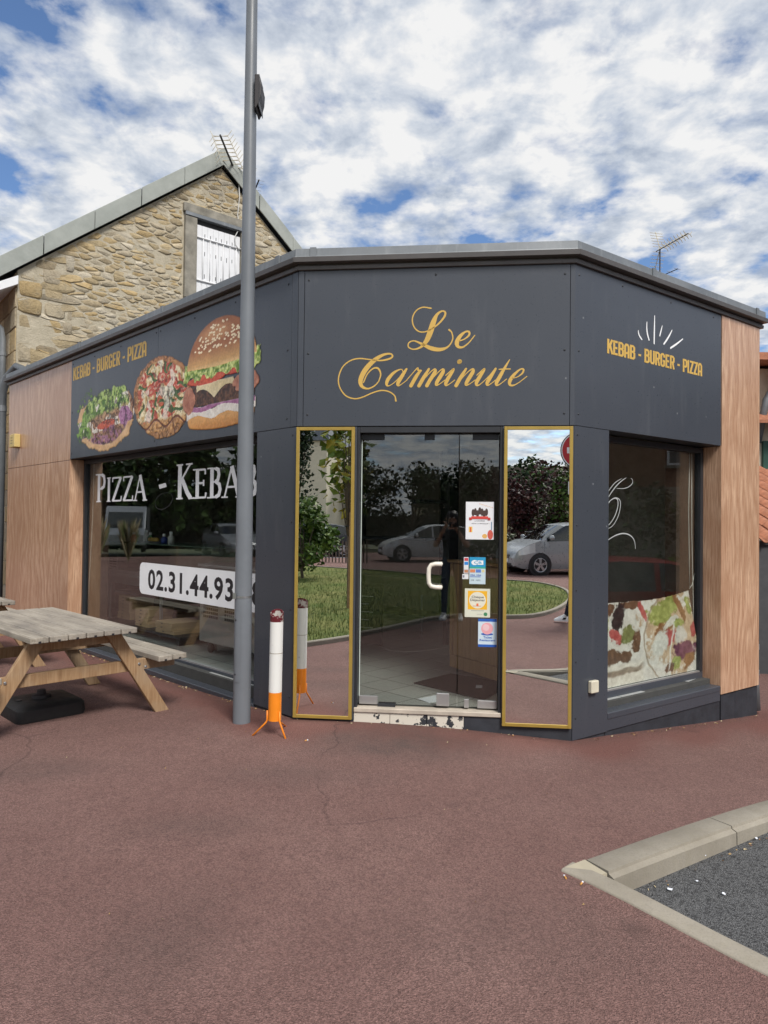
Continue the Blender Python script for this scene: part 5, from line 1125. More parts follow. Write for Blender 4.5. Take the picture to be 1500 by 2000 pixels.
# ------------------------------------------------------------------ small fixings on the facade
eb = thing('alarm_box', 'small yellowed plastic box fixed to the wood panelled wall', 'box', FL.p(-6.55, 2.55))
fbox('cover', FL, -6.66, -6.44, 2.545, 2.735, .001, .085, plain('yellowed_plastic', (.56, .43, .17), .5, var=.12), eb, bevel=.006)
for q in range(3): fbox('vent_slot', FL, -6.60, -6.52, 2.60+q*.04, 2.606+q*.04, .0855, .0865, M['ink'], eb)
db = thing('junction_box', 'ivory plastic junction box low on the dark corner panel', 'box', FRt.p(.23, .2)); fbox('cover', FRt, .185, .275, .195, .290, .0015, .04, M['ivory'], db, bevel=.006)
# ------------------------------------------------------------------ interior
FZ = .05
b = MB(); b.prism([(p.x, p.y) for p in inset(foot, .10)], FZ-.35, FZ-.0015); fl = b.build('shop_floor', M['grout'], kind='structure')
t0 = Vector((.024, 5.981, 0)); TS = .335; polyI = inset(foot, .30); cand = []
for i in range(-30, 30):
    for j in range(-30, 30):
        c = t0+FL.u*((i+.5)*TS)-FL.n*((j+.5)*TS)
        if inside(c.x, c.y, polyI) and not all(inside((c+FL.u*a*TS*.5+FL.n*q*TS*.5).x, (c+FL.u*a*TS*.5+FL.n*q*TS*.5).y, polyI) for a in (-1, 1) for q in (-1, 1)): pass
        if all(inside((c+FL.u*a*TS*.5+FL.n*q*TS*.5).x, (c+FL.u*a*TS*.5+FL.n*q*TS*.5).y, inset(foot, .13)) for a in (-1, 1) for q in (-1, 1)): cand.append((math.hypot(c.x-.3, c.y-5.5), c))
cand.sort(key=lambda q: q[0]); tm = MB(); h = TS/2-.0050
tm.add([tuple(FL.u*x+FL.n*y+Vector((0, 0, z))) for z in (-.004, 0) for x, y in ((-h, -h), (h, -h), (h, h), (-h, h))], [(4, 5, 6, 7), (7, 6, 5, 4)][0:1]+[(0, 1, 5, 4), (1, 2, 6, 5), (2, 3, 7, 6), (3, 0, 4, 7)]); tme = tm.mesh('floor_tile'); tme.materials.append(M['tile']); tme.flip_normals() if tme.polygons[0].normal.z < 0 else None
for i in range(-30, 30):
    for j in range(-30, 30):
        c = t0+FL.u*((i+.5)*TS)-FL.n*((j+.5)*TS); pl2 = [((c+FL.u*a*h+FL.n*q*h).x, (c+FL.u*a*h+FL.n*q*h).y) for a, q in ((-1, -1), (1, -1), (1, 1), (-1, 1))]
        if math.hypot(c.x-.3, c.y-5.5) > 2.2 or any((c-k[1]).length < .01 for k in cand): continue
        for F_ in (FC, FL, FRt):
            lim = F_.o.dot(F_.n)-.135; pl2 = clip(pl2, F_.n.x, F_.n.y, lim) if len(pl2) > 2 else []
        if len(pl2) < 3: continue
        b = MB(); b.prism(pl2 if sum(pl2[k-1][0]*pl2[k][1]-pl2[k][0]*pl2[k-1][1] for k in range(len(pl2))) > 0 else pl2[::-1], FZ-.004, FZ); b.build('floor_tile', M['tile'], fl)
for d, c in cand[:260]: o = obj_from(tme, 'floor_tile', None); o.location = (c.x, c.y, FZ); parent(o, fl)
# strip of floor between threshold and first tiles is part of the shop
fbox('door_sill_floor', FC, .49, 1.63, .02, .047, -.50, -.1405, M['tile'])
# brown lining strips and cords inside both windows
fbox('window_lining', FL, -4.594, -4.20, .05, 2.25, -.34, -.245, M['lining']); fbox('window_lining', FRt, 1.80, 2.12, .05, 2.25, -.36, -.245, M['lining'])
def cord(F, pts, off, name, label, r=.004, m=None):
    P = [F.p(*F.px(x, y, off), off) for x, y in pts]; b = MB(); b.tube(P, r, 6); return tag(b.build(name, m or M['cable'], smooth=True), label, 'cord')
cord(FRt, [(1347, 882), (1345, 1000), (1346, 1080), (1347, 1150)], -.242, 'blind_cord', 'long pale blind cord hanging beside the food film', .0035)
cord(FRt, [(1351, 882), (1351, 1040), (1354, 1180), (1354, 1290)], -.242, 'blind_cord', 'pale blind cord running down beside the brown lining', .0035)
cord(FRt, [(1364, 1105), (1355, 1125), (1352, 1142), (1346, 1150)], -.243, 'wire', 'short pale wire tying up the corner of the food film', .004)
cord(FL, [(184, 905), (181, 1010), (176, 1100), (171, 1200)], -.243, 'blind_cord', 'thin cord hanging at the wood end of the big window', .004)
cord(FL, [(204, 1112), (199, 1122), (198, 1160), (198, 1230), (200, 1262)], -.50, 'cable', 'white cable curving down below the steel counter', .007)
# steel work table with display case
def ub_(off, x, y): return FL.px(x, y, off)[0]
wA, wB = -.72, -1.35; uA, uB = ub_(-.72, 206, 1130), ub_(-.72, 418, 1180); zt = FL.px(240, 1122, -.72)[1]
wt = thing('work_table', 'stainless steel work table behind the big front window', 'table', FL.p((uA+uB)/2, FZ, -1.0))
fbox('table_top', FL, uA, uB, zt-.04, zt, wB, wA, M['stainless'], wt, bevel=.004); fbox('apron', FL, uA+.03, uB-.03, zt-.13, zt-.041, wA-.06, wA-.03, M['stainless'], wt)
for u in (uA+.03, (uA+uB)/2+.1, uB-.06):
    for w_ in (wA-.06, wB+.03): fbox('leg', FL, u, u+.035, FZ, zt-.131 if w_ > -1 else zt-.041, w_, w_+.03, M['stainless'], wt)
fbox('shelf', FL, uA+.066, uB-.09, .50, .525, wB+.05, wA-.10, M['dark'], wt)
dc = thing('display_case', 'glass display case standing on the steel work table', 'display case', FL.p((uA+uB)/2, zt, -1.0)); ch = .42
fbox('base', FL, uA+.02, uB-.12, zt+.001, zt+.05, wB+.04, wA-.03, M['stainless'], dc, bevel=.004)
fbox('front_glass', FL, uA+.02, uB-.12, zt+.051, zt+ch, wA-.042, wA-.036, M['caseglass'], dc); fbox('end_glass', FL, uA+.02, uA+.026, zt+.051, zt+ch, wB+.05, wA-.043, M['caseglass'], dc); fbox('end_glass', FL, uB-.126, uB-.12, zt+.051, zt+ch, wB+.05, wA-.043, M['caseglass'], dc)
fbox('top_glass', FL, uA+.02, uB-.12, zt+ch+.001, zt+ch+.009, wB+.04, wA-.035, plain('green_glass_edge', (.10, .16, .12), .15), dc)
fbox('back_panel', FL, uA+.02, uB-.12, zt+.051, zt+ch, wB+.03, wB+.045, M['stainless'], dc)
vp = fbox('vent_panel', FL, uA+.04, uA+.30, zt+.06, zt+.26, wA-.0355, wA-.032, M['stainless'], dc)
for i in range(5):
    for j in range(5): fbox('vent_hole', FL, uA+.07+i*.042, uA+.095+i*.042, zt+.08+j*.034, zt+.098+j*.034, wA-.0318, wA-.030, M['ink'], vp)
its = ((.25, .10, (.55, .10, .06), 'red sauce bottle standing on the display case'), (.62, .13, (.72, .70, .66), 'white squeeze bottle standing on the display case'), (.74, .10, (.10, .28, .12), 'green topped jar standing on the display case'), (1.30, .12, (.75, .75, .72), 'white paper cup stack standing on the display case'), (1.12, .09, (.05, .08, .30), 'dark blue tub standing on the display case'))
for du, h_, c_, lab in its:
    t = thing('bottle', lab, 'bottle', FL.p(uA+du, zt+ch+.01, -1.0)); o = t.location; b = MB(); b.lathe([(.04, 0), (.042, h_*.7), (.02, h_*.9), (.018, h_)], 14, o); b.build('body', plain('bottle_plastic', c_, .35), t, smooth=True); b = MB(); b.lathe([(.022, h_+.001), (.02, h_+.035)], 12, o); b.build('cap', M['white'], t)
ck = thing('snack_tray', 'low tray of yellow bread rolls standing on the display case', 'tray', FL.p(uA+.93, zt+ch+.01, -.95)); fbox('tray', FL, uA+.80, uA+1.06, zt+ch+.01, zt+ch+.03, -1.1, -.82, M['stainless'], ck)
for i in range(4):
    b = MB(); o = FL.p(uA+.835+i*.062, zt+ch+.055, -.95); b.lathe([(.004, -.028), (.026, -.02), (.032, 0), (.026, .02), (.004, .028)], 10, o); b.build('bread_roll', plain('bread', (.55, .36, .10), .7), ck, smooth=True)
# pizza boxes
bm_ = None
def pizza_box(u, z, w_, lab, rz=0.0, sc=1.0):
    c = FL.p(u, z, w_); t = thing('pizza_box', lab, 'pizza box', c, math.atan2(FL.u.y, FL.u.x)+rz, 'stacked pizza boxes'); a = .17*sc
    b = MB(); b.box(-a, a, -a, a, 0, .030); b.build('tray', M['card'], t, local=True, bevel=.002); b = MB(); b.box(-a-.002, a+.002, -a-.002, a+.002, .0305, .043); b.build('lid', M['card'], t, local=True, bevel=.002)
    b = MB(); b.box(-.05, -.01, -a-.004, -a-.0025, .020, .028); b.build('tab_slot', M['ink'], t, local=True)
pb = ((264, 7, -.95, 1.0, 'cardboard pizza box, %s of the tallest stack under the steel table'), (300, 5, -.82, 1.0, 'cardboard pizza box, %s of the five box stack under the steel table'), (350, 3, -.80, 1.2, 'large cardboard pizza box, %s of the lowest stack under the steel table'))
for x, n, off, sc, lab in pb:
    u = ub_(off, x, 1250)
    for i in range(n): pizza_box(u+random.uniform(-.015, .015), .165+i*.0445, off, lab % ('topmost', 'second from top', 'third from top', 'fourth from top', 'fifth from top', 'sixth from top', 'bottom')[n-1-i], random.uniform(-.06, .06), sc)
bs = thing('floor_stand', 'low dark stand on the floor carrying the pizza box stacks', 'stand', FL.p(ub_(-.85, 300, 1250), FZ, -.85)); fbox('board', FL, ub_(-.85, 240, 1250), ub_(-.85, 392, 1250), .135, .164, -1.2, -.58, M['dark'], bs)
for u in (ub_(-.85, 250, 1250), ub_(-.85, 380, 1250)): fbox('foot', FL, u, u+.05, FZ, .1345, -1.15, -.62, M['dark'], bs)
cb = thing('brown_cabinet', 'brown wooden cabinet standing behind the steel work table', 'cabinet', FL.p(-3.6, FZ, -1.8)); ua = ub_(-1.6, 222, 1200); fbox('carcass', FL, ua, ua+.9, FZ, .88, -2.0, -1.62, M['brownwood'], cb, bevel=.004); fbox('door', FL, ua+.02, ua+.44, FZ+.06, .84, -1.6195, -1.60, M['brownwood'], cb, bevel=.003); fbox('door', FL, ua+.46, ua+.88, FZ+.06, .84, -1.6195, -1.60, M['brownwood'], cb, bevel=.003)
fr = thing('steel_cooler', 'wheeled stainless steel cooler with vent grilles behind the window', 'cooler', FL.p(ub_(-.7, 430, 1290), FZ, -1.0)); ua, ubb = ub_(-.6, 388, 1280), ub_(-.6, 388, 1280)+1.15
fbox('body', FL, ua, ubb, FZ+.13, 1.0, -1.25, -.60, M['stainless'], fr, bevel=.01); fbox('worktop', FL, ua-.01, ubb+.01, 1.001, 1.03, -1.27, -.58, M['stainless'], fr)
for k in range(2):
    g_ = fbox('grille', FL, ua+.08+k*.42, ua+.40+k*.42, .44, .62, -.5995, -.596, M['stainless'], fr)
    for i in range(8):
        for j in range(4): fbox('grille_hole', FL, ua+.095+k*.42+i*.037, ua+.12+k*.42+i*.037, .45+j*.042, .478+j*.042, -.5955, -.594, M['ink'], g_)
for u in (ua+.12, ubb-.12):
    for w_ in (-.68, -1.15):
        b = MB(); o = FL.p(u, FZ+.055, w_); b.tube([o-FL.n*.015, o+FL.n*.015], .052, 14); b.tube([o+Vector((0, 0, .05)), o+Vector((0, 0, .085))], .02, 8); b.build('castor', M['black'], fr)
pr = thing('card_terminal_shelf', 'grey shelf unit standing deep inside behind the cooler', 'shelf', FL.p(-1.2, FZ, -2.6))
for k in range(4): fbox('shelf_board', FL, -2.4, -.9, .4+k*.45, .43+k*.45, -3.0, -2.6, M['greypaint'], pr)
for u in (-2.4, -.95): fbox('upright', FL, u, u+.05, FZ, 2.0, -3.05, -3.0005, M['greypaint'], pr)
# seen through the door
e0, e1_ = at_z(882, 1312, FZ), at_z(975, 1342, FZ); cF = Fr(e0, (e1_-e0)); cl_ = 1.25
ct = thing('pine_counter', 'pine plank counter standing just inside the glass door', 'counter', (e0.x, e0.y, FZ))
fbox('carcass', cF, .0, cl_, FZ, 1.07, -.55, -.022, M['pine'], ct)
for i in range(9):
    u = .012+i*.137; fbox('plank', cF, u, u+.134, FZ+.125, 1.06, -.0215, -.004, M['pine'], ct, bevel=.003)
fbox('skirting', cF, -.02, cl_, FZ, FZ+.12, -.0215, .012, M['pine'], ct, bevel=.003); fbox('corner_post', cF, -.035, .010, FZ+.121, 1.062, -.0215, .005, M['pine'], ct, bevel=.003); fbox('worktop', cF, -.05, cl_+.02, 1.071, 1.10, -.58, .03, M['pine'], ct, bevel=.004)
mt = thing('door_mat', 'dark brown door mat lying on the tiles inside the door', 'mat', at_z(900, 1340, FZ)); b = MB(); q = [at_z(x, y, FZ+.001) for x, y in ((808, 1335), (880, 1317), (1000, 1336), (945, 1368))]; b.add([(p.x, p.y, FZ+.001) for p in q]+[(p.x, p.y, FZ+.010) for p in q], [(4, 7, 6, 5), (0, 4, 5, 1), (1, 5, 6, 2), (2, 6, 7, 3), (3, 7, 4, 0)]); o = b.build('pile', M['mat'], mt)
def sheet(name, label, cat, pxs, z, m):
    b = MB(); q = [at_z(x, y, z) for x, y in pxs]; b.add([(p.x, p.y, z) for p in q]+[(p.x, p.y, z+.002+.003*i) for i, p in enumerate(q)], [(0, 3, 2, 1), (4, 5, 6, 7), (0, 1, 5, 4), (1, 2, 6, 5), (2, 3, 7, 6), (3, 0, 4, 7)]); return tag(b.build(name, m), label, cat)
sheet('paper', 'folded white paper lying on the floor tiles behind the door', 'paper', ((816, 1365), (838, 1373), (868, 1367), (856, 1359)), FZ+.001, M['paper']); sheet('receipt', 'crumpled white receipt lying on the dark door mat', 'receipt', ((929, 1344), (942, 1344), (942, 1340), (930, 1340)), FZ+.011, M['paper'])
cb_ = at_z(735, 1268, FZ); bb = thing('chalkboard', 'dark framed chalkboard leaning inside near the door edge', 'chalkboard', cb_); Fk = Fr(cb_+Vector((-.35, .12, 0)), Vector((.93, -.36, 0)))
fbox('frame', Fk, 0, .44, FZ, .75, -.03, 0, M['black'], bb, bevel=.003); fbox('slate', Fk, .03, .41, FZ+.05, .71, .0005, .004, plain('slate_board', (.02, .022, .022), .7, var=.3), bb)
for i in range(5): fbox('chalk_line', Fk, .07, .33-.05*(i % 2), .60-i*.09, .608-i*.09, .0045, .005, M['cable'], bb)
cp = [(742, 1262), (760, 1270), (790, 1273), (830, 1271), (860, 1266), (880, 1262)]
b = MB(); b.tube([at_z(x, y, FZ+.006) for x, y in cp], .005, 6); tag(b.build('floor_cable', M['cable'], smooth=True), 'thin white cable trailing across the floor tiles', 'cable')
wh = thing('floor_fan_castor', 'grey castor wheel on a short stem standing on the tiles', 'castor', at_z(823, 1248, FZ)); o = wh.location; b = MB(); b.tube([(o.x-.015, o.y, FZ+.05), (o.x+.015, o.y, FZ+.05)], .048, 16); b.build('wheel', plain('grey_rubber', (.20, .20, .20), .7), wh); b = MB(); b.tube([(o.x, o.y+.01, FZ+.06), (o.x, o.y+.03, FZ+.55)], .014, 8); b.build('stem', M['steel'], wh)
# ------------------------------------------------------------------ papers stuck to the door glass
DG = DW+.0055
def poster(name, label, pts, cat='poster'):
    (x0, y0), (x1, y1) = pts; ua, va = FC.px(x0, y0, DW); ub2, vb = FC.px(x1, y1, DW); t = thing(name, label, cat, FC.p((ua+ub2)/2, vb, DG))
    return t, min(ua, ub2), max(ua, ub2), min(va, vb), max(va, vb)
def quad(par, nm, u0, u1, v0, v1, k, col): b = MB(); b.T = lambda x, y, z: FC.p(x, y, z); b.box(u0, u1, v0, v1, DG+.0004*k, DG+.0004*k+.0003); return b.build(nm, flat(col), par)
_fc = {}
def flat(col):
    if col not in _fc: _fc[col] = plain('print_%d' % len(_fc), col, .5, var=.03)
    return _fc[col]
def disc(par, nm, u, v, r, k, col, ry=None):
    b = MB(); b.T = lambda x, y, z: FC.p(x, y, z); b.prism([(u+r*math.cos(2*math.pi*i/24), v+(ry or r)*math.sin(2*math.pi*i/24)) for i in range(24)], DG+.0004*k, DG+.0004*k+.0003); return b.build(nm, flat(col), par)
def words_(par, s, u0, u1, v0, h, k, col, bold=.01): return fit_text(s, FC, u0, u1, v0, h, DG+.0004*k+.0004, flat(col), par, 'lettering', bold)
t, a, c, d, e = poster('event_poster', 'white music event poster with red ribbon banner on the door glass', ((910, 980), (964, 1054))); W_, H2 = c-a, e-d
quad(t, 'sheet', a, c, d, e, 0, (.72, .73, .76)); 
for i in range(7): disc(t, 'musician', a+W_*(.26+.08*i), d+H2*(.71+.03*math.sin(i*2.2)+(.04 if i == 3 else 0)), W_*.055, 1+i, (.06, .035, .03), W_*.13)
quad(t, 'banner', a+W_*.20, a+W_*.80, d+H2*.545, d+H2*.615, 9, (.60, .06, .05)); quad(t, 'banner_tail', a+W_*.12, a+W_*.22, d+H2*.515, d+H2*.585, 8, (.48, .05, .04)); quad(t, 'banner_tail', a+W_*.78, a+W_*.88, d+H2*.515, d+H2*.585, 8, (.48, .05, .04))
words_(t, 'LA LICORNE', a+W_*.32, a+W_*.68, d+H2*.48, H2*.03, 2, (.05, .05, .06)); words_(t, 'FÊTE LA MUSIQUE !', a+W_*.22, a+W_*.84, d+H2*.405, H2*.035, 2, (.05, .05, .06))
quad(t, 'drink_cup', a+W_*.11, a+W_*.24, d+H2*.19, d+H2*.34, 2, (.75, .52, .12)); quad(t, 'cup_stripe', a+W_*.15, a+W_*.20, d+H2*.20, d+H2*.32, 3, (.65, .10, .06)); disc(t, 'guitar', a+W_*.88, d+H2*.13, W_*.10, 2, (.55, .10, .07), W_*.17); quad(t, 'guitar_neck', a+W_*.905, a+W_*.935, d+H2*.25, d+H2*.47, 3, (.10, .20, .32)); disc(t, 'burger_drawing', a+W_*.68, d+H2*.09, W_*.09, 2, (.70, .40, .12), W_*.08)
for i in range(9): disc(t, 'bunting', a+W_*(.50+.055*i), d+H2*(.945-.012*i), W_*.014, 2, ((.62, .06, .05), (.75, .55, .12))[i % 2])
t, a, c, d, e = poster('card_sticker', 'white and blue bank card sticker with rows of card logos', ((917, 1088), (948, 1141)), 'sticker'); W_, H2 = c-a, e-d
quad(t, 'sheet', a, c, d, e, 0, (.50, .62, .68)); quad(t, 'blue_field', a, c, d+H2*.62, e, 1, (.02, .28, .52)); quad(t, 'green_band', a, c, d+H2*.58, d+H2*.64, 2, (.04, .35, .25)); disc(t, 'white_mark', a+W_*.32, d+H2*.80, W_*.20, 3, (.75, .78, .80), W_*.16); quad(t, 'white_mark', a+W_*.50, a+W_*.86, d+H2*.72, d+H2*.88, 4, (.75, .78, .80)); words_(t, 'CB', a+W_*.28, a+W_*.76, d+H2*.755, H2*.09, 4, (.03, .28, .50), .02)
quad(t, 'card_logo', a+W_*.04, a+W_*.36, d+H2*.43, d+H2*.55, 2, (.62, .22, .10)); quad(t, 'card_logo', a+W_*.40, a+W_*.72, d+H2*.43, d+H2*.55, 2, (.10, .20, .55)); disc(t, 'card_logo', a+W_*.85, d+H2*.49, W_*.09, 2, (.6, .55, .3)); words_(t, 'VISA', a+W_*.04, a+W_*.36, d+H2*.30, H2*.06, 2, (.03, .08, .40), .02); words_(t, 'VISA', a+W_*.42, a+W_*.74, d+H2*.30, H2*.06, 2, (.03, .08, .40), .02); quad(t, 'rule', a+W_*.04, a+W_*.70, d+H2*.26, d+H2*.28, 2, (.03, .10, .45)); words_(t, 'CB   NFC', a+W_*.10, a+W_*.70, d+H2*.12, H2*.05, 2, (.12, .15, .18))
t, a, c, d, e = poster('payment_strip', 'narrow strip of payment logo stickers beside the blue card sticker', ((906, 1088), (915, 1120)), 'sticker'); quad(t, 'sheet', a, c, d, e, 0, (.66, .70, .76))
for i, col in enumerate(((.5, .06, .08), (.03, .22, .60), (.7, .7, .7), (.45, .2, .1))): quad(t, 'logo', a+.004, c-.003, e-.03-(e-d)*.24*i, e-.006-(e-d)*.24*i, 1, col)
t, a, c, d, e = poster('payment_tag', 'tiny white payment tag under the logo strip', ((903, 1121), (915, 1131)), 'sticker'); quad(t, 'sheet', a, c, d, e, 0, (.68, .70, .72)); quad(t, 'logo', a+.004, a+.016, d+.012, d+.03, 1, (.15, .15, .2))
t, a, c, d, e = poster('voucher_sticker', 'yellow square meal voucher sticker on the door glass', ((908, 1149), (957, 1206)), 'sticker'); W_, H2 = c-a, e-d
quad(t, 'sheet', a, c, d, e, 0, (.62, .63, .52)); quad(t, 'yellow_field', a+W_*.12, a+W_*.88, d+H2*.27, d+H2*.92, 1, (.78, .42, .02)); disc(t, 'round_field', a+W_*.5, d+H2*.595, W_*.33, 2, (.70, .68, .56)); words_(t, 'Chèque', a+W_*.27, a+W_*.75, d+H2*.64, H2*.11, 3, (.04, .04, .05), .012); words_(t, 'Déjeuner', a+W_*.22, a+W_*.80, d+H2*.535, H2*.11, 3, (.04, .04, .05), .012); quad(t, 'figure', a+W_*.46, a+W_*.54, d+H2*.40, d+H2*.48, 3, (.75, .18, .05)); quad(t, 'figure_base', a+W_*.32, a+W_*.64, d+H2*.385, d+H2*.40, 4, (.60, .08, .06)); quad(t, 'text_rule', a+W_*.25, a+W_*.75, d+H2*.225, d+H2*.235, 1, (.1, .1, .1)); disc(t, 'green_seal', a+W_*.82, d+H2*.11, W_*.075, 1, (.05, .22, .10)); quad(t, 'text_rule', a+W_*.48, a+W_*.70, d+H2*.10, d+H2*.108, 1, (.2, .2, .2))
t, a, c, d, e = poster('ticket_sticker', 'white and blue restaurant ticket sticker with a pink ball', ((934, 1208), (970, 1264)), 'sticker'); W_, H2 = c-a, e-d
quad(t, 'sheet', a, c, d, e, 0, (.55, .66, .74)); quad(t, 'blue_edge', a, c, d+H2*.90, e, 1, (.02, .10, .42)); quad(t, 'blue_edge', a, c, d, d+H2*.09, 1, (.02, .10, .42)); disc(t, 'blue_shadow', a+W_*.48, d+H2*.455, W_*.33, 1, (.02, .10, .42), W_*.07); disc(t, 'pink_ball', a+W_*.48, d+H2*.655, W_*.32, 2, (.75, .36, .40)); disc(t, 'pink_ball', a+W_*.42, d+H2*.69, W_*.18, 3, (.76, .52, .55)); words_(t, 'Ticket', a+W_*.28, a+W_*.74, d+H2*.30, H2*.085, 2, (.02, .10, .45), .02); words_(t, 'Restaurant', a+W_*.08, a+W_*.92, d+H2*.205, H2*.075, 2, (.02, .10, .45), .02)
# ------------------------------------------------------------------ litter
def butt(x, y, lab, z=None):
    p = at_z(x, y, -.08); zz = float(pav_z(np.array(p.x), np.array(p.y))) if z is None else z; p = at_z(x, y, zz+.005); t = thing('cigarette_butt', lab, 'cigarette butt', (p.x, p.y, zz)); a = random.uniform(0, 3); d = Vector((math.cos(a), math.sin(a), 0)); b = MB(); b.tube([p-d*.012, p+d*.006], .0038, 8); b.build('filter', plain('filter_orange', (.60, .30, .08), .8), t); b = MB(); b.tube([p+d*.0062, p+d*.016], .0037, 8); b.build('paper', M['paper'], t)
butt(1104, 1713, 'orange cigarette butt at the pointed end of the kerb'); butt(1136, 1725, 'cigarette butt lying along the dropped kerb edge'); butt(1373, 1671, 'orange cigarette butt lying against the raised kerb face', BAYZ+.012); butt(1002, 1436, 'cigarette butt at the foot of the dark plinth below the door mirror'); butt(598, 1446, 'pale cigarette butt on red asphalt near the orange legs')
def scrap(x, y, s, lab, z, m=None):
    p = at_z(x, y, z+.003); n = 6; b = MB(); q = [(p.x+s*math.cos(i*1.05)*random.uniform(.5, 1), p.y+s*math.sin(i*1.05)*random.uniform(.5, 1), z+.003+random.uniform(0, .006)) for i in range(n)]; b.add(q+[(x_, y_, z_+.001) for x_, y_, z_ in q], [tuple(range(n-1, -1, -1)), tuple(range(n, 2*n))]+[(i, (i+1) % n, n+(i+1) % n, n+i) for i in range(n)]); tag(b.build('paper_scrap', m or M['paper']), lab, 'paper scrap')
for x, y, s, lab in ((1308, 1738, .017, 'largest white paper scrap lying on the dark asphalt bay'), (1257, 1722, .011, 'white paper scrap near the corner of the raised kerb'), (1361, 1722, .009, 'tiny white scrap on the dark asphalt near the big scrap'), (1414, 1747, .011, 'oblong white scrap on the dark asphalt bay'), (1477, 1638, .010, 'white scrap near the far end of the raised kerb')): scrap(x, y, s, lab, BAYZ+.002)
b = MB()
def leafbit(p, s):
    a = random.uniform(0, 6.3); d = Vector((math.cos(a), math.sin(a), 0))*s; e = Vector((-d.y, d.x, 0))*.45; c = random.choice(((.45, .30, .14), (.30, .17, .08), (.55, .45, .28), (.18, .10, .06))); k = Vector((0, 0, random.uniform(.002, .01)))
    b.add([p-d, p+e+k, p+d+k*.5, p-e], [(0, 1, 2, 3)], c)
for i in range(340):
    if i < 210: u = -random.random()**.8*4.6; q = FL.p(u, 0, .012+abs(random.gauss(0, .03)))
    elif i < 260: q = FRt.p(random.uniform(.1, 2.8), 0, .02+abs(random.gauss(0, .03)))
    elif i < 280: q = FC.p(random.uniform(.0, 2.1), 0, .02+abs(random.gauss(0, .03)))
    else: q = K0+d2*random.uniform(.35, 3)+Vector((d2.y, -d2.x, 0))*(.19+abs(random.gauss(0, .02))); q.z = BAYZ+.004; leafbit(q, random.uniform(.004, .011)); continue
    q.z = g1(q.x, q.y)+.004; leafbit(q, random.uniform(.006, .016))
for i in range(90):
    q = Vector((random.uniform(-2.5, 2), random.uniform(2.4, 5.2), 0)); 
    if math.atan2(q.y-K0.y, q.x-K0.x) < A2 and math.atan2(q.y-K0.y, q.x-K0.x) > A1: continue
    q.z = float(pav_z(np.array(q.x), np.array(q.y)))+.003; leafbit(q, random.uniform(.002, .006))
tag(b.build('leaf_litter', M['leaf'], color=True), 'scattered dry leaf bits along the foot of the walls and kerb', 'leaf litter', kind='stuff')
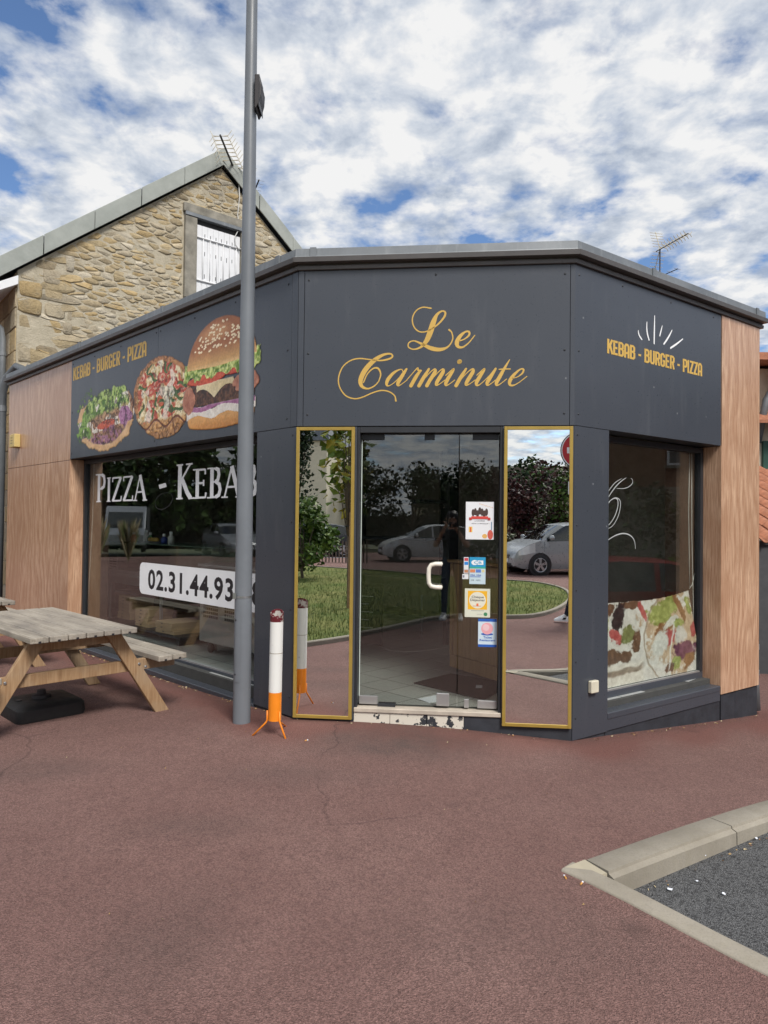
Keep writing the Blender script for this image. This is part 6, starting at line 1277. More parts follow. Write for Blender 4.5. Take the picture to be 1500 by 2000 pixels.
# ------------------------------------------------------------------ vehicles
def car(label, loc, heading, paint, top, belt=.95, W0=.86, L=2.0, zb=.19, cowl=1.0, scr=.30, rear0=-1.35, rear1=-1.85, wheel_r=.31, wx=(1.27, -1.27), pillars=((.02, .09), (-.78, -.70)), name='parked_car', group=None, plate=True):
    t = thing(name, label, 'car', loc, heading, group)
    tp = np.array(sorted(top)); xs = sorted(set(list(np.linspace(-L, L, 41))+[cowl, scr, rear0, rear1]+[p for q in pillars for p in q]+[-L+.02, L-.02, -L+.06, L-.06]))
    n = len(xs); secs = []
    for x in xs:
        zt = float(np.interp(x, tp[:, 0], tp[:, 1])); e = min(L-abs(x), .55)/.55; W = W0*(.70+.30*math.sqrt(max(0, 1-(1-e)**2))); bz = min(belt+.05*(-x/L), zt-.035); zbb = zb+.10*(1-min(1, (L-abs(x))/.25))
        Wr = W*.985-max(0, zt-.05-bz)*.36; zs = zbb+.17
        secs.append([(0, zbb), (W*.93, zbb), (W*1.0, zs), (W*1.012, (zs+bz)*.5+.02), (W*.985, bz), (max(Wr, .3*W), zt-.05 if zt-bz > .1 else zt-.022), (max(Wr, .3*W)*.72, zt-.012), (0, zt)])
    K = 8; groups = {}
    def put(key, f): groups.setdefault(key, []).append(f)
    vid = {}; V = []
    for s in (1, -1):
        for i in range(n):
            for k in range(K):
                y, z = secs[i][k]; vid[s, i, k] = len(V); V.append((xs[i], s*y, z))
    for s in (1, -1):
        for i in range(n-1):
            xm = (xs[i]+xs[i+1])/2; cab = min(secs[i][5][1]-secs[i][4][1], secs[i+1][5][1]-secs[i+1][4][1]) > .10
            for k in range(K-1):
                f = [vid[s, i, k], vid[s, i+1, k], vid[s, i+1, k+1], vid[s, i, k+1]]; f = f if s > 0 else f[::-1]; f = f[::-1]; key = 'body'
                if k == 4 and cab and rear1+.25 < xm < cowl-.12 and not any(a < xm < b2 for a, b2 in pillars): key = ('side', s, 0 if xm > pillars[0][1] else 1 if xm > pillars[1][1] else 2)
                elif k in (5, 6) and scr < xm < cowl: key = 'windscreen'
                elif k in (5, 6) and rear1 < xm < rear0: key = 'rear_window'
                elif k == 3 and L-.62 < xm < L-.10: key = ('headlight', s)
                elif k == 3 and -L+.06 < xm < -L+.40: key = ('taillight', s)
                put(key, f)
    def part(nm, fs, m, par=None):
        used = sorted({i for f in fs for i in f}); mp = {a: b2 for b2, a in enumerate(used)}; b = MB(); b.add([V[i] for i in used], [tuple(mp[i] for i in f) for f in fs]); return b.build(nm, m, par or t, local=True, auto=38)
    capf = [vid[1, 0, k] for k in range(K)]+[vid[-1, 0, k] for k in range(K-2, 0, -1)]; capb = [vid[1, n-1, k] for k in range(K)]+[vid[-1, n-1, k] for k in range(K-2, 0, -1)]
    groups['body'] += [capf, capb[::-1]]
    body = None
    red = M['signred']
    for key, fs in groups.items():
        nm = key if isinstance(key, str) else {'side': 'side_window'}.get(key[0], key[0])
        m = paint if nm == 'body' else M['carglass'] if 'window' in nm or nm == 'windscreen' else M['lens'] if nm == 'headlight' else red
        part(nm, fs, m)
    b = MB(); b.box(-1.2, .9, -.62, .62, .35, .90); b.build('cabin_seats', M['black'], t, local=True)
    for x in wx:
        for s in (1, -1):
            Wl = W0*1.012; ya = s*(Wl+.004)
            b = MB(); b.T = lambda a, q, z: (x+a, ya+q, wheel_r+z); pr = [(.001, -s*.25), (wheel_r+.055, -s*.25), (wheel_r+.055, -s*.0), (.001, -s*.0)]; b.lathe(pr if s > 0 else pr, 26, axis='y'); b.build('wheel_arch', M['ink'], t, local=True)
            b = MB(); b.T = lambda a, q, z: (x+a, ya+q, wheel_r+z); b.lathe([(wheel_r*.66, s*.004), (wheel_r*.70, s*.012), (wheel_r*.93, s*.012), (wheel_r, -s*.02), (wheel_r, -s*.17)], 26, axis='y', cap=False); wh_ = b.build('wheel', M['tyre'], t, local=True, smooth=True)
            b = MB(); b.T = lambda a, q, z: (x+a, ya+q, wheel_r+z); b.lathe([(wheel_r*.62, s*.002), (wheel_r*.66, s*.010), (wheel_r*.68, s*.008)], 24, axis='y', cap=False)
            b.lathe([(.001, s*.016), (.055, s*.014), (.06, s*.003)], 12, axis='y', cap=False)
            for j in range(5):
                a = 2*math.pi*j/5+.3; d = (math.cos(a), math.sin(a)); e = (-d[1], d[0]); ri = wheel_r*.64; w1, w2 = .030, .045
                b.add([(d[0]*.04+e[0]*w1, s*.012, d[1]*.04+e[1]*w1), (d[0]*.04-e[0]*w1, s*.012, d[1]*.04-e[1]*w1), (d[0]*ri-e[0]*w2, s*.006, d[1]*ri-e[1]*w2), (d[0]*ri+e[0]*w2, s*.006, d[1]*ri+e[1]*w2)], [(0, 1, 2, 3)])
            b.build('rim', M['rim'], wh_, local=True)
    for s in (1, -1):
        b = MB(); b.T = lambda a, q, z: (cowl-.28+a*.55, s*(W0+.10)+q, belt+.09+z*.8); b.lathe([(.01, -.11), (.08, -.09), (.10, 0), (.08, .09), (.01, .10)], 12, axis='y'); mr = b.build('door_mirror', paint, t, local=True, smooth=True)
        b = MB(); b.tube([(cowl-.25, s*(W0-.05), belt+.02), (cowl-.27, s*(W0+.05), belt+.07)], .022, 6); b.build('mirror_stalk', M['black'], mr, local=True)
        for xx in (pillars[0][0]+.03, cowl-.10):
            b = MB(); yy = s*(W0*1.013+.002); b.add([(xx-.004, yy, zb+.2), (xx+.004, yy, zb+.2), (xx+.004, yy*.985, belt-.02), (xx-.004, yy*.985, belt-.02)], [(0, 1, 2, 3)]); b.build('door_seam', M['ink'], t, local=True)
        b = MB(); b.box(pillars[0][0]+.10, pillars[0][0]+.28, min(s*W0*1.0, s*(W0*1.03)), max(s*W0*1.0, s*(W0*1.03)), belt-.13, belt-.10); b.build('door_handle', paint, t, local=True, bevel=.008)
    zg = float(np.interp(L-.04, tp[:, 0], tp[:, 1]))
    b = MB(); b.box(L-.10, L+.006, -.33, .33, zg-.20, zg-.07); gr = b.build('grille', M['ink'], t, local=True, bevel=.02)
    for k in range(3): b = MB(); b.box(L+.0065, L+.014, -.31, .31, zg-.185+k*.042, zg-.172+k*.042); b.build('grille_bar', M['rim'], gr, local=True)
    b = MB(); b.lathe([(.045, L+.015), (.055, L+.02), (.045, L+.024)], 16, (0, 0, zg-.13), axis='x'); b.build('emblem', M['rim'], gr, local=True)
    b = MB(); b.box(L-.12, L+.008, -.50, .50, zb+.06, zb+.17); b.build('lower_intake', M['ink'], t, local=True, bevel=.02)
    b = MB(); b.box(L+.009, L+.016, -.26, .26, zb+.19, zb+.29); pl_ = b.build('number_plate', M['white'], t, local=True); b = MB(); b.box(L+.0165, L+.018, .20, .255, zb+.195, zb+.285); b.build('blue_band', flat((.02, .06, .45)), pl_, local=True)
    for s in (1, -1): b = MB(); b.lathe([(.001, L-.03), (.05, L-.02), (.055, L-.06)], 12, (0, s*.58, zb+.12), axis='x'); b.build('fog_lamp', M['lens'], t, local=True)
    b = MB(); b.box(-L-.004, -L+.08, -.26, .26, .62, .73); b.build('rear_plate', M['white'], t, local=True)
    return t
HATCH = [(-2.0, .62), (-1.97, .86), (-1.82, 1.05), (-1.45, 1.36), (-.9, 1.455), (-.2, 1.475), (.15, 1.44), (1.02, .99), (1.5, .88), (1.85, .74), (1.96, .62), (2.0, .50)]
MPV = [(-1.94, .66), (-1.92, .98), (-1.82, 1.16), (-1.55, 1.50), (-.9, 1.575), (-.1, 1.585), (.30, 1.53), (1.16, 1.06), (1.55, .93), (1.82, .78), (1.91, .66), (1.94, .52)]
PA = {'white': carpaint('white_car_paint', (.68, .69, .69), 0), 'silver': carpaint('silver_car_paint', (.36, .38, .40), .8), 'red': carpaint('red_car_paint', (.30, .012, .014), 0), 'grey': carpaint('grey_car_paint', (.24, .26, .29), .4), 'dark': carpaint('dark_car_paint', (.03, .032, .038), .3), 'blue': carpaint('pale_blue_car_paint', (.36, .46, .55), .2)}
def hd(x, y): return math.atan2(y, x)
h = Vector((-.90, .44, 0)).normalized(); rn = Vector((-h.y, h.x, 0)); rn = rn if rn.y > 0 else -rn; wv = Vector((1.40, -10.3, 0)); c = wv-h*1.2-rn*.80
car('silver compact people carrier parked beyond the end of the lawn', (c.x, c.y, 0.0), hd(h.x, h.y), PA['silver'], MPV, 1.03, .88, 1.94, cowl=1.16, scr=.34, wx=(1.20, -1.25))
h = Vector((-.93, .36, 0)).normalized(); rn = Vector((-h.y, h.x, 0)); rn = rn if rn.y > 0 else -rn; wv = Vector((-3.68, -15.4, 0)); c = wv-h*1.27-rn*.80
car('white hatchback parked across the road behind the lawn', (c.x, c.y, 0.0), hd(h.x, h.y), PA['white'], HATCH)
car('dark hatchback parked past the nose of the white hatchback', (-8.3, -18.6, 0), hd(-.9, .42), PA['dark'], HATCH)
car('pale blue hatchback parked behind the paling fence', (-9.6, -20.9, 0), hd(-.8, -.6), PA['blue'], HATCH)
car('red hatchback parked on the side street facing the right shop window', (8.1, 5.7, g1(8.1, 5.7)), hd(-.20, -.98), PA['red'], HATCH)
car('grey hatchback parked far along the street by dark trees', (-26.5, 11.6, -.05), hd(.85, -.5), PA['grey'], HATCH)
vt = thing('delivery_van', 'grey box van parked far along the street near pampas grass', 'van', (-30.2, 17.6, -.05), hd(.96, -.25))
b = MB(); b.prism([(-2.6, .35), (2.5, .35), (2.62, .9), (1.75, 1.15), (1.15, 2.0), (.9, 2.25), (-2.6, 2.25)], -.95, .95, axis=1); b.build('body', PA['grey'], vt, local=True, bevel=.06, seg=2)
b = MB(); b.prism([(1.72, 1.20), (1.76, 1.20), (1.20, 1.95), (1.16, 1.95)], -.8, .8, axis=1); b.build('windscreen', M['carglass'], vt, local=True)
for s in (-1, 1):
    b = MB(); b.prism([(.75, 1.2), (1.5, 1.2), (1.08, 1.85), (.75, 1.85)], min(s*.952, s*.96), max(s*.952, s*.96), axis=1); b.build('side_window', M['carglass'], vt, local=True)
    for x in (-1.6, 1.7): b = MB(); b.T = lambda a, q, z: (x+a, s*.85+q, .35+z); b.lathe([(.2, s*.12), (.33, s*.12), (.35, 0), (.35, -s*.1)], 20, axis='y'); b.build('wheel', M['tyre'], vt, local=True)
# ------------------------------------------------------------------ plants
def leaves(mb, pts, size, cols, rnd, droop=.3):
    for p in pts:
        s = size*rnd.uniform(.6, 1.25); a = rnd.uniform(0, 6.28); t = rnd.uniform(-.9, .9); d = Vector((math.cos(a)*math.cos(t), math.sin(a)*math.cos(t), math.sin(t)-droop)).normalized(); e = d.cross(Vector((rnd.uniform(-1, 1), rnd.uniform(-1, 1), rnd.uniform(.2, 1)))).normalized()
        c = rnd.choice(cols); k = rnd.uniform(.75, 1.2); c = tuple(x*k for x in c); q = Vector(p); m = d.cross(e)*s*.12
        mb.add([q, q+d*s*.45+e*s*.36+m, q+d*s, q+d*s*.45-e*s*.36+m], [(0, 1, 2, 3)], c)
def plant(name, label, cat, loc, height, trunk_h, trunk_r, crown, n, size, cols, group=None, limbs=6, seed=1, lobes=14):
    """crown = (rx, ry, rz): ellipsoid of clumps on limbs; leaves sit in uneven clumps"""
    rnd = random.Random(seed); t = thing(name, label, cat, loc, 0, group); cz = height-crown[2]; b = MB(); bx_, by_ = rnd.uniform(-.1, .1), rnd.uniform(-.1, .1)
    b.tube([(0, 0, -.1), (bx_*.3, by_*.3, trunk_h*.5), (bx_, by_, trunk_h), (bx_*1.4, by_*1.2, min(cz+crown[2]*.5, height*.85))], [trunk_r, trunk_r*.85, trunk_r*.7, trunk_r*.25], 8)
    cl = []
    for i in range(lobes):
        a = rnd.uniform(0, 6.28); v = rnd.uniform(-.85, .9); r = math.sqrt(1-v*v)*rnd.uniform(.45, .95); c = Vector((math.cos(a)*r*crown[0], math.sin(a)*r*crown[1], cz+v*crown[2]*.92)); cl.append((c, rnd.uniform(.30, .52)))
        if i < limbs: b.tube([(bx_*.8, by_*.8, max(trunk_h*.75, .05)), (c.x*.5, c.y*.5, (trunk_h+c.z)*.5), tuple(c)], [trunk_r*.5, trunk_r*.3, trunk_r*.1], 6)
    b.build('trunk', M['bark'], t, local=True, smooth=True)
    pts = []
    for i in range(n):
        c, rr = cl[rnd.randrange(lobes)]; d = Vector((rnd.gauss(0, 1), rnd.gauss(0, 1), rnd.gauss(0, 1))).normalized()*(rnd.random()**.45)*rr; p = c+Vector((d.x*crown[0], d.y*crown[1], d.z*crown[2]))
        if p.z > .04: pts.append(tuple(p))
    b = MB(); leaves(b, pts, size, cols, rnd); b.build('crown', M['leaf'], t, local=True, color=True); return t
GR = [(.05, .10, .018), (.08, .15, .03), (.11, .19, .04), (.15, .22, .05)]; YG = [(.17, .26, .045), (.24, .32, .055), (.32, .34, .05), (.12, .19, .03), (.40, .34, .04)]; DK = [(.012, .028, .010), (.02, .045, .014), (.03, .06, .02)]; PU = [(.05, .014, .018), (.08, .02, .022), (.035, .016, .018), (.10, .035, .028)]; GY = [(.12, .15, .09), (.18, .2, .12), (.09, .12, .05)]
gp = lambda x, y, dz=0: (x, y, g1(x, y)+dz)
plant('lawn_shrub', 'leafy green shrub growing at the back of the lawn', 'shrub', gp(-4.7, -6.6), 2.0, .35, .05, (.80, .80, .92), 2600, .15, GR+YG[:1], limbs=9, seed=3, lobes=18)
ty = plant('young_maple', 'young yellow green maple tied to a stake on the lawn', 'tree', gp(-2.06, -1.3), 4.4, 1.7, .026, (.46, .50, 1.25), 420, .20, YG, limbs=10, seed=12, lobes=16)
sk = thing('tree_stake', 'rough wooden stake supporting the young maple', 'stake', gp(-2.03, -1.22)); b = MB(); b.tube([(0, 0, -.2), (.03, .01, 1.75)], .03, 8); b.build('post', M['legtimber'], sk, local=True); b = MB(); b.tube([(.0, 0, 1.5), (-.10, -.07, 1.5)], .012, 6); b.build('tie', M['black'], sk, local=True)
pu = [(.2, -14.6, 3.3, PU, 'purple leaved shrub with green tips behind the silver people carrier'), (1.5, -15.3, 3.7, [*PU, *GR[:2]], 'tall mixed purple and green shrub behind the silver people carrier'), (2.9, -15.0, 3.6, [*GR, PU[0]], 'green shrub with scattered dark red leaves behind the silver people carrier'), (4.3, -14.6, 3.3, PU, 'dark purple shrub behind the tail of the silver people carrier'), (-.5, -12.6, 1.5, GY, 'low pale variegated shrub near the nose of the silver people carrier')]
for i, (x, y, hh, cols, lab) in enumerate(pu): plant('hedge_shrub', lab, 'shrub', gp(x, y), hh, .4, .06, (1.1, 1.0, hh*.46), 2000 if hh > 2 else 700, .17, cols, 'mixed shrubs behind the parked people carrier', 6, 20+i, 16)
plant('conifer', 'dark narrow evergreen standing in front of the tall cream block', 'tree', gp(-9.2, -18.6), 6.4, .8, .12, (1.0, 1.0, 2.9), 2600, .20, DK, limbs=10, seed=41, lobes=22)
for i, (x, y, hh, r) in enumerate(((-11.5, -38, 6.2, 2.6), (-7.2, -39, 5.8, 2.9), (-3.9, -40, 6.3, 2.9), (.6, -38, 6.0, 2.8), (6.5, -37, 6.6, 3.2), (12, -34, 6.0, 3.0))):
    plant('street_tree', 'rounded dark green tree in the row across the road', 'tree', (x, y, -.1), hh, 1.5, .16, (r, r, hh*.36), 2400, .34, DK+GR[:1], 'row of dark trees across the road', 7, 50+i, 18)
for i, (x, y, hh) in enumerate(((-33, 24, 9), (-35, 19.5, 10), (-34, 15, 9.5), (-35, 10.5, 10), (-33, 6, 9), (-30, 29, 9.5))):
    plant('street_tree', 'large dark tree in the dense row along the left street', 'tree', (x, y, -.1), hh*.60, .7, .2, (3.0, 3.0, hh*.30), 4200, .50, DK+GR[:2], 'dense row of trees along the left street', 7, 70+i, 18)
for i, (x, y) in enumerate(((-19.5, 14.9), (-20.6, 14.2), (-20.2, 15.8))):
    t = thing('pampas_grass', 'clump of straw coloured pampas grass along the left street', 'grass clump', (x, y, g1(x, y)), 0, 'pampas grass clumps'); b = MB(); rnd = random.Random(90+i)
    for k in range(150):
        a = rnd.uniform(0, 6.28); l = rnd.uniform(.1, .45); hh = rnd.uniform(.9, 1.7); b.add([(math.cos(a+1.57)*.012, math.sin(a+1.57)*.012, 0), (-math.cos(a+1.57)*.012, -math.sin(a+1.57)*.012, 0), (math.cos(a)*l*.6, math.sin(a)*l*.6, hh*.8), (math.cos(a)*l, math.sin(a)*l, hh)], [(0, 1, 3, 2)], rnd.choice(((.36, .30, .16), (.14, .18, .06), (.45, .40, .26))))
    b.build('blades', M['leaf'], t, local=True, color=True)
for i, (x, y, hh, cols, lab) in enumerate(((12.3, 4.4, 2.6, DK, 'dense dark shrub under the brick house wall'), (12.6, 6.3, 3.0, DK+GR[:1], 'taller dark shrub with paler leaves under the brick house wall'), (12.5, 8.4, 2.7, DK, 'dark shrub at the far end of the brick house wall'), (10.6, 6.9, 1.3, GR, 'small leafy plant beside the red hatchback'))): plant('side_shrub', lab, 'shrub', (x, y, g1(x, y)), hh, .3, .06, (1.15, 1.15, hh*.47), 1700 if hh > 2 else 500, .15, cols, 'shrubs by the side street', 6, 110+i, 16)
def hedge(label, x0, y0, x1, y1, hh, n, seed, size=.4):
    rnd = random.Random(seed); A = Vector((x0, y0, 0)); D = Vector((x1, y1, 0))-A; N_ = Vector((-D.y, D.x, 0)).normalized(); t = thing('hedge', label, 'hedge', A+D*.5); b = MB(); ps = []
    for i in range(n):
        s = rnd.random(); w_ = rnd.uniform(-.6, .6); z = hh*rnd.random()**.8*(1+.10*math.sin(s*37)+.06*math.sin(s*91)); p = A+D*s+N_*w_; ps.append((p.x, p.y, z-.1))
    leaves(b, ps, size, DK+GR[:1], rnd); b.build('foliage', M['leaf'], t, color=True)
    b = MB(); F = Fr(A, D); b.T = lambda x, y, z: F.p(x, y, z); b.box(0, D.length, -.2, hh*.8, -.35, .35); b.build('woody_core', plain('hedge_core', (.012, .018, .008), .95), t)
hedge('long clipped dark hedge behind the row of street trees', -18, -42.5, 20, -41.5, 2.6, 5200, 201)
hedge('long dark hedge behind the trees along the left street', -37.5, -2, -36.5, 36, 3.4, 5600, 202, .5)
# paling fence behind the lawn
fz_ = thing('paling_fence', 'low chestnut paling fence along the pavement behind the lawn', 'fence', (-6.8, -14.2, 0))
for i in range(44):
    x = -10.2+i*.125; y = -13.6-.12*(x+10); z = g1(x, y); b = MB(); b.box(x, x+.05+random.uniform(-.008, .01), y-.012, y+.012, z, z+random.uniform(.72, .84)); b.build('pale', M['bark'], fz_)
for zz in (.2, .62): b = MB(); b.tube([(-10.25, -13.57-.0, zz), (-4.65, -14.24, zz)], .012, 5); b.build('rail_wire', M['steel'], fz_)
# ------------------------------------------------------------------ far buildings
def block(name, label, cat, x0, x1, y0, y1, zt, m, wins, roofm, mans=1.8, face='+y'):
    t = thing(name, label, cat, ((x0+x1)/2, (y0+y1)/2, -.2)); b = MB(); b.box(x0, x1, y0, y1, -.5, zt); b.build('wall', m, t)
    b = MB(); o = .25; i_ = .7; b.add([(x0-o, y0-o, zt+.002), (x1+o, y0-o, zt+.002), (x1+o, y1+o, zt+.002), (x0-o, y1+o, zt+.002), (x0+i_, y0+i_, zt+mans), (x1-i_, y0+i_, zt+mans), (x1-i_, y1-i_, zt+mans), (x0+i_, y1-i_, zt+mans)], [(0, 3, 2, 1), (4, 5, 6, 7), (0, 1, 5, 4), (1, 2, 6, 5), (2, 3, 7, 6), (3, 0, 4, 7)]); b.build('roof', roofm, t)
    for (a, c, d, e) in wins:
        def bx(q, lo, hi, z0, z1, w0, w1, nm, mm, par):
            b = MB()
            if face == '+y': b.box(lo, hi, y1+w0, y1+w1, z0, z1)
            else: b.box(x0-w1, x0-w0, lo, hi, z0, z1)
            return b.build(nm, mm, par)
        f = bx(0, a, c, d, e, .001, .05, 'window', M['shutter'], t); bx(0, a+.06, c-.06, d+.06, e-.06, .0505, .055, 'pane', M['carglass'], f); bx(0, a-.08, c+.08, d-.08, d-.002, .001, .12, 'sill', M['oldconc'], f)
    return t
block('apartment_block', 'tall cream apartment block with a slate mansard roof', 'building', -24, -12.0, -44, -33, 6.9, M['cream'], [(-23+i*2.6, -22+i*2.6, z, z+1.4) for i in range(4) for z in (1.0, 3.9)], M['slate'], 2.6)
block('far_house', 'cream house with a brown roof rising behind the shrubs', 'house', -2.2, 4.5, -46, -38, 3.2, M['cream'], [(-1.6+i*2.0, -.6+i*2.0, 1.0, 2.3) for i in range(3)], plain('brown_roof', (.16, .12, .095), .9), 2.4)
block('far_house', 'low grey roofed house beyond the row of street trees', 'house', -9, 2, -58, -50, 3.2, M['cream'], [(-8+i*2.4, -7+i*2.4, .9, 2.1) for i in range(4)], M['slate'], 2.2)
br = block('brick_house', 'brown brick house with a white balcony across the side street', 'house', 16.5, 25, -4, 17, 4.7, M['brick'], [(-2+i*3.1, -.9+i*3.1, z, z+1.2) for i in range(6) for z in (.7, 3.2)], M['slate'], 1.3, face='-x')
b = MB(); b.box(16.44, 16.499, -4, 17, -.5, 2.6); base_ = b.build('stone_base', M['oldconc'], br)
me = None
for r_ in range(7):
    for k in range(34):
        if me is None: q = MB(); q.box(-.03, 0, -.27, .27, 0, .33); me = q.mesh('stone'); me.materials.append(M['oldconc'])
        o = obj_from(me, 'stone', None); o.location = (16.437, -3.4+k*.58+(.29 if r_ % 2 else 0), -.1+r_*.36); parent(o, base_)
bal = MB(); bal.box(15.7, 16.43, 9.2, 12.2, 2.75, 2.9); bo_ = bal.build('balcony', M['shutter'], br)
for z in (2.98, 3.16, 3.34, 3.52): b = MB(); b.box(15.70, 15.74, 9.2, 12.2, z, z+.13); b.build('balcony_board', M['shutter'], bo_)
# ------------------------------------------------------------------ road sign
sg = thing('road_sign', 'round red no entry road sign on a grey post', 'road sign', gp(2.00, -2.5)); o = Vector(sg.location); sF = Fr(o, Vector((.98, -.18, 0)).normalized()); sF = Fr(o, -sF.u) if sF.n.y < 0 else sF
def sdisc(r, w0, w1, m, nm, par): b = MB(); b.T = lambda x, y, z: sF.p(x, y, z); b.prism([(r*math.cos(2*math.pi*i/36), 2.88-o.z+.0+r*math.sin(2*math.pi*i/36)) for i in range(36)], w0, w1); return b.build(nm, m, par)
b = MB(); b.tube([(o.x, o.y, o.z-.2), (o.x, o.y, 3.25)], .03, 12); b.build('post', M['pole'], sg, smooth=True)
d_ = sdisc(.35, .036, .050, M['dark'], 'backing', sg); sdisc(.335, .0505, .052, M['white'], 'white_rim', d_); sdisc(.315, .0525, .054, M['signred'], 'red_face', d_)
b = MB(); b.T = lambda x, y, z: sF.p(x, y, z); b.box(-.23, .23, 2.88-o.z-.055, 2.88-o.z+.055, .0545, .056); b.build('white_bar', M['white'], d_)
b = MB(); b.T = lambda x, y, z: sF.p(x, y, z); b.prism(rrect(-.2, .2, 2.05-o.z, 2.32-o.z, .04), .036, .05); pn = b.build('supplement_plate', M['white'], sg)
# ------------------------------------------------------------------ people
def person(label, loc, rz, J, outfit, phone=None):
    """J: joints; skin surface grown over one skeleton; cloth regions by nearest bone"""
    t = thing('person', label, 'person', loc, rz); bones = outfit['bones']; names = list(J); ix = {k: i for i, k in enumerate(names)}
    me = bpy.data.meshes.new('body'); me.from_pydata([J[k][:3] for k in names], [(ix[a], ix[b2]) for a, b2, _ in bones], [])
    ob = bpy.data.objects.new('body_src', me); COL.objects.link(ob); sm = ob.modifiers.new('s', 'SKIN'); sm.use_smooth_shade = True
    if not me.skin_vertices: 
        bpy.context.view_layer.objects.active = ob
    for k in names:
        r = J[k][3]; ry = J[k][4] if len(J[k]) > 4 else r; me.skin_vertices[0].data[ix[k]].radius = (r, ry)
    me.skin_vertices[0].data[ix['pelvis']].use_root = True
    sb = ob.modifiers.new('d', 'SUBSURF'); sb.levels = 2; sb.render_levels = 2
    bpy.context.view_layer.update(); dg = bpy.context.evaluated_depsgraph_get(); m2 = bpy.data.meshes.new_from_object(ob.evaluated_get(dg)); bpy.data.objects.remove(ob)
    m2.name = 'body'; m2.materials.clear(); keys = list(dict.fromkeys(b2[2] for b2 in bones))
    for k in keys: m2.materials.append(outfit['mat'][k])
    A = np.array([J[a][:3] for a, _, _ in bones]); B_ = np.array([J[b2][:3] for _, b2, _ in bones]); mi = np.array([keys.index(b2[2]) for b2 in bones])
    c = np.empty(len(m2.polygons)*3); m2.polygons.foreach_get('center', c); c = c.reshape(-1, 3); D = B_-A; tt = np.clip(((c[:, None]-A)*D).sum(-1)/(D*D).sum(-1), 0, 1); dd = np.linalg.norm(c[:, None]-(A+tt[..., None]*D), axis=-1); m2.polygons.foreach_set('material_index', mi[dd.argmin(1)].astype(np.int32)); m2.polygons.foreach_set('use_smooth', [True]*len(m2.polygons))
    obj_from(m2, 'body', None, t, True)
    hx, hy, hz = J['head'][:3]; fd = outfit.get('face', (0, 1)); f = Vector((fd[0], fd[1], 0)).normalized(); s = Vector((f.y, -f.x, 0))
    b = MB(); n = 14; prof = [(.02, .135), (.07, .125), (.100, .085), (.108, .03), (.105, -.02), (.095, -.05)]
    vs = []
    for r, z in prof:
        for j in range(n):
            a = 2*math.pi*j/n; d = f*math.cos(a)*r*1.08+s*math.sin(a)*r*.92; lift = .07*max(0, math.cos(a)) if z < .06 else 0; p = Vector((hx, hy, hz+z+lift))+d-f*.012; vs.append(tuple(p))
    b.add(vs, [(i*n+j, i*n+(j+1) % n, (i+1)*n+(j+1) % n, (i+1)*n+j) for i in range(len(prof)-1) for j in range(n)]+[tuple(range(n))]); b.build('hair', M['ink'], t, local=True, smooth=True)
    H0 = Vector((hx, hy, hz)); b = MB(); q = H0+f*.098+Vector((0, 0, -.012)); b.add([q+Vector((0, 0, .03))-f*.012, q-s*.016-Vector((0, 0, .02))-f*.01, q+s*.016-Vector((0, 0, .02))-f*.01, q+f*.022-Vector((0, 0, .016))], [(0, 1, 3), (0, 3, 2), (1, 2, 3)]); b.build('nose', M['skin'], t, local=True, smooth=True)
    for g_ in (-1, 1):
        b = MB(); b.lathe([(.002, -.010), (.010, -.006), (.012, 0), (.010, .006), (.002, .010)], 8, H0+f*.088+s*g_*.034+Vector((0, 0, .018))); b.build('eye', M['white'], t, local=True, smooth=True)
        b = MB(); b.lathe([(.004, -.03), (.016, -.018), (.018, .008), (.010, .028)], 8, H0+s*g_*.095-f*.005+Vector((0, 0, .005))); b.build('ear', M['skin'], t, local=True, smooth=True)
    b = MB(); q = H0+f*.092-Vector((0, 0, .058)); b.add([q-s*.024, q+f*.006+Vector((0, 0, .005)), q+s*.024, q+f*.006-Vector((0, 0, .007))], [(0, 1, 2, 3)]); b.build('mouth', flat((.30, .10, .09)), t, local=True)
    # hands: palm and five fingers each
    for side in ('l', 'r'):
        w_ = Vector(J['wrist_'+side][:3]); k = Vector(J['hand_'+side][:3]); d = (k-w_).normalized(); across = outfit['across_'+side]; across = (Vector(across)-d*Vector(across).dot(d)).normalized(); nrm = d.cross(across).normalized()*outfit.get('curl_'+side, 1)
        for i, (ln, off) in enumerate(((.072, -.030), (.080, -.010), (.076, .010), (.060, .028))):
            b = MB(); p0 = k+across*off; p1 = p0+d*ln*.5+nrm*.012; p2 = p1+d*ln*.22+nrm*.028; p3 = p2+nrm*.022-d*.004; b.tube([p0-d*.03, p0, p1, p2, p3], [.010, .0095, .009, .008, .006], 7); b.build('finger', M['skin'], t, local=True, smooth=True)
        b = MB(); p0 = w_+d*.035-across*.028; b.tube([p0, p0+d*.025-across*.022, p0+d*.055-across*.026+nrm*.012, p0+d*.078-across*.016+nrm*.022], [.012, .011, .010, .007], 7); b.build('thumb', M['skin'], t, local=True, smooth=True)
    # shoes
    for side in ('l', 'r'):
        a = Vector(J['ankle_'+side][:3]); e = Vector(J['toe_'+side][:3]); d = (e-a); zt_ = min(a.z-.085, e.z-.03); d.z = 0; d.normalize(); s2 = Vector((d.y, -d.x, 0)); pitch = outfit.get('pitch_'+side, 0.0); b = MB()
        out = [(-.085, .0), (-.07, .036), (0, .040), (.09, .050), (.16, .044), (.19, .015), (.19, -.015), (.16, -.044), (.09, -.050), (0, -.040), (-.07, -.036)]
        lv = ((1.0, .0), (1.02, .028), (.93, .055), (.70, .085)); vs = []
        for kk, (sc_, z) in enumerate(lv):
            for x, y in out: xx = x*sc_ if kk < 3 else min(x*sc_, .07); zz = z if xx < .1 else z*(.75); P = Vector((a.x, a.y, zt_))+d*xx+s2*y*sc_+Vector((0, 0, zz+max(0, -xx+.08)*pitch)); vs.append(tuple(P))
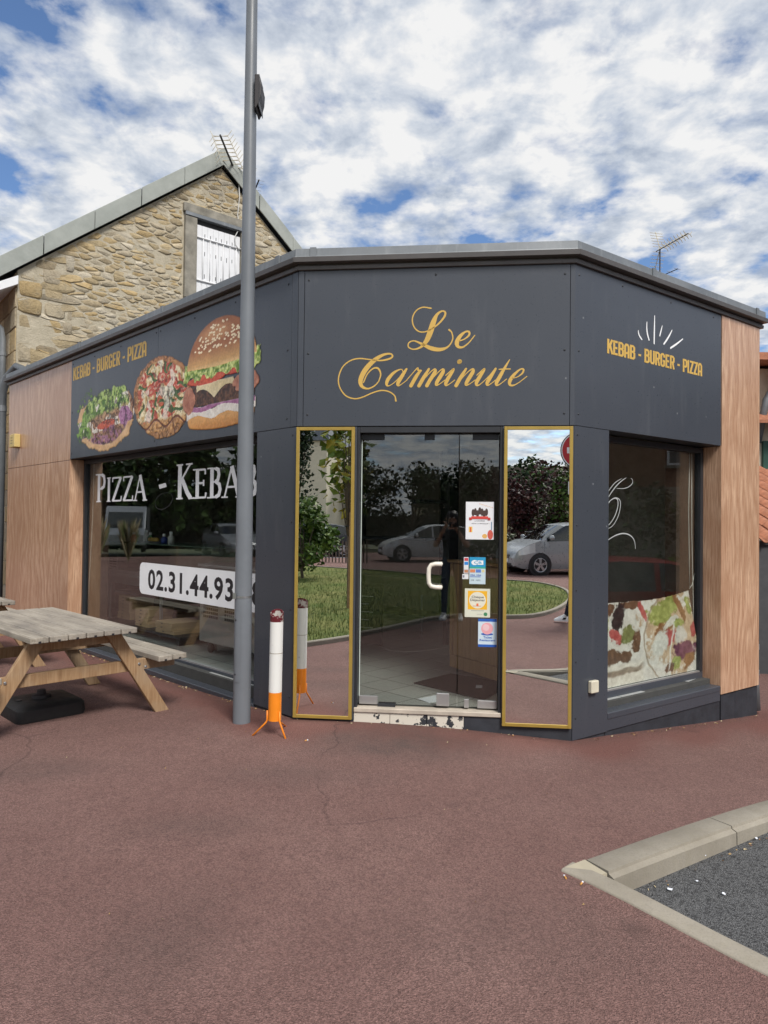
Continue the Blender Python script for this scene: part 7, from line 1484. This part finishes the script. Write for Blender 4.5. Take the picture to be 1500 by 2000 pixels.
        m_ = len(out); b.add(vs, [(i*m_+j, i*m_+(j+1) % m_, (i+1)*m_+(j+1) % m_, (i+1)*m_+j) for i in range(3) for j in range(m_)]+[tuple(range(m_-1, -1, -1)), tuple(range(3*m_, 4*m_))]); sh_ = b.build('shoe', M['white'], t, local=True, auto=50)
        b = MB(); P = Vector((a.x, a.y, zt_+.03)); b.add([tuple(P+d*.02+s2*.051*g_+Vector((0, 0, 0))) for g_ in (1,)]+[tuple(P+d*.07+s2*.0515), tuple(P+d*.05+s2*.046+Vector((0, 0, .035))), tuple(P+d*.0+s2*.042+Vector((0, 0, .035)))], [(0, 1, 2, 3)]); b.build('shoe_stripe', M['ink'], sh_, local=True)
    return t
cloth = {'shirt': plain('black_shirt', (.012, .012, .014), .9), 'jeans': plain('blue_jeans', (.035, .055, .10), .9, var=.25, scale=30), 'dark': plain('dark_trousers', (.012, .014, .03), .9), 'skin': M['skin'], 'sock': plain('white_sock', (.6, .6, .6), .9)}
def bones(): return [('pelvis', 'belly', 'shirt'), ('belly', 'chest', 'shirt'), ('chest', 'neck', 'shirt'), ('neck', 'chin', 'skin'), ('chin', 'head', 'skin'), ('head', 'crown', 'skin')]+[b2 for s in 'lr' for b2 in (('chest', 'sh_'+s, 'shirt'), ('sh_'+s, 'arm_'+s, 'shirt'), ('arm_'+s, 'elbow_'+s, 'skin'), ('elbow_'+s, 'wrist_'+s, 'skin'), ('wrist_'+s, 'hand_'+s, 'skin'), ('pelvis', 'hip_'+s, 'jeans'), ('hip_'+s, 'knee_'+s, 'jeans'), ('knee_'+s, 'shin_'+s, 'jeans'), ('shin_'+s, 'ankle_'+s, 'jeans'), ('ankle_'+s, 'toe_'+s, 'sock'))]
def joints(sh, el, wr, ha, hip, kn, an, to, lean=0.0):
    J = {'pelvis': (0, 0, .96, .155, .115), 'belly': (0, lean*.4, 1.12, .145, .11), 'chest': (0, lean*.8, 1.34, .165, .12), 'neck': (0, lean, 1.50, .062), 'chin': (0, lean+.02, 1.565, .068, .075), 'head': (0, lean+.025, 1.66, .085, .100), 'crown': (0, lean+.015, 1.735, .062, .07)}
    for s, k in (('l', -1), ('r', 1)):
        g_ = lambda p: (p[0]*k, *p[1:])
        S_, E_, W_, H_, P_, K_, A_, T_ = (q[s] if isinstance(q, dict) else q for q in (sh, el, wr, ha, hip, kn, an, to)); S_ = g_(S_); E_ = g_(E_); W_ = g_(W_); H_ = g_(H_); P_ = g_(P_); K_ = g_(K_); A_ = g_(A_); T_ = g_(T_)
        J['sh_'+s] = (*S_, .065); J['arm_'+s] = (*[S_[i]*.35+E_[i]*.65 for i in range(3)], .054); J['elbow_'+s] = (*E_, .043); J['wrist_'+s] = (*W_, .029); J['hand_'+s] = (*H_, .034, .018)
        J['hip_'+s] = (*P_, .092); J['knee_'+s] = (*K_, .062); J['shin_'+s] = (*[K_[i]*.55+A_[i]*.45 for i in range(3)], .058); J['ankle_'+s] = (*A_, .042); J['toe_'+s] = (*T_, .03)
    return J
zph = g1(-.15, -.42)
J1 = joints((.185, .02, 1.42), (.27, .16, 1.20), (.085, .335, 1.50-zph-.06), (.060, .375, 1.50-zph-.01), (.095, 0, .90), (.12, .02, .50), (.13, -.02, .10), (.15, .12, .035))
person('person in black top and blue jeans taking a photo with a phone', (-.10, -.43, zph), 0, J1, {'bones': bones(), 'mat': cloth, 'across_l': (0, .2, 1), 'across_r': (0, .2, 1), 'curl_l': -1, 'curl_r': 1, 'face': (0, 1)})
ph = thing('phone', 'black phone held up in both hands by the photographer', 'phone', (-.045, -.035, 1.44)); b = MB(); b.box(-.115, .035, -.034, -.026, 1.455, 1.53); b.build('case', M['dark'], ph, bevel=.006); b = MB(); b.box(-.110, .030, -.0365, -.0345, 1.46, 1.525); b.build('screen', M['ink'], ph)
zq_ = g1(1.75, -1.05)
J2 = joints((.185, .0, 1.42), {'l': (.23, .02, 1.14), 'r': (.23, -.06, 1.14)}, {'l': (.21, .10, .91), 'r': (.22, -.04, .90)}, {'l': (.20, .13, .82), 'r': (.215, -.02, .81)}, (.09, 0, .90), {'l': (.10, -.02, .49), 'r': (.10, .20, .52)}, {'l': (.10, -.28, .15), 'r': (.10, .32, .11)}, {'l': (.10, -.15, .045), 'r': (.10, .46, .06)}, .03)
c2_ = dict(cloth); c2_['jeans'] = cloth['dark']; person('person in dark clothes and white trainers walking past the road sign', (2.02, -1.02, zq_), R(84), J2, {'bones': bones(), 'mat': c2_, 'across_l': (0, 1, 0), 'across_r': (0, 1, 0), 'curl_l': 1, 'curl_r': 1, 'face': (0, 1), 'pitch_l': .5})
